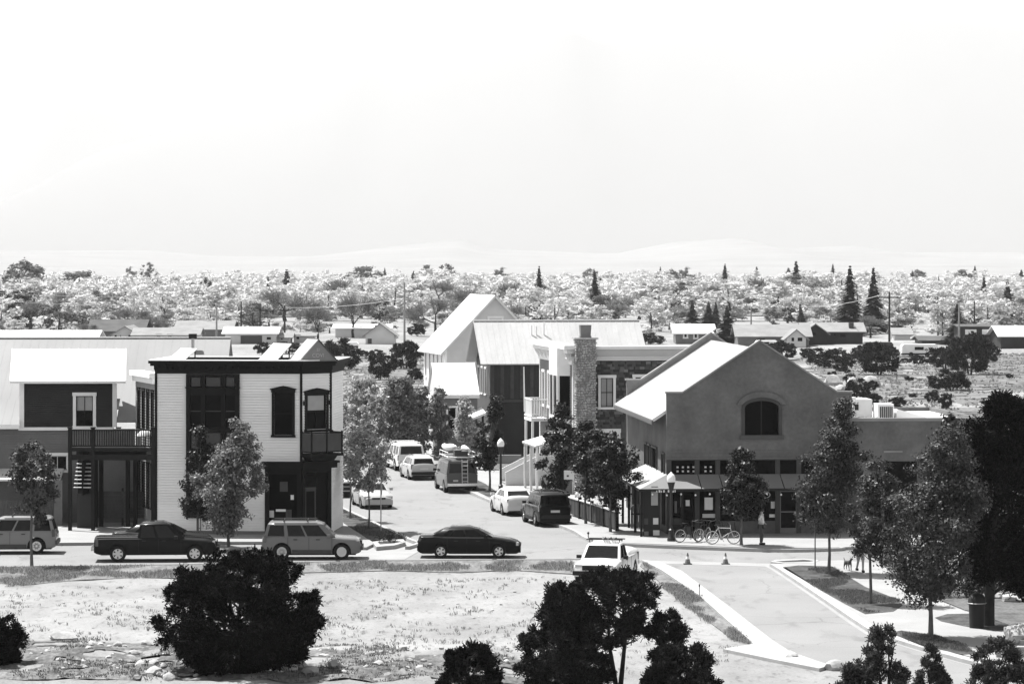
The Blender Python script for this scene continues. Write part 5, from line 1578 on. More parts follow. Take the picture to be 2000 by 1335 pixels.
        for x in (-2.3,-1.2,-.1,1.0):
            q = MB(); q.bar((x,-.85,2.14),(x,.85,2.14),.03)
            for s_ in (-.82,.82): q.bar((x,s_,2.0),(x,s_,2.42),.02)
            q.build('rack_bar', M_white, car)
    elif kind == 'wagon':
        AXZ = .31
        top = [(-2.25,.60),(-2.24,.88),(-2.16,1.0),(-1.0,.99),(.9,.96),(1.3,.92),(1.95,.82),(2.2,.70),(2.28,.58)]
        loft_body(top, -2.25, 2.28, .37, .22, .88, .78, (-1.28,1.32), endt=.12).build('body', pt, car, 38)
        cabin(car, pt, -2.18, 1.20, -1.75, .30, .97, 1.50, .78, .62, ((.06,.28),(.32,.56),(.585,.87)))
        lights(car, 2.2, -2.17, .66, .86, .62, .74, (.32,.14), (.16,.28))
        base(car, -2.25, 2.25, .88); add_wheels(car, (-1.28,1.32), .88, .32, .21, 5)
        mirrors(car, .85, .95, .95, pt); handles(car, (-.7,.35), .876, .82); seams(car, (-1.05,-.1,.95), .874, .28, .94)
        MB().box(-2.33,-2.22,-.82,.82,.34,.54).build('bumper', M_black, car); MB().box(2.22,2.33,-.8,.8,.30,.50).build('bumper', M_black, car)
        MB().box(2.265,2.30,-.4,.4,.54,.64).build('grille', M_black, car); MB().box(-2.29,-2.25,-.26,.26,.66,.78).build('number_plate', M_plate, car)
        for s_ in (-1,1):
            q = MB(); q.bar((-1.5,s_*.56,1.56),(.1,s_*.56,1.56),.02); q.build('roof_rail', M_black, car)
    return car

def side_car(kind, pv, label, pxc, py, yaw=0.0, flip=False):
    p = G(pxc, py, 0.012)
    return make_car(kind, pv, label, p, R(yaw) + (math.pi if flip else 0))
side_car('explorer', .19, 'silver suv cropped by the left picture edge', 18, 1078, 3, True)
side_car('pickup', .005, 'black extended-cab pickup parked at the near roadside', 306, 1093, 4)
side_car('sedan', .02, 'dark car half hidden behind the black pickup', 318, 1077, 3)
side_car('explorer', .15, 'grey suv with roof bars and white-rimmed wheels', 610, 1089, 1)
side_car('sedan', .004, 'black sedan standing alone at the street mouth', 917, 1086, -1)
# street cars point away along the side street
SD = math.atan2(1.0, -0.21)
def street_car(kind, pv, label, pxc, py, toward=False, dyaw=0):
    return make_car(kind, pv, label, G(pxc, py, .012), SD + R(dyaw) + (math.pi if toward else 0))
street_car('suv', .006, 'black suv seen from behind at the cafe kerb', 1066, 1022)
street_car('sedan', .55, 'white sedan parked ahead of the black suv', 1001, 1001)
van = street_car('van', .09, 'grey van with rear ladder and boats on its roof rack', 890, 957, False, -2)
street_car('wagon', .42, 'pale station wagon between the camper and the van', 816, 933)
street_car('camper', .62, 'white pickup with windowed camper shell', 789, 915)
street_car('sedan', .36, 'silver sedan facing the camera behind the sign pole', 726, 988, True)
street_car('suv', .55, 'white suv facing the camera behind the kerb trees', 668, 966, True)
street_car('wagon', .6, 'white car furthest back on the left kerb', 612, 938, True)
wt = P(1186, 1138, 141.5)
work = make_car('work', .66, 'white work pickup with loaded roof rack on the dirt lot', (wt.x, 142.5, 0.0), R(-90-13))
# load on the van: two white kayaks and boxes, separate things
def kayak(label, M, L=2.6, w=.36, m=None):
    pts = []
    o = empty('kayak', (0,0,0), 0, label, 'kayak', 'kayaks on the van'); o.matrix_world = M
    mb = MB(); v = []; f = []
    N = 14; K = 10
    for i in range(N+1):
        t = -1+2*i/N; r_ = max(.02, w*(1-abs(t)**2.4)); 
        for k in range(K):
            a = 2*math.pi*k/K
            v.append((t*L/2, r_*math.cos(a), .62*r_*math.sin(a)+.12*t*t))
    for i in range(N):
        for k in range(K): f.append((i*K+k, i*K+(k+1)%K, (i+1)*K+(k+1)%K, (i+1)*K+k))
    f.append(tuple(range(K-1,-1,-1))); f.append(tuple(range(N*K,(N+1)*K)))
    mb.add(v, f); mb.build('hull', m or M_white, o, 60)
    q = MB(Matrix.Translation((0,0,.62*w-.02))); q.lathe([(.2,0),(.24,.03),(.26,0)], n=14); q.build('cockpit_rim', M_black, o)
Mv = Matrix.Translation(van.location) @ Matrix.Rotation(van.rotation_euler[2], 4, 'Z')
kayak('white kayak lying on the left of the van roof', Mv @ Matrix.Translation((-.2,.42,2.62)) @ Matrix.Rotation(R(8),4,'Z'))
kayak('pale kayak tilted on the right of the van roof', Mv @ Matrix.Translation((-.9,-.48,2.52)) @ Matrix.Rotation(R(-9),4,'Z') @ Matrix.Rotation(R(35),4,'X'), 2.2, .34)
for k, (x, y, s_) in enumerate(((-1.9,.2,.5),(-1.9,-.2,.4))):
    o = empty('cargo_crate', Mv @ Vector((x,y,2.18)), van.rotation_euler[2], ('larger','smaller')[k]+' dark cargo crate at the rear of the van rack', 'crate', 'crates on the van')
    MB().box(-.3,.3,-.2,.2,0,s_*.7).build('crate_body', M_darkpanel, o); MB().box(-.32,.32,-.22,.22,s_*.7,s_*.7+.04).build('crate_lid', M_midsid, o)

# ================================================================ street furniture
def street_lamp(px, py, label, ptop):
    p = G(px, py, .15); s = p.y/F
    h = (H-(ptop-YH)*s) - .15
    o = empty('street_lamp', p, 0, label, 'street lamp', 'acorn street lamps')
    q = MB(); q.lathe([(0,0),(.20,0),(.20,.12),(.14,.2),(.12,.5),(.15,.55),(.075,.62),(.06,h*.8),(.05,h-.95)], n=14); q.build('post', M_pole, o, 40)
    q = MB(); q.lathe([(.05,h-.95),(.09,h-.93),(.11,h-.85),(.18,h-.55),(.19,h-.50),(0,h-.50)], n=14); q.build('lamp_base', M_pole, o, 40)
    q = MB(); q.lathe([(0,h-.5),(.18,h-.5),(.215,h-.36),(.20,h-.25),(.13,h-.12),(.05,h-.05),(.03,h),(0,h)], n=16); q.build('globe', M_lampg, o, 50)
street_lamp(978, 966, 'acorn street lamp before the dark house', 855)
street_lamp(1311, 1056, 'acorn street lamp at the cafe corner beside the bicycles', 921)
def cone(px, py, label):
    p = G(px, py, .008)
    o = empty('traffic_cone', p, 0, label, 'traffic cone', 'cones across the access road')
    MB().box(-.19,.19,-.19,.19,0,.035).build('base', M_darkpanel, o)
    q = MB(); q.lathe([(.14,.035),(.10,.2),(.088,.24)], n=14); q.build('lower_cone', M_midsid, o, 60)
    q = MB(); q.lathe([(.088,.24),(.062,.36)], n=14); q.build('reflective_band', M_white, o, 60)
    q = MB(); q.lathe([(.062,.36),(.03,.5),(.028,.52),(0,.52)], n=14); q.build('upper_cone', M_midsid, o, 60)
cone(1343, 1101, 'left of the two traffic cones on the access road')
cone(1417, 1101, 'right of the two traffic cones on the access road')
# street-corner sign, edge on to us
p = G(744, 1037, .16); s = p.y/F
o = empty('street_sign', p, 0, 'slim pale sign pole on the planting strip', 'sign')
hs = H-(938-YH)*s-.16
q = MB(); q.bar((0,0,0),(0,0,hs),.03,n=8); q.build('pole', M_metal, o)
q = MB(Matrix.Translation((.04,0,hs-.38)) @ Matrix.Rotation(R(90),4,'Y') @ Matrix.Rotation(R(22.5),4,'Z')); q.lathe([(0,0),(.38,0),(.38,.012),(0,.012)], n=8); q.build('sign_plate', M_metal, o)
q = MB(); q.bar((.03,0,hs-.3),(.045,0,hs-.3),.02); q.build('bolt', M_metal, o)
# hanging board by the porch steps
p = G(1100, 990, .15)
o = empty('yard_sign', p, R(-5), 'white signboard on a post by the house steps', 'sign')
MB().box(-.04,.04,-.04,.04,0,2.1).build('post', M_wood, o); MB().box(.04,.62,-.02,.02,1.55,2.05).build('board', M_white, o)
MB().box(.2,.32,-.03,-.021,1.70,1.80).build('emblem', M_darkpanel, o)
# litter bin and drinking post in the park
p = G(1908, 1226, .12)
o = empty('litter_bin', p, 0, 'black domed litter bin beside the big dark trunk', 'litter bin')
q = MB(); q.lathe([(0,0),(.28,0),(.31,.9),(.34,.92),(.34,.98)], n=18); q.build('drum', M_black, o, 40)
q = MB(); q.lathe([(.34,.98),(.33,1.1),(.24,1.26),(.1,1.33),(0,1.34)], n=18); q.build('dome', M_black, o, 60)
q = MB(); q.lathe([(.345,.93),(.36,.95),(.345,.97)], n=18); q.build('band', M_metal, o)
# retaining wall bottom right
p0 = G(1958, 1290, .0)
o = empty('retaining_wall', p0, R(-4), 'low concrete retaining wall at the lower right edge', 'wall')
MB().box(0, 4, 0, .3, -.1, .42).build('wall_face', M_conc, o); MB().box(-.04, 4, -.04, .34, .42, .5).build('coping', M_conc, o); MB().box(-.22, -.041, -.1, .2, -.1, .75).build('end_pier', M_conc, o)
# wheel stop / low bench in the park
p = G(1975, 1108, .12)
o = empty('park_bench', p, R(3), 'low pale bench slab behind the big dark trunk', 'bench')
MB().box(-.9,1.2,-.2,.2,.4,.5).build('seat', M_conc, o)
for x in (-.6,.9): MB().box(x-.1,x+.1,-.15,.15,0,.4).build('leg', M_conc, o)
# tree stakes
for px, py, t, lab in ((1592,1112,985,'thin tree stake beside the leaning roadside tree'),):
    p = G(px, py, .15); s = p.y/F
    o = empty('tree_stake', p, 0, lab, 'stake'); q = MB(); hk = H-(t-YH)*s-.15; q.bar((0,0,0),(0,0,hk),.03,.025,6); q.build('stake', M_bark, o)
    q = MB(); q.bar((0,0,hk*.7),(.35,.1,hk*.72),.012); q.build('tie', M_black, o)
# marker stakes on the kerb verge
p = G(1366, 1166, .0); o = empty('marker_stake', p, 0, 'thin marker stake on the access road kerb', 'stake'); q = MB(); q.bar((0,0,0),(0,0,.55),.015,n=5); q.build('stake', M_barkd, o); MB().box(-.03,.03,-.005,.005,.45,.55).build('flag', M_darkpanel, o)

# bicycles
def bicycle(label, p, yaw, rim_m, frame_m, steer=0, scale=1.0):
    o = empty('bicycle', p, yaw, label, 'bicycle', 'bicycles outside the cafe'); o.scale = (scale,)*3
    o.rotation_euler[0] = R(4)
    r = .34
    for x in (-.53, .53):
        q = MB(Matrix.Translation((x,0,r)) @ Matrix.Rotation(R(90),4,'X'))
        q.lathe([(r-.028,-.018),(r,-.012),(r,.012),(r-.028,.018),(r-.028,-.018)], n=28); wh = q.build('wheel', M_rubber, o)
        q = MB(Matrix.Translation((x,0,r)) @ Matrix.Rotation(R(90),4,'X')); q.lathe([(r-.062,-.02),(r-.026,-.021),(r-.026,.021),(r-.062,.02),(r-.062,-.02)], n=28); q.build('rim', rim_m, wh)
        q = MB()
        for k in range(14):
            a = 2*math.pi*k/14; q.bar((x,0,r),(x+(r-.05)*math.cos(a),0,r+(r-.05)*math.sin(a)),.0035,n=3)
        q.build('spokes', M_metal, wh)
    bbk = (-.08,0,.30); seat = (-.24,0,.80); head = (.36,0,.78); headl = (.40,0,.62)
    q = MB()
    for a, b in ((bbk,seat),(seat,head),(bbk,headl),(head,headl),((-.53,0,r),bbk),((-.53,0,r),seat),((-.18,0,.86),(-.26,0,.78))): q.bar(a,b,.018,n=6)
    q.bar(seat,(-.27,0,.92),.014); q.build('frame', frame_m, o)
    q = MB(); q.bar(headl,(.53,.05,r),.014); q.bar(headl,(.53,-.05,r),.014); q.bar(head,(.35,0,.98),.014); q.build('fork', frame_m, o)
    q = MB(); q.tube([(.30,-.30,1.0),(.36,-.12,1.0),(.37,0,.98),(.36,.12,1.0),(.30,.30,1.0)],.013,6); q.build('handlebar', M_black, o)
    q = MB(); q.prismz([(-.42,-.07),(-.38,-.08),(-.14,-.02),(-.14,.02),(-.38,.08),(-.42,.07)],.91,.95); q.build('saddle', M_black, o)
    q = MB(Matrix.Translation((-.08,-.03,.30)) @ Matrix.Rotation(R(90),4,'X')); q.lathe([(.0,-.004),(.09,-.004),(.09,.004),(0,.004)], n=14); q.build('chainring', M_metal, o)
    q = MB(); q.bar((-.08,-.06,.30),(.02,-.06,.16),.012); q.bar((-.08,.06,.30),(-.18,.06,.44),.012); q.bar((.02,-.06,.16),(.02,-.16,.16),.018); q.build('crank', M_metal, o)
    return o
b1 = bicycle('bicycle with pale-rimmed wheels nearest the tree', G(1412,1062,.15), R(6), mat('pale_rim', .62, .5, .3, 0), M_greysid)
bicycle('dark bicycle leaning near the corner lamp', G(1346,1058,.15), R(28), M_metal, M_black)
bicycle('black bicycle between the lamp and the pale-rimmed one', G(1372,1056,.15), R(60), M_metal, M_black)
o = empty('bicycle_rack', G(1395,1050,.15), R(3), 'dark tubular bicycle rack outside the cafe window', 'rack')
q = MB(); q.tube([(-1.1,0,0),(-1.1,0,.8),(-.8,0,.9),(-.5,0,.8),(-.5,0,.1),(-.2,0,.8),(.1,0,.9),(.4,0,.8),(.4,0,.1),(.7,0,.8),(1.0,0,.8),(1.1,0,0)], .03, 6); q.build('hoop', M_black, o)
MB().box(-1.2,1.2,-.1,.1,-.01,.03).build('base_plate', M_black, o)
# planter box and newspaper stand at the cafe wall
o = empty('news_box', G(1318,1043,.15), R(4), 'black box stand at the foot of the corner lamp', 'stand'); MB().box(-.1,.35,-.1,.25,0,.85).build('box_body', M_black, o); MB().box(-.08,.33,-.115,-.1,.5,.8).build('window', M_darkpanel, o)

# ================================================================ people and a dog
def figure(label, p, yaw, J, mats_, scale=1.0, name='person', extra=None):
    """J: named joints -> (pos, radius); one continuous skinned body"""
    o = empty(name, p, yaw, label, name if name != 'person' else 'person'); o.scale = (scale,)*3
    names = list(J['pts'].keys()); idx = {n_: i for i, n_ in enumerate(names)}
    me = bpy.data.meshes.new('body')
    me.from_pydata([J['pts'][n_][0] for n_ in names], [(idx[a], idx[b]) for a, b in J['edges']], [])
    b = bpy.data.objects.new('body', me); link(b, o)
    me.skin_vertices.new() if hasattr(me.skin_vertices, 'new') and not me.skin_vertices else None
    md = b.modifiers.new('skin', 'SKIN'); md.use_smooth_shade = True
    sub = b.modifiers.new('sub', 'SUBSURF'); sub.levels = 2; sub.render_levels = 2
    sv = me.skin_vertices[0].data if me.skin_vertices else None
    if sv:
        for n_ in names:
            r_ = J['pts'][n_][1]
            sv[idx[n_]].radius = r_ if hasattr(r_, '__len__') else (r_, r_)
        sv[idx[J['root']]].use_root = True
    me.materials.append(mats_[0])
    return o, b
def human(label, p, yaw, skin, top_m, leg_m, hair_m, pose, scale=1.0):
    la, ra, ll, rl = pose['la'], pose['ra'], pose['ll'], pose['rl']
    lean = pose.get('lean', 0)
    pts = {'pelvis':((0,0,.95),(.15,.11)),'waist':((lean*.3,0,1.10),(.125,.09)),'chest':((lean*.7,0,1.32),(.16,.10)),'neck':((lean,0,1.48),.055),'head':((lean*1.3+pose.get('hx',0),0,1.63),(.085,.10)),'crown':((lean*1.3+pose.get('hx',0),0,1.72),(.07,.08)),
           'sl':((lean*.9,.17,1.42),.06),'el':(la[0],.045),'wl':(la[1],.032),'hl':(la[2],(.04,.022)),
           'sr':((lean*.9,-.17,1.42),.06),'er':(ra[0],.045),'wr':(ra[1],.032),'hr':(ra[2],(.04,.022)),
           'tl':((0,.09,.90),.09),'kl':(ll[0],.062),'al':(ll[1],.042),'fl':(ll[2],.04),'tr':((0,-.09,.90),.09),'kr':(rl[0],.062),'ar':(rl[1],.042),'fr':(rl[2],.04)}
    ed = [('pelvis','waist'),('waist','chest'),('chest','neck'),('neck','head'),('head','crown'),('chest','sl'),('sl','el'),('el','wl'),('wl','hl'),('chest','sr'),('sr','er'),('er','wr'),('wr','hr'),('pelvis','tl'),('tl','kl'),('kl','al'),('al','fl'),('pelvis','tr'),('tr','kr'),('kr','ar'),('ar','fr')]
    o, b = figure(label, p, yaw, {'pts':pts,'edges':ed,'root':'pelvis'}, [skin], scale)
    # clothing: slightly larger shells
    def shell(nm, keys, edges, grow, m, cut=None):
        me = bpy.data.meshes.new(nm); ks = keys
        me.from_pydata([pts[k][0] for k in ks], [(ks.index(a), ks.index(c)) for a, c in edges], [])
        c_ = bpy.data.objects.new(nm, me); link(c_, o)
        md = c_.modifiers.new('skin','SKIN'); md.use_smooth_shade = True
        s2 = c_.modifiers.new('sub','SUBSURF'); s2.levels = 2; s2.render_levels = 2
        sv = me.skin_vertices[0].data
        for k in ks:
            r_ = pts[k][1]; r_ = r_ if hasattr(r_,'__len__') else (r_,r_)
            sv[ks.index(k)].radius = (r_[0]+grow, r_[1]+grow)
        me.materials.append(m)
    long_sleeve = pose.get('sleeve', False)
    ks = ['pelvis','waist','chest','sl','sr','el','er'] + (['wl','wr'] if long_sleeve else [])
    es = [('pelvis','waist'),('waist','chest'),('chest','sl'),('chest','sr'),('sl','el'),('sr','er')] + ([('el','wl'),('er','wr')] if long_sleeve else [])
    shell('shirt', ks, es, .018, top_m)
    if pose.get('shorts'):
        shell('shorts', ['pelvis','tl','tr','kl','kr'], [('pelvis','tl'),('pelvis','tr'),('tl','kl'),('tr','kr')], .025, leg_m)
    else:
        shell('trousers', ['pelvis','tl','tr','kl','kr','al','ar'], [('pelvis','tl'),('pelvis','tr'),('tl','kl'),('tr','kr'),('kl','al'),('kr','ar')], .016, leg_m)
    hx = lean*1.3+pose.get('hx',0)
    q = MB(); q.lathe([(0,.13),(.07,.115),(.105,.06),(.11,.0),(.10,-.05)], (hx-.012,0,1.655), 14); q.build('hair', hair_m, o, 60)
    # face: nose, eyes, ears
    q = MB(); q.add([(hx+.085,-.015,1.60),(hx+.085,.015,1.60),(hx+.09,0,1.66),(hx+.125,0,1.61)],[(0,1,3),(1,2,3),(2,0,3)]); q.build('nose', skin, o)
    for s_ in (-1,1):
        q = MB(); q.lathe([(0,-.01),(.011,0),(0,.01)], (hx+.088,s_*.035,1.655), 8); q.build('eye', M_black, o)
        q = MB(); q.lathe([(0,-.03),(.016,0),(0,.03)], (hx,s_*.1,1.64), 8); q.build('ear', skin, o)
        ft = ll[2] if s_ > 0 else rl[2]
        q = MB(); q.prismz([(ft[0]-.12,ft[1]-.045),(ft[0]+.02,ft[1]-.055),(ft[0]+.13,ft[1]-.03),(ft[0]+.14,ft[1]+.0),(ft[0]+.13,ft[1]+.03),(ft[0]+.02,ft[1]+.055),(ft[0]-.12,ft[1]+.045)], max(0,ft[2]-.05), ft[2]+.045); q.build('shoe', M_black, o)
        # fingers
        hnd = Vector(la[2] if s_ > 0 else ra[2]); wr_ = Vector(la[1] if s_ > 0 else ra[1]); d = (hnd-wr_).normalized(); side = d.cross(Vector((0,0,1))); side = side.normalized() if side.length > .1 else Vector((1,0,0))
        q = MB()
        for k, ln in enumerate((.07,.08,.075,.06)):
            b0 = hnd + d*.02 + side*(-.03+.02*k); q.tube([b0, b0+d*ln*.55, b0+d*ln*.9+Vector((0,0,-.012))], [.009,.008,.006], 5)
        b0 = hnd - d*.02 + side*(-.045); q.tube([b0, b0+d*.03-side*.02, b0+d*.06-side*.025], [.01,.009,.007], 5)
        q.build('fingers', skin, o)
    return o
skin = mat('skin', .34, .6, .3, 0)
stand = {'la':((-.05,.33,1.22),(.12,.22,1.02),(.16,.15,1.0)),'ra':((-.02,-.36,1.20),(.08,-.22,1.04),(.1,-.14,1.03)),'ll':((.03,.10,.50),(-.02,.11,.09),(.03,.11,.05)),'rl':((.02,-.09,.50),(0,-.10,.09),(.05,-.10,.05)),'hx':.02}
human('person in pale top and dark trousers standing before the cafe, hand on hip', G(1487,1063,.15), R(-20), skin, M_greysid, M_darkpanel, M_black, stand, 1.0)
walk = {'la':((-.08,.22,1.18),(.05,.22,.95),(.1,.21,.88)),'ra':((.05,-.22,1.18),(.2,-.2,1.0),(.26,-.19,.96)),'ll':((.14,.09,.52),(.10,.10,.10),(.16,.10,.06)),'rl':((-.02,-.08,.50),(-.22,-.09,.16),(-.17,-.09,.12)),'sleeve':True}
human('person in dark jacket walking behind the black suv', G(1064,988,.15), R(-60), skin, M_black, M_darkpanel, M_black, walk)
walk2 = dict(walk); walk2['shorts'] = True; walk2['sleeve'] = False
human('person in shorts walking towards us under the roadside tree', G(1680,1117,.15), R(-80), skin, M_greysid, M_blind, M_darkpanel, walk2, 1.0)
# two people seated at the patio
for px, py, lab, m in ((1118,1000,'person in pale cap seated at the patio fence',M_greysid),(1136,1004,'person in dark shirt seated at the patio fence',M_black)):
    sit = {'la':((.1,.24,1.2),(.32,.2,1.1),(.4,.16,1.1)),'ra':((.1,-.24,1.2),(.32,-.2,1.1),(.4,-.16,1.1)),'ll':((.45,.10,.93),(.45,.1,.5),(.5,.1,.46)),'rl':((.45,-.10,.93),(.45,-.1,.5),(.5,-.1,.46)),'lean':.05}
    g = G(px, py, .15) + Vector((.4,.9,-.42)); human(lab, g, R(-150), skin, m, M_darkpanel, M_greysid if m is M_greysid else M_black, sit)
# small dog
dg = {'pts':{'hip':((-.22,0,.36),.075),'mid':((0,0,.37),.075),'chest':((.2,0,.38),.09),'neck':((.30,0,.47),.05),'head':((.38,0,.55),.06),'muzzle':((.48,0,.53),.03),
      'hl1':((-.2,.06,.26),.045),'hl2':((-.27,.06,.14),.022),'hl3':((-.24,.06,.02),.02),'hr1':((-.2,-.06,.26),.045),'hr2':((-.27,-.06,.14),.022),'hr3':((-.24,-.06,.02),.02),
      'fl1':((.2,.06,.26),.035),'fl2':((.2,.06,.13),.022),'fl3':((.22,.06,.02),.02),'fr1':((.2,-.06,.26),.035),'fr2':((.24,-.06,.13),.022),'fr3':((.27,-.06,.02),.02),
      't1':((-.34,0,.42),.022),'t2':((-.42,0,.54),.012)},
      'edges':[('hip','mid'),('mid','chest'),('chest','neck'),('neck','head'),('head','muzzle'),('hip','hl1'),('hl1','hl2'),('hl2','hl3'),('hip','hr1'),('hr1','hr2'),('hr2','hr3'),('chest','fl1'),('fl1','fl2'),('fl2','fl3'),('chest','fr1'),('fr1','fr2'),('fr2','fr3'),('hip','t1'),('t1','t2')],'root':'mid'}
dogo, _ = figure('small dark dog beside the walker in shorts', G(1656,1113,.15), R(-70), dg, [M_darkpanel], 1.0, 'dog')
for s_ in (-1,1):
    q = MB(); q.add([(.34,s_*.03,.60),(.40,s_*.05,.60),(.36,s_*.06,.67)],[(0,1,2)]); q.add([(.34,s_*.03,.595),(.40,s_*.05,.595),(.36,s_*.07,.665)],[(2,1,0)]); q.build('ear', M_black, dogo)

# ================================================================ vegetation
def rand_dirs(n):
    v = rng.normal(size=(n,3)); return v/np.linalg.norm(v, axis=1, keepdims=True)

def leaves_at(C, size, aspect=0.6, jitter=.35, N=None):
    """one small leaf per centre; N: the way the leaves face"""
    n = len(C)
    a = rand_dirs(n)
    if N is not None:
        a -= N*np.sum(a*N, axis=1, keepdims=True); a /= np.linalg.norm(a, axis=1, keepdims=True); b = np.cross(N, a)
    else:
        b = rand_dirs(n); b -= a*np.sum(a*b, axis=1, keepdims=True); b /= np.linalg.norm(b, axis=1, keepdims=True)
    s = size*(1+jitter*rng.normal(size=(n,1))).clip(.4, 1.8)
    u = a*s*.5; w = b*s*.5*aspect
    return np.stack([C-u, C-w*.9, C+u, C+w*.9], axis=1)     # a diamond leaf

def needles_at(C, D, length, width):
    """narrow quads starting at C along D"""
    n = len(C)
    b = rand_dirs(n); b -= D*np.sum(D*b, axis=1, keepdims=True); b /= np.linalg.norm(b, axis=1, keepdims=True)
    L = length*(0.6+.7*rng.random((n,1))); w = b*width*.5
    return np.stack([C-w*.6, C+w*.6, C+D*L+w, C+D*L-w], axis=1)

def crown_clusters(n, prof, lean, rx=1.0, ry=1.0, surf=.55, knots=6):
    """cluster centres through a turned crown: prof(t)->radius, lean(t)->(dx,dy), t=0 bottom 1 top"""
    out = []
    lump = [(rng.random(), rng.random()*6.28, .55+.5*rng.random()) for _ in range(knots)]
    while len(out) < n:
        t = rng.random(); r = prof(t)
        if rng.random() > (r/1.0)**1.0 + .15: continue
        a = rng.random()*2*math.pi
        q = rng.random()**(surf)
        k = 1.0 + .16*math.sin(3*a+lump[0][1]) + .12*math.sin(5*a+7*t+lump[1][1]) + .10*math.sin(13*t+lump[2][1]+2*a)
        dx, dy = lean(t)
        out.append((dx + rx*r*q*k*math.cos(a), dy + ry*r*q*k*math.sin(a), t))
    return np.array(out)

def tree_meshes(name, h0, h1, width, prof, lean, nclus, per, leaf, lmat, bark, trunk_r, clus_r=.3, seed=0, aspect=.6, limbs=14, limb_r=.35, sub=4, bough=.125, lscat=.55):
    """returns (trunk mesh, crown mesh): crown from h0 to h1, given width"""
    global rng
    rng = np.random.default_rng(seed); random.seed(seed)
    Wd = width/2
    n1 = max(16, nclus//sub)
    C = crown_clusters(n1, prof, lean, surf=.45)
    Q = np.stack([C[:,0]*Wd, C[:,1]*Wd, h0+(h1-h0)*C[:,2]], axis=1)
    rb = bough*width*(.6+.8*rng.random(n1))
    idx = rng.integers(n1, size=nclus)
    off = rand_dirs(nclus)*(rng.random((nclus,1))**.45)*rb[idx][:,None]*np.array([1,1,.75])
    P3 = Q[idx] + off
    nl = nclus*per
    j = np.repeat(np.arange(nclus), per)
    cc = P3[j] + rng.normal(size=(nl,3))*clus_r*np.array([1,1,.8])
    N = (cc-Q[idx][j]); N /= np.linalg.norm(N, axis=1, keepdims=True)+1e-6
    N = N*.9 + np.array([0,0,.35]) + rng.normal(size=(nl,3))*lscat; N /= np.linalg.norm(N, axis=1, keepdims=True)
    V = leaves_at(cc, leaf, aspect, N=N)
    crown = quads_mesh(name+'_crown', V, lmat)
    mb = MB()
    top = h0+(h1-h0)*.82
    lx, ly = lean(.8)
    def axis_pt(z):
        t = max(0, (z-h0)/(h1-h0)); dx, dy = lean(t); return Vector((dx*Wd*min(1,t*1.2), dy*Wd*min(1,t*1.2), z))
    zs = np.linspace(0, top, 9)
    mb.tube([axis_pt(z)+Vector((.02*math.sin(z*3+seed),.02*math.cos(z*2),0)) for z in zs], [trunk_r*(1.25 if i == 0 else 1-.09*i) for i in range(9)], 7)
    for k in range(limbs):
        i = rng.integers(len(P3)); p = Vector(P3[i]); z = h0*.85+(p.z-h0)*.45
        a = axis_pt(max(z, h0*.8)); m_ = a.lerp(p, .55)+Vector((0,0,-.05))
        mb.tube([a, m_, p], [trunk_r*limb_r, trunk_r*limb_r*.6, trunk_r*.08], 5)
    trunk = mb.mesh(name+'_trunk', bark, 50)
    return trunk, crown

def put_tree(name, label, cat, p, meshes, rz=0.0, sc=(1,1,1), group=None):
    o = empty(name, p, rz, label, cat, group); o.scale = sc
    place('trunk', meshes[0], o); place('crown', meshes[1], o)
    return o

tear = lambda t: max(.03, math.sin(math.pi*min(1,(t*.92+.06)))**.75 * (1-.55*t)*1.25)
wind = lambda t: (.62*t**1.3-.14, 0)
nolean = lambda t: (0,0)
ball = lambda t: max(.05, math.sin(math.pi*(t*.94+.03))**.6)

def street_tree(label, px, pyb, pl, pr_, ptop, pbot, seed, lm=None, dens=1.0, lean=wind, prof=tear, z0=.15, leaf=.17, bark=None, tr=.07, name='street_tree'):
    p = G(px, pyb, z0); s = p.y/F
    h1 = H-(ptop-YH)*s-z0; h0 = H-(pbot-YH)*s-z0; w = (pr_-pl)*s
    cx = ((pl+pr_)/2-px)*s
    vol = w*w*(h1-h0)
    n = int(270*dens*(vol/40)**.75)+60
    ms = tree_meshes('street_tree', h0, h1, w/1.12, prof, lean, n, 44, leaf*.85, lm or L_street, bark or M_bark, tr, .07+.02*w, seed)
    o = put_tree(name, label, 'tree', p, ms)
    o.children[1].location.x = cx*.6 if lean is not wind else cx*.5-.0
    return o
street_tree('sparse young tree before the silver suv at far left', 60, 1105, 2, 122, 845, 1012, 1, dens=.55, lean=lambda t:(.1*t,0), leaf=.17, z0=.0)
street_tree('dark narrow tree against the corner shop bay window', 385, 1058, 350, 425, 835, 1012, 2, L_dark, 1.2, lambda t:(.25*t,0), leaf=.14)
street_tree('windswept tree before the pale corner shop wall', 445, 1067, 382, 513, 830, 1030, 3, L_grey, 1.25)
street_tree('kerb tree left of the silver sedan', 683, 1012, 655, 716, 830, 935, 4, L_light, .6, nolean, ball, tr=.05)
street_tree('kerb tree beside the slim sign pole', 722, 1032, 672, 768, 825, 955, 5, L_light, .75, lambda t:(.1*t,0), ball, tr=.05)
street_tree('windswept dark tree by the street lamp before the dark house', 952, 958, 925, 997, 773, 912, 6, L_dark, 1.1, wind)
street_tree('dense dark tree before the stone chimney', 1090, 985, 1050, 1128, 788, 952, 7, L_dark, 1.3, lambda t:(.2*t,0))
street_tree('broad tree between chimney and cafe awning', 1150, 1022, 1098, 1180, 830, 965, 8, L_dark, 1.3, nolean, ball)
street_tree('dark tree at the end of the patio fence', 1198, 1038, 1140, 1236, 852, 992, 9, L_dark, 1.3, nolean, ball)
street_tree('dark tree before the cafe shop windows', 1450, 1064, 1402, 1492, 865, 1012, 10, L_dark, 1.5, lambda t:(.05*t,0), tear)
street_tree('tall windswept tree with staked trunk on the island bed', 1617, 1118, 1552, 1692, 785, 1035, 11, None, 1.5, leaf=.13)
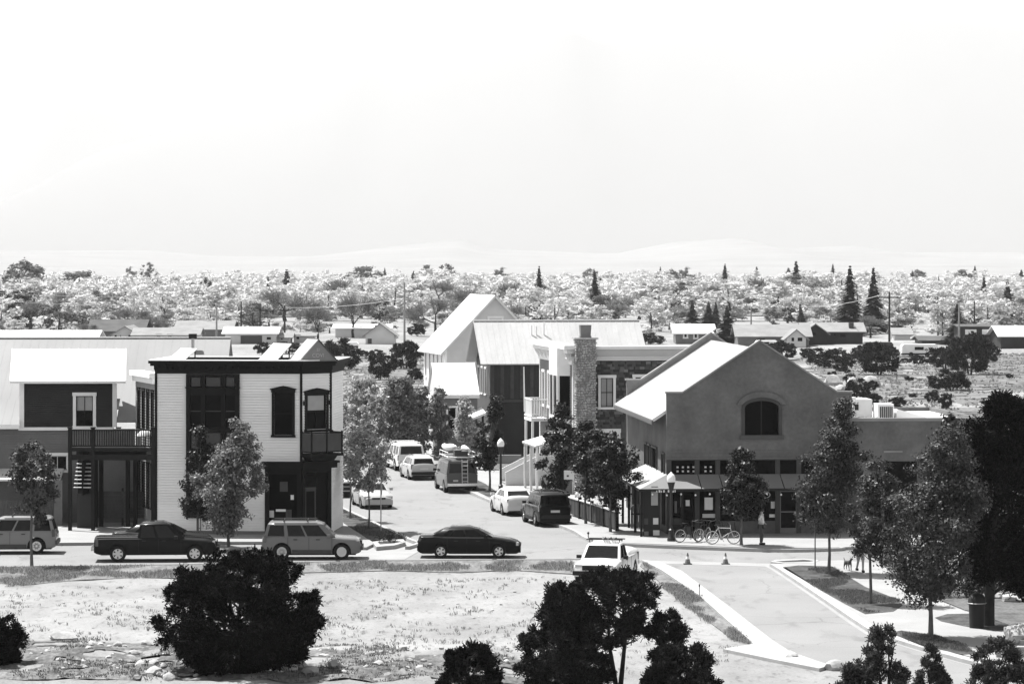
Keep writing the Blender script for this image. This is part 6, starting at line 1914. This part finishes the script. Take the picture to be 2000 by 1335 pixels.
street_tree('shorter tree on the island bed left of the largest one', 1710, 1178, 1638, 1748, 893, 1095, 12, L_street, 1.4, lambda t:(.15*t,0), leaf=.13)
street_tree('large windswept tree on the narrow roadside bed', 1820, 1245, 1712, 1918, 838, 1168, 13, None, 1.5, leaf=.13, tr=.09)
street_tree('dark tree standing behind the large windswept one', 1838, 1120, 1772, 1880, 815, 1010, 14, L_dark, 1.4, wind)
# trees along the left kerb further back
for k, (px, pb, l, r_, t, b, lm_, lab) in enumerate((
    (776,905,738,820,738,885,L_grey,'dark tree behind the camper pickup'),
    (705,880,652,738,735,850,L_light,'pale bushy tree above the left kerb cars'),
    (735,900,700,760,760,860,L_light,'small pale tree left of the camper pickup'),
    (815,890,785,860,755,882,L_grey,'narrow dark tree behind the pale wagon'),
    (856,905,832,895,762,885,L_grey,'tree in front of the white front wing'),
    (905,915,880,928,770,885,L_light,'light tree between the front wing and the dark house'),
    (668,930,640,700,790,900,L_light,'pale tree right of the corner shop balcony'))):
    street_tree(lab, px, pb, l, r_, t, b, 30+k, lm_, 1.15, lambda t_:(.12*t_,0), ball, leaf=.20, tr=.08)

# ---- evergreens in the foreground
def tuft_mesh(name, centres, normals, n_per, length, width, spread, lmat, up=.25):
    C = np.repeat(centres, n_per, axis=0); N = np.repeat(normals, n_per, axis=0)
    C = C + rng.normal(size=C.shape)*spread
    D = N*.8 + rng.normal(size=C.shape)*.6; D[:,2] += up
    D /= np.linalg.norm(D, axis=1, keepdims=True)
    return quads_mesh(name, needles_at(C, D, length, width), lmat)

def bush_meshes(w, h, cx, seed, nb, per, lmat, gaps, depth, multi, length, width, prof, base, br, tufts):
    """boughs on the crown's surface, each a clump of needle tufts, with gaps between them"""
    global rng
    rng = np.random.default_rng(seed); random.seed(seed)
    B = []; tries = 0
    while len(B) < nb and tries < nb*60:
        tries += 1
        t = rng.random(); a = rng.random()*6.283; r = prof(t)
        if rng.random() > r+.1: continue
        q = .30+.72*rng.random()**.55
        q *= 1+.22*mnoise.noise((math.cos(a)*1.6+seed, math.sin(a)*1.6, t*2.4))
        x = math.cos(a)*r*q; y = math.sin(a)*r*q
        if gaps and mnoise.noise((x*2.6+seed*1.7, y*1.5, t*3.6)) < -.35+gaps: continue
        B.append((Vector((cx+x*w/2, y*w/2*depth, h*(base+(.97-base)*t))), Vector((math.cos(a)*.7, math.sin(a)*.7, .35+.6*t)).normalized(), w*br*(.45+.9*rng.random()**1.5)))
    cs = []; ns = []
    for c, n_, rb in B:
        for _ in range(tufts):
            d = rand_dirs(1)[0] + np.array(n_)*.7; d /= np.linalg.norm(d)
            k = rb*rng.random()**.4*(1+.25*rng.normal())
            e = np.array(c) + d*k*np.array([1,1,.8])
            if e[2] < .03*h: e[2] = .03*h+.04*h*rng.random()
            cs.append(e); ns.append(d)
    cm = tuft_mesh('crown', np.array(cs), np.array(ns), per, length, width, length*.3, lmat)
    mb = MB(); hubs = []
    for k in range(multi):
        a = k*6.283/multi+.4+seed
        top = Vector((cx*.7+math.cos(a)*w*.17, math.sin(a)*w*.17, h*.78)); mid = Vector((cx*.35+math.cos(a+.5)*w*.10, math.sin(a+.5)*w*.10, h*.38))
        rt = (.017+.007*h/3)*h if h < 3 else .05+.02*h/3
        mb.tube([Vector((math.cos(a)*w*.03,math.sin(a)*w*.03,-.1)), mid*.5+Vector((math.cos(a)*w*.02,0,0)), mid, top], [rt*1.2,rt,rt*.8,rt*.25], 6)
        hubs.append((mid, top))
    for c, n_, rb in B:
        m_, t_ = min(hubs, key=lambda q: (q[0].lerp(q[1],.5)-c).length); f_ = min(1, max(0, (c.z-m_.z)/max(.1,(t_.z-m_.z))-.25))
        b0 = m_.lerp(t_, f_); mb.tube([b0, b0.lerp(c,.5)+Vector((0,0,-.02*h)), c+n_*rb*.4], [.007*w,.0045*w,.0012*w], 4)
    return mb.mesh('trunk', M_barkd, 50), cm

def bush(label, px, pyb, pl, pr_, ptop, seed, nb=110, per=15, lmat=None, gaps=.0, z0=0.0, depth=1.0, name='juniper_bush', multi=4, length=.17, width=.045, prof=None, cat='bush', group=None, base=0.05, br=.10, tufts=34):
    p = G(px, pyb, z0); s = p.y/F
    w = (pr_-pl)*s; h = H-(ptop-YH)*s-z0; cx = ((pl+pr_)/2-px)*s
    ms = bush_meshes(w, h, cx, seed, nb, per, lmat or L_black, gaps, depth, multi, length, width, prof, base, br, tufts)
    return put_tree(name, label, cat, p, ms, group=group)

round_ = lambda t: max(.06, (math.sin(math.pi*(.14+.84*t)))**.6)
bush('big round black juniper in the left foreground', 468, 1326, 310, 632, 1078, 63, 600, 12, gaps=.15, prof=lambda t: float(np.interp(t,[0,.12,.35,.6,.8,.93,1],[.45,.74,1.0,.94,.74,.52,.32])), br=.040, tufts=12, multi=7, length=.13, width=.04)
bush('juniper cropped by the left picture edge', -15, 1312, -90, 44, 1192, 52, 150, 12, gaps=.16, prof=round_, br=.075, tufts=13, length=.13, width=.04)
bush('low juniper clump at the bottom centre', 905, 1352, 838, 996, 1262, 53, 110, 12, gaps=.28, prof=lambda t: .95-.5*t, tufts=12, br=.06, length=.13, width=.04)
bush('dense dark left half of the pinyon group in the middle foreground', 1120, 1352, 1012, 1200, 1140, 54, 250, 12, L_pinyon, gaps=.22, name='pinyon_pine', cat='pine', prof=lambda t: float(np.interp(t,[0,.25,.5,.75,1],[.75,1.0,.8,.5,.2])), tufts=13, br=.06, length=.14, width=.036)
bush('upright pinyon with bare stems before the white work pickup', 1208, 1348, 1105, 1292, 1108, 55, 150, 12, L_pinyon, gaps=.24, name='pinyon_pine', cat='pine', prof=lambda t: float(np.interp(t,[0,.2,.45,.7,.9,1],[.25,.75,.95,.9,.7,.3])), base=.36, multi=2, br=.06, tufts=13, length=.14, width=.036)
bush('small open pinyon right of the upright one', 1305, 1350, 1258, 1352, 1196, 56, 60, 12, L_pinyon, gaps=.28, name='pinyon_pine', cat='pine', prof=lambda t: float(np.interp(t,[0,.4,.8,1],[.4,.9,.8,.3])), base=.3, multi=2, br=.07, tufts=11, length=.13, width=.034)
bush('low spreading pinyon at the bottom right of the group', 1340, 1362, 1240, 1418, 1262, 57, 150, 12, L_pinyon, gaps=.26, name='pinyon_pine', cat='pine', prof=lambda t: 1-.6*t, br=.055, tufts=12, length=.13, width=.034)
bush('open pinyon seedling before the access road', 1730, 1372, 1648, 1795, 1222, 58, 80, 10, L_pinyon_lit, gaps=.34, name='pinyon_pine', cat='pine', prof=lambda t: max(.12, 1-.80*t), multi=4, br=.038, tufts=10, length=.13, width=.034)
bush('narrow pinyon seedling right of the open one', 1822, 1372, 1785, 1862, 1256, 59, 50, 11, L_pinyon_lit, gaps=.26, name='pinyon_pine', cat='pine', prof=lambda t: max(.12, 1-.78*t), multi=2, br=.07, tufts=11, length=.12, width=.032)
bush('pinyon in the bottom right corner', 1935, 1372, 1868, 2030, 1246, 60, 105, 10, L_pinyon_lit, gaps=.30, name='pinyon_pine', cat='pine', prof=lambda t: max(.12, 1-.7*t), multi=4, br=.042, tufts=11, length=.13, width=.034)
bush('low pinyon at the bottom right below the road', 1660, 1375, 1630, 1700, 1298, 61, 24, 14, L_pinyon_lit, gaps=.16, name='pinyon_pine', cat='pine', prof=lambda t: 1-.6*t, multi=2, br=.14)
# the big black tree at the right edge
def big_dark():
    global rng
    rng = np.random.default_rng(77)
    p = G(1932, 1222, .12); s = p.y/F
    h = H-(775-YH)*s
    lobes = [(-.2,0,.80,.9),(1.6,.4,.72,1.0),(.6,-.6,.60,1.2),(1.9,-.2,.45,1.1),(-.7,.3,.42,.9),(.9,.8,.35,1.2),(-.3,-.5,.28,.8),(1.5,.5,.22,1.0),(2.6,0,.65,1.2),(2.6,.2,.35,1.2),(.5,.1,.93,.55),(1.35,.1,.90,.6),(.0,0,.62,.9),(.9,0,.75,.95)]
    cs = []; ns = []
    for lx, ly, lz, r in lobes:
        for k in range(240):
            d = rand_dirs(1)[0]; q = r*(rng.random()**.4)
            cs.append((lx+d[0]*q, ly+d[1]*q, h*lz+d[2]*q*.85)); ns.append(d)
    cm = tuft_mesh('crown', np.array(cs), np.array(ns), 22, .17, .05, .12, L_black)
    mb = MB(); mb.tube([(0,0,-.1),(.03,.02,h*.2),(.1,0,h*.45),(.5,.1,h*.7)], [.21,.18,.14,.05], 9)
    for lx, ly, lz, r in lobes: mb.tube([(.05,0,h*lz*.6),(lx*.6,ly*.6,h*lz*.9),(lx,ly,h*lz)], [.08,.05,.02], 5)
    put_tree('dark_evergreen', 'massive black evergreen with thick trunk at the right edge', 'tree', p, (mb.mesh('trunk', M_barkd, 50), cm))
big_dark()

# ---- shrubs in the field behind the cafe (each its own thing)
def field_bush_protos():
    return [bush_meshes(2.15, 1.75, 0, 200+k, 52, 10, L_con, .34, 1.0, 3, .13, .045, (lambda t: max(.12, math.sin(math.pi*(.12+.84*t))**.7)) if k else (lambda t: max(.15, math.sin(math.pi*(.3+.64*t))**.8)), .14, .10, 16) for k in range(3)]
FB = field_bush_protos()
fb = [(1612,712,1578,1640,680,'round dark shrub right of the cafe gable'),(1655,720,1640,1672,690,'small shrub beside the round dark one'),
      (1716,732,1672,1762,672,'wide black shrub before the open-sided trailer'),(1672,778,1648,1697,740,'little shrub just above the gable shoulder'),
      (1845,720,1808,1880,678,'dark shrub before the long shed'),(1895,730,1850,1945,655,'large black shrub before the dark cabin'),
      (1858,762,1822,1900,722,'ragged shrub in the middle of the field at right'),(1848,800,1836,1864,768,'small black shrub below the ragged one'),
      (1530,702,1500,1552,668,'shrub behind the gable peak'),
      (660,722,625,700,662,'dark shrub right of the pediment'),(742,742,715,770,692,'open shrub in the yard beyond the street'),
      (792,722,765,825,668,'dark shrub beside the pale utility pole'),(815,655,798,832,632,'round dark shrub near the white garage'),
      (512,692,500,530,668,'dark bush behind the second solar panel'),(560,690,530,590,668,'black bush left of the pediment'),(1270,672,1250,1300,650,'bush at the end of the long pale roof')]
for k, (px, pb, l, r_, t, lab) in enumerate(fb):
    p = G(px, pb, 0); s = p.y/F
    o = put_tree('field_shrub', lab, 'shrub', p, FB[k % 3], k*1.1, ((r_-l)*s/2.15, (r_-l)*s/2.15, (pb-t)*s/1.75))

# ---- background trees: prototypes shared by copies
def conifer_mesh(seed, n=1700):
    global rng
    rng = np.random.default_rng(seed)
    t = 1-np.sqrt(rng.random(n)); a = rng.random(n)*6.283
    lev = np.floor(t*24)/24 + .035*rng.random(n)
    r = (1-lev)*.20*(.30+.85*rng.random(n)**1.5)*(1+.3*np.sin(a*3+seed+lev*30))
    C = np.stack([np.cos(a)*r*.4, np.sin(a)*r*.4, .06+.94*lev], axis=1)
    D = np.stack([np.cos(a), np.sin(a), -.25-.1*rng.random(n)], axis=1); D /= np.linalg.norm(D, axis=1, keepdims=True)
    V = needles_at(C, D, .0, .045)
    L = (r*.75)[:,None]
    b = np.stack([-np.sin(a), np.cos(a), np.zeros(n)], axis=1)*.022
    V = np.stack([C-b, C+b, C+D*L+b*.7-np.array([0,0,.012]), C+D*L-b*.7-np.array([0,0,.012])], axis=1)
    cm = quads_mesh('conifer_crown', V, L_con)
    mb = MB(); mb.bar((0,0,0),(0,0,.95),.014,.003,6)
    return mb.mesh('conifer_trunk', M_barkd), cm
CON = [conifer_mesh(300+k) for k in range(3)]
def broad_mesh(seed, lmat, n=90, per=36, leaf=.052):
    return tree_meshes('broad', .06, 1.0, .86, ball if seed % 2 else (lambda t: max(.08, math.sin(math.pi*(t*.9+.05))**.7*(1.1-.3*t))), nolean, n*2, per//2, leaf*.85, lmat, M_barkd, .016, .03, seed, .8, 9, .4, 5, .14, .38)
BRP = [broad_mesh(400+k, L_pale) for k in range(4)]
BRM = [broad_mesh(410+k, L_mid) for k in range(3)]
BRG = [broad_mesh(430+k, leaf_mat('pale_grey_leaf', 0.26, 0.3, 0.6, 0.8, 0.1)) for k in range(3)]
BRD = [broad_mesh(420+k, L_dark) for k in range(2)]
def bare_mesh(seed):
    global rng
    rng = np.random.default_rng(seed); random.seed(seed)
    mb = MB(); tips = []
    def grow(p, d, L, r, lev):
        q = p + d*L; mb.tube([p, p.lerp(q,.5)+Vector(rng.normal(size=3)*L*.05), q], [r, r*.8, r*.6], 5 if lev < 2 else 3)
        tips.append((p.lerp(q,.6), q, lev))
        if lev >= 4: return
        for k in range(3 if lev < 3 else 2):
            nd = (d + Vector(rng.normal(size=3))*.45 + Vector((0,0,.12))).normalized()
            grow(q, nd, L*.68, r*.55, lev+1)
    grow(Vector((0,0,0)), Vector((0,0,1)), .28, .03, 0)
    tr_ = mb.mesh('bare_trunk', M_barkd)
    src = np.array([t[1] for t in tips if t[2] >= 2]); n = 1500
    C = src[rng.integers(len(src), size=n)]; D = rng.normal(size=(n,3))*.6; D[:,2] += .6; D += (C-np.array([0,0,.4]))*1.2
    D /= np.linalg.norm(D, axis=1, keepdims=True)
    return tr_, quads_mesh('bare_twigs', needles_at(C, D, .16, .006), L_twig)
BARE = [bare_mesh(500+k) for k in range(2)]

def bg_tree(protos, k, name, label, px, pyb, pyt, wpx, cat='tree', group=None):
    p = G(px, pyb, 0); s = p.y/F
    h = (pyb-pyt)*s; w = wpx*s
    base_w = .40 if protos is CON else .86
    o = put_tree(name, label, cat, p, protos[k % len(protos)], k*2.1, (w/base_w, w/base_w, h), group)
    return o
# conifers one can tell apart
con = [(1660,654,517,44,'tallest spruce of the right-hand pair in the pale trees'),(1706,652,520,38,'spruce just right of the tallest one'),
       (1352,640,586,26,'left one of the three dark spruces by the small cottage'),(1384,640,588,28,'middle one of the three dark spruces by the small cottage'),(1398,638,588,18,'slim spruce close behind the middle one'),(1420,672,596,38,'nearest dark spruce beside the cottage roof'),
       (1870,672,588,38,'dark spruce left of the dark cabin'),(524,605,540,24,'small pointed spruce above the left poles'),(560,600,525,36,'wide spruce on the skyline left of centre'),
       (1053,625,518,26,'thin ragged spruce on the skyline at centre'),(1555,600,508,36,'tall pale spruce on the right skyline'),(1540,555,522,24,'smaller spruce left of the tall pale one'),
       (1416,596,514,26,'pale spruce on the skyline above the cottage'),(1478,556,520,20,'thin spruce on the skyline right of the pale one'),(1582,556,528,20,'low spruce right of the tall pale one'),
       (1162,632,530,34,'dark rough pine above the chimney'),(1268,596,566,16,'tiny spruce above the long pale roof'),(1244,600,578,10,'tiny dark spruce at the end of the ridge'),
       (808,556,528,14,'slim dark spruce near the white house roof'),(1922,615,540,28,'dark spruce on the skyline at right'),(1968,630,545,34,'broad spruce near the right edge'),(1995,570,525,22,'spruce cropped by the right edge'),
       (1565,630,600,16,'small dark spruce above the ranch roof'),(22,645,585,40,'black spruce at the far left behind the white roof'),(497,655,622,12,'tiny spruce behind the carport house')]
for k, (px, b, t, w, lab) in enumerate(con): bg_tree(CON, k, 'spruce_tree', lab, px, b, t, w*1.7, 'spruce')
# rounded and bare trees one can tell apart
oth = [(BRD,288,548,513,34,'dark domed tree on the left skyline'),(BRM,255,548,522,22,'grey tree left of the dark domed one'),(BRD,405,612,544,44,'dark tall pine-like tree above the long bungalow'),
       (BRD,612,610,565,70,'flat-topped dark tree beside the bare ones'),(BRD,875,560,516,44,'dark domed tree on the skyline at centre'),(BRM,833,556,517,32,'grey tree left of the dark domed centre one'),
       (BRM,40,600,513,120,'large dark tree mass at the far left skyline'),(BRD,18,640,560,90,'black leafy tree at the left edge'),(BRM,150,590,530,130,'broad grey tree right of the left mass'),
       (BARE,690,660,568,86,'bare spreading tree before the pale shed'),(BARE,850,655,568,100,'bare grey tree behind the white steep roof'),(BARE,620,668,588,80,'fuzzy bare tree beside the parked trailer'),
       (BARE,118,640,570,130,'wide bare grey tree at left'),(BARE,60,642,580,90,'grey bare thicket at the left edge'),(BARE,300,655,610,60,'bare tree behind the long bungalow'),
       (BRM,1150,560,526,50,'dark-topped tree above the stone chimney'),(BRM,980,560,524,36,'leaning grey tree on the centre skyline'),(BRM,710,575,520,90,'open-branched grey tree left of centre'),
       (BRM,1310,570,528,50,'grey tree on the skyline right of centre'),(BRM,1340,566,524,36,'second grey tree on the skyline right of centre'),(BRM,1880,566,526,44,'dark grey tree on the right skyline'),(BRM,1790,560,528,50,'low grey trees right of the pale spruces'),
       (BARE,1200,640,585,120,'grey bare thicket behind the long pale roof'),(BARE,1700,660,610,70,'grey bare trees left of the tall utility pole'),(BARE,1000,640,590,70,'bare tree right of the steep white roof'),
       (BRM,1510,635,600,44,'grey rounded tree left of the ranch roof'),(BRD,1920,650,618,50,'dark tree behind the dark cabin')]
for k, (pr2, px, b, t, w, lab) in enumerate(oth): bg_tree(pr2, k, 'bare_tree' if pr2 is BARE else 'leafy_tree', lab, px, b, t, w)
# the nearest pale crowns, countable
random.seed(21)
pale = [(x, b, h) for b, h, xs__ in ((650,56,range(20,2000,82)),(634,54,range(50,2000,72)),(618,50,range(10,2010,66)),(604,42,range(30,2010,58)),(592,34,range(0,2010,52))) for x in xs__]
kk = 0
for x, b, h in pale:
    x += random.uniform(-24,24); b += random.uniform(-8,8); h *= random.uniform(.85,1.45)
    if b > 625 and (1310 < x < 1700 or 640 < x < 1010): b -= 30
    bg_tree(random.choices((BRP,BRM,BRG,BARE), (50,8,28,14))[0], kk, 'cottonwood_tree', 'pale rounded cottonwood in the valley tree belt', x, b, b-h, h*random.uniform(1.2,2.1), 'tree', 'pale cottonwoods of the valley'); kk += 1
# the far wood reads as one mass
def far_wood():
    global rng
    rng = np.random.default_rng(900); random.seed(900)
    base_c = []
    for pr2 in BRP:
        me = pr2[1]; a = np.empty(len(me.vertices)*3, dtype=np.float32); me.vertices.foreach_get('co', a)
        q = a.reshape(-1,4,3); base_c.append(q[::6])
    Vs = []
    for k in range(1400):
        b = 556 + 62*rng.random()**1.1
        p = G(-500+3000*rng.random(), b, 0); h = rng.uniform(5.5,10.0); w = h*rng.uniform(.9,1.4)
        q = base_c[rng.integers(4)]
        a = rng.random()*6.283; c, s_ = math.cos(a), math.sin(a)
        x = (q[...,0]*c-q[...,1]*s_)*w*1.0; y = (q[...,0]*s_+q[...,1]*c)*w; z = q[...,2]*h
        ctr = lambda m: m.mean(axis=1, keepdims=True)
        x = ctr(x)+(x-ctr(x))*2.0; y = ctr(y)+(y-ctr(y))*2.0; z = ctr(z)+(z-ctr(z))*1.6
        Vs.append(np.stack([x+p.x, y+p.y, z-.12*h], axis=2))
    me = quads_mesh('far_wood', np.concatenate(Vs), L_pale)
    o = place('far_wood', me); tag(o, 'pale hazy wood filling the valley out to the foothills', 'wood', kind='stuff')
far_wood()

random.seed(45)
for k in range(40):
    x = random.uniform(1080,2010) if k % 4 else random.uniform(0,1080); b = random.uniform(556,586); h_ = random.uniform(24,46)
    bg_tree(CON, k, 'skyline_conifer', 'grey conifer among the pale crowns on the skyline', x, b, b-h_, h_*random.uniform(.45,.75), 'conifer', 'conifers scattered along the skyline')
for k in range(24):
    x = random.uniform(0,2010); b = random.uniform(580,640); h_ = random.uniform(24,44)
    bg_tree(BRD if k % 2 else BRM, k, 'dark_crown_tree', 'darker rounded tree standing among the pale cottonwoods', x, b, b-h_, h_*random.uniform(.8,1.3), 'tree', 'darker trees of the valley belt')
random.seed(46)
for k in range(44):
    if k % 4: px_, py_ = random.uniform(1560,2000), random.uniform(692,800)
    else: px_, py_ = random.uniform(645,830), random.uniform(690,800)
    if px_ < 1690 and py_ > 690+(px_-1560)*.7 and px_ > 1500: continue
    p_ = G(px_, py_, 0); s2_ = p_.y/F; w_ = random.uniform(12,34)*s2_
    put_tree('sage_bush', 'low ragged sagebrush in the rough field', 'shrub', p_, FB[k % 3], k*1.9, (w_/2.15, w_/2.15, w_/2.15*random.uniform(.5,.9)), 'sagebrush in the rough field')
random.seed(44)
for k in range(54):
    x = random.uniform(0,2000); b = random.uniform(636,662)
    bg_tree((BARE, BRG, BARE, BRM, BRP)[k % 5], k, 'thicket', 'grey thicket between the far houses', x, b, b-random.uniform(18,36), random.uniform(36,80), 'thicket', 'thickets between the far houses')

# ---- scrub, dry grass and fallen leaves (uncountable)
def blades(name, label, cat, regions, n, hgt, wid, lm, z=0.0, clump=6, zfun=None):
    global rng
    C = []
    for poly, share in regions:
        pp = [G(a, b, z) for a, b in poly]
        xs0 = min(p.x for p in pp); xs1 = max(p.x for p in pp); ys0 = min(p.y for p in pp); ys1 = max(p.y for p in pp)
        cnt_ = 0; tr_ = 0
        while cnt_ < n*share and tr_ < n*20:
            tr_ += 1
            x = xs0+(xs1-xs0)*rng.random(); y = ys0+(ys1-ys0)*rng.random()
            ins = False
            for i in range(len(pp)):
                a, b = pp[i], pp[i-1]
                if (a.y > y) != (b.y > y) and x < (b.x-a.x)*(y-a.y)/(b.y-a.y)+a.x: ins = not ins
            if not ins: continue
            if mnoise.noise((x*.5, y*.3, 3.3)) < -.1*rng.random(): continue
            for _ in range(clump):
                C.append((x+rng.normal()*.06, y+rng.normal()*.06, (zfun(x,y) if zfun else z)))
            cnt_ += 1
    C = np.array(C); D = rng.normal(size=C.shape)*.45; D[:,2] = 1; D /= np.linalg.norm(D, axis=1, keepdims=True)
    me = quads_mesh(name, needles_at(C, D, hgt, wid), lm)
    tag(place(name, me), label, cat, kind='stuff')
rng = np.random.default_rng(31)
blades('verge_grass', 'dry grass along the near road edge', 'grass', [([(-20,1150),(160,1133),(480,1122),(760,1114),(1120,1118),(1120,1096),(720,1098),(430,1104),(-20,1110)],.8),([(1258,1100),(1366,1166),(1466,1258),(1430,1250),(1340,1185),(1270,1125)],.2)], 5200, .13, .02, L_dry)
blades('lot_weeds', 'scattered dry weeds over the dirt lot', 'weeds', [([(-20,1150),(1120,1125),(1300,1180),(1440,1260),(1400,1330),(-20,1330)],1)], 1500, .10, .025, L_dry, zfun=zg)
blades('rubble_weeds', 'dark weeds among the rubble at the bottom left', 'weeds', [([(20,1255),(300,1240),(700,1275),(1000,1290),(1000,1345),(20,1345)],1)], 1500, .09, .03, L_mid, zfun=zg, clump=5)
blades('bed_grass', 'short dark grass of the planting beds', 'grass', [([(1535,1108),(1625,1107),(1690,1146),(1755,1172),(1745,1192),(1690,1196),(1600,1150)],.5),([(1745,1234),(1820,1240),(1880,1258),(1900,1274),(1800,1259)],.2),([(645,985),(780,1047),(722,1051),(646,1003)],.3)], 4200, .08, .02, L_mid, z=.16)
blades('field_scrub', 'low scrub and dry grass over the far field', 'scrub', [([(1560,700),(2020,690),(2020,830),(1680,800)],.75),([(640,690),(830,690),(830,800),(640,830)],.25)], 2600, .18, .09, L_dry, clump=7)

# ================================================================ rocks
def rock_mesh(seed):
    bm = bmesh.new(); bmesh.ops.create_icosphere(bm, subdivisions=2, radius=1.0)
    for v in bm.verts:
        n = mnoise.noise((v.co*1.1 + Vector((seed*7.3,0,0)))) ; n2 = mnoise.noise(v.co*2.7 + Vector((0,seed*3.1,0)))
        v.co *= 1 + .32*n + .12*n2
        v.co.z *= .72
    me = bpy.data.meshes.new('rock'); bm.to_mesh(me); bm.free(); me.materials.append(M_rock)
    me.polygons.foreach_set('use_smooth', [True]*len(me.polygons))
    try: me.set_sharp_from_angle(angle=R(32))
    except Exception: pass
    return me
RK = [rock_mesh(k) for k in range(6)]
def rock(label, px, py, wpx, k, hfac=.6, cat='boulder', group=None, z=None, name='boulder'):
    p = G(px, py, 0); s = p.y/F; w = wpx*s/2
    if z is None: z = zg(p.x, p.y)
    o = place(name, RK[k % 6]); o.location = (p.x, p.y, z+w*hfac*.35); o.scale = (w, w*.8, w*hfac*1.2); o.rotation_euler = (0,0,k*1.7)
    return tag(o, label, cat, group)
rock('large flat pale boulder half buried in the dirt lot', 125, 1248, 58, 0, .45)
rock('pale boulder on the left kerb of the access road', 1543, 1285, 48, 1, .55)
rock('rounded boulder right of the other kerb boulder', 1632, 1306, 44, 2, .8)
rock('long pale boulder at the right edge beside the path', 1990, 1252, 75, 3, .7, z=.12)
rock('smaller boulder below the long one at the right edge', 1978, 1264, 34, 4, .7, z=.12)
rock('pale log-shaped boulder right of the dark trunk', 1978, 1178, 50, 5, .5, z=.1)
rock('pale boulder touching the dark trunk', 1950, 1172, 30, 0, .6, z=.1)
rock('white rock pile behind the bench', 1968, 1100, 30, 1, .9, z=.1)
for k, (px, py, w, lab) in enumerate(((1628,752,36,'left one of the field boulders behind the cafe'),(1664,748,26,'pointed field boulder behind the cafe'),(1700,756,40,'round field boulder right of the pointed one'),(1640,765,24,'low field boulder in front of the left one'))):
    rock(lab, px, py, w, k, 1.0)
random.seed(5)
spots = [(255,1305,34),(275,1318,30),(262,1290,22),(300,1316,26),(230,1270,20),(285,1262,24),(300,1335,34),(330,1340,28),(200,1262,14),(560,1328,44),(585,1316,40),(605,1330,34),(655,1322,34),(690,1312,14),(740,1320,30),(765,1306,12),(820,1322,26),(630,1300,16)]
for k in range(150):
    spots.append((random.uniform(60,1010), random.uniform(1268,1338), random.choice((7,8,9,10,12,14,17))))
for k, (px, py, w) in enumerate(spots):
    rock('loose pale stone in the rubble along the bottom edge', px, py, w*1.05, k, .75, 'stone', 'rubble stones', name='rubble_stone')
random.seed(6)
for k in range(60):
    rock('small stone on the dirt lot', random.uniform(20,1400), random.uniform(1150,1262), random.choice((4,5,6,8)), k, .6, 'stone', 'small lot stones', name='lot_stone')
# the little planter shrub on the corner, and the weedy plants in the beds
p = G(762,1058,.206)
rng = np.random.default_rng(8)
cs = rng.normal(size=(60,3))*np.array([.28,.14,.12])+np.array([0,0,.22]); ns = rand_dirs(60); ns[:,2] = abs(ns[:,2])
mb = MB(); mb.tube([(0,0,-.02),(.02,0,.2)], [.02,.01], 5)
put_tree('planter_shrub', 'sparse little shrub in the corner planter', 'shrub', p, (mb.mesh('trunk', M_barkd), tuft_mesh('crown', cs, ns, 8, .12, .03, .05, L_dark)))
p = G(1895,1165,.1)
cs = rng.normal(size=(160,3))*np.array([.9,.3,.18])+np.array([0,0,.35]); ns = rand_dirs(160); ns[:,2] = abs(ns[:,2])
put_tree('flower_hedge', 'low flowering hedge left of the dark trunk', 'hedge', p, (mb.mesh('trunk', M_barkd), tuft_mesh('crown', cs, ns, 12, .14, .05, .08, L_dark)))

# ================================================================ the hazy air of the valley
hzv = MB(); hzv.box(-15000, 15000, -55, 33500, -40, 2600)
hz_o = hzv.build('haze', None); hz_o['kind'] = 'stuff'; hz_o['label'] = 'thin pale haze filling the valley air'
hm = bpy.data.materials.new('haze_air'); hm.use_nodes = True
ht = hm.node_tree
for n in list(ht.nodes): ht.nodes.remove(n)
hout = ht.nodes.new('ShaderNodeOutputMaterial')
hpv = ht.nodes.new('ShaderNodeVolumePrincipled')
hpv.inputs['Color'].default_value = (1,1,1,1)
hpv.inputs['Density'].default_value = HAZE
hpv.inputs['Anisotropy'].default_value = 0.0
ht.links.new(hpv.outputs[0], hout.inputs['Volume'])
hz_o.data.materials.append(hm)
hz_o.display_type = 'WIRE'
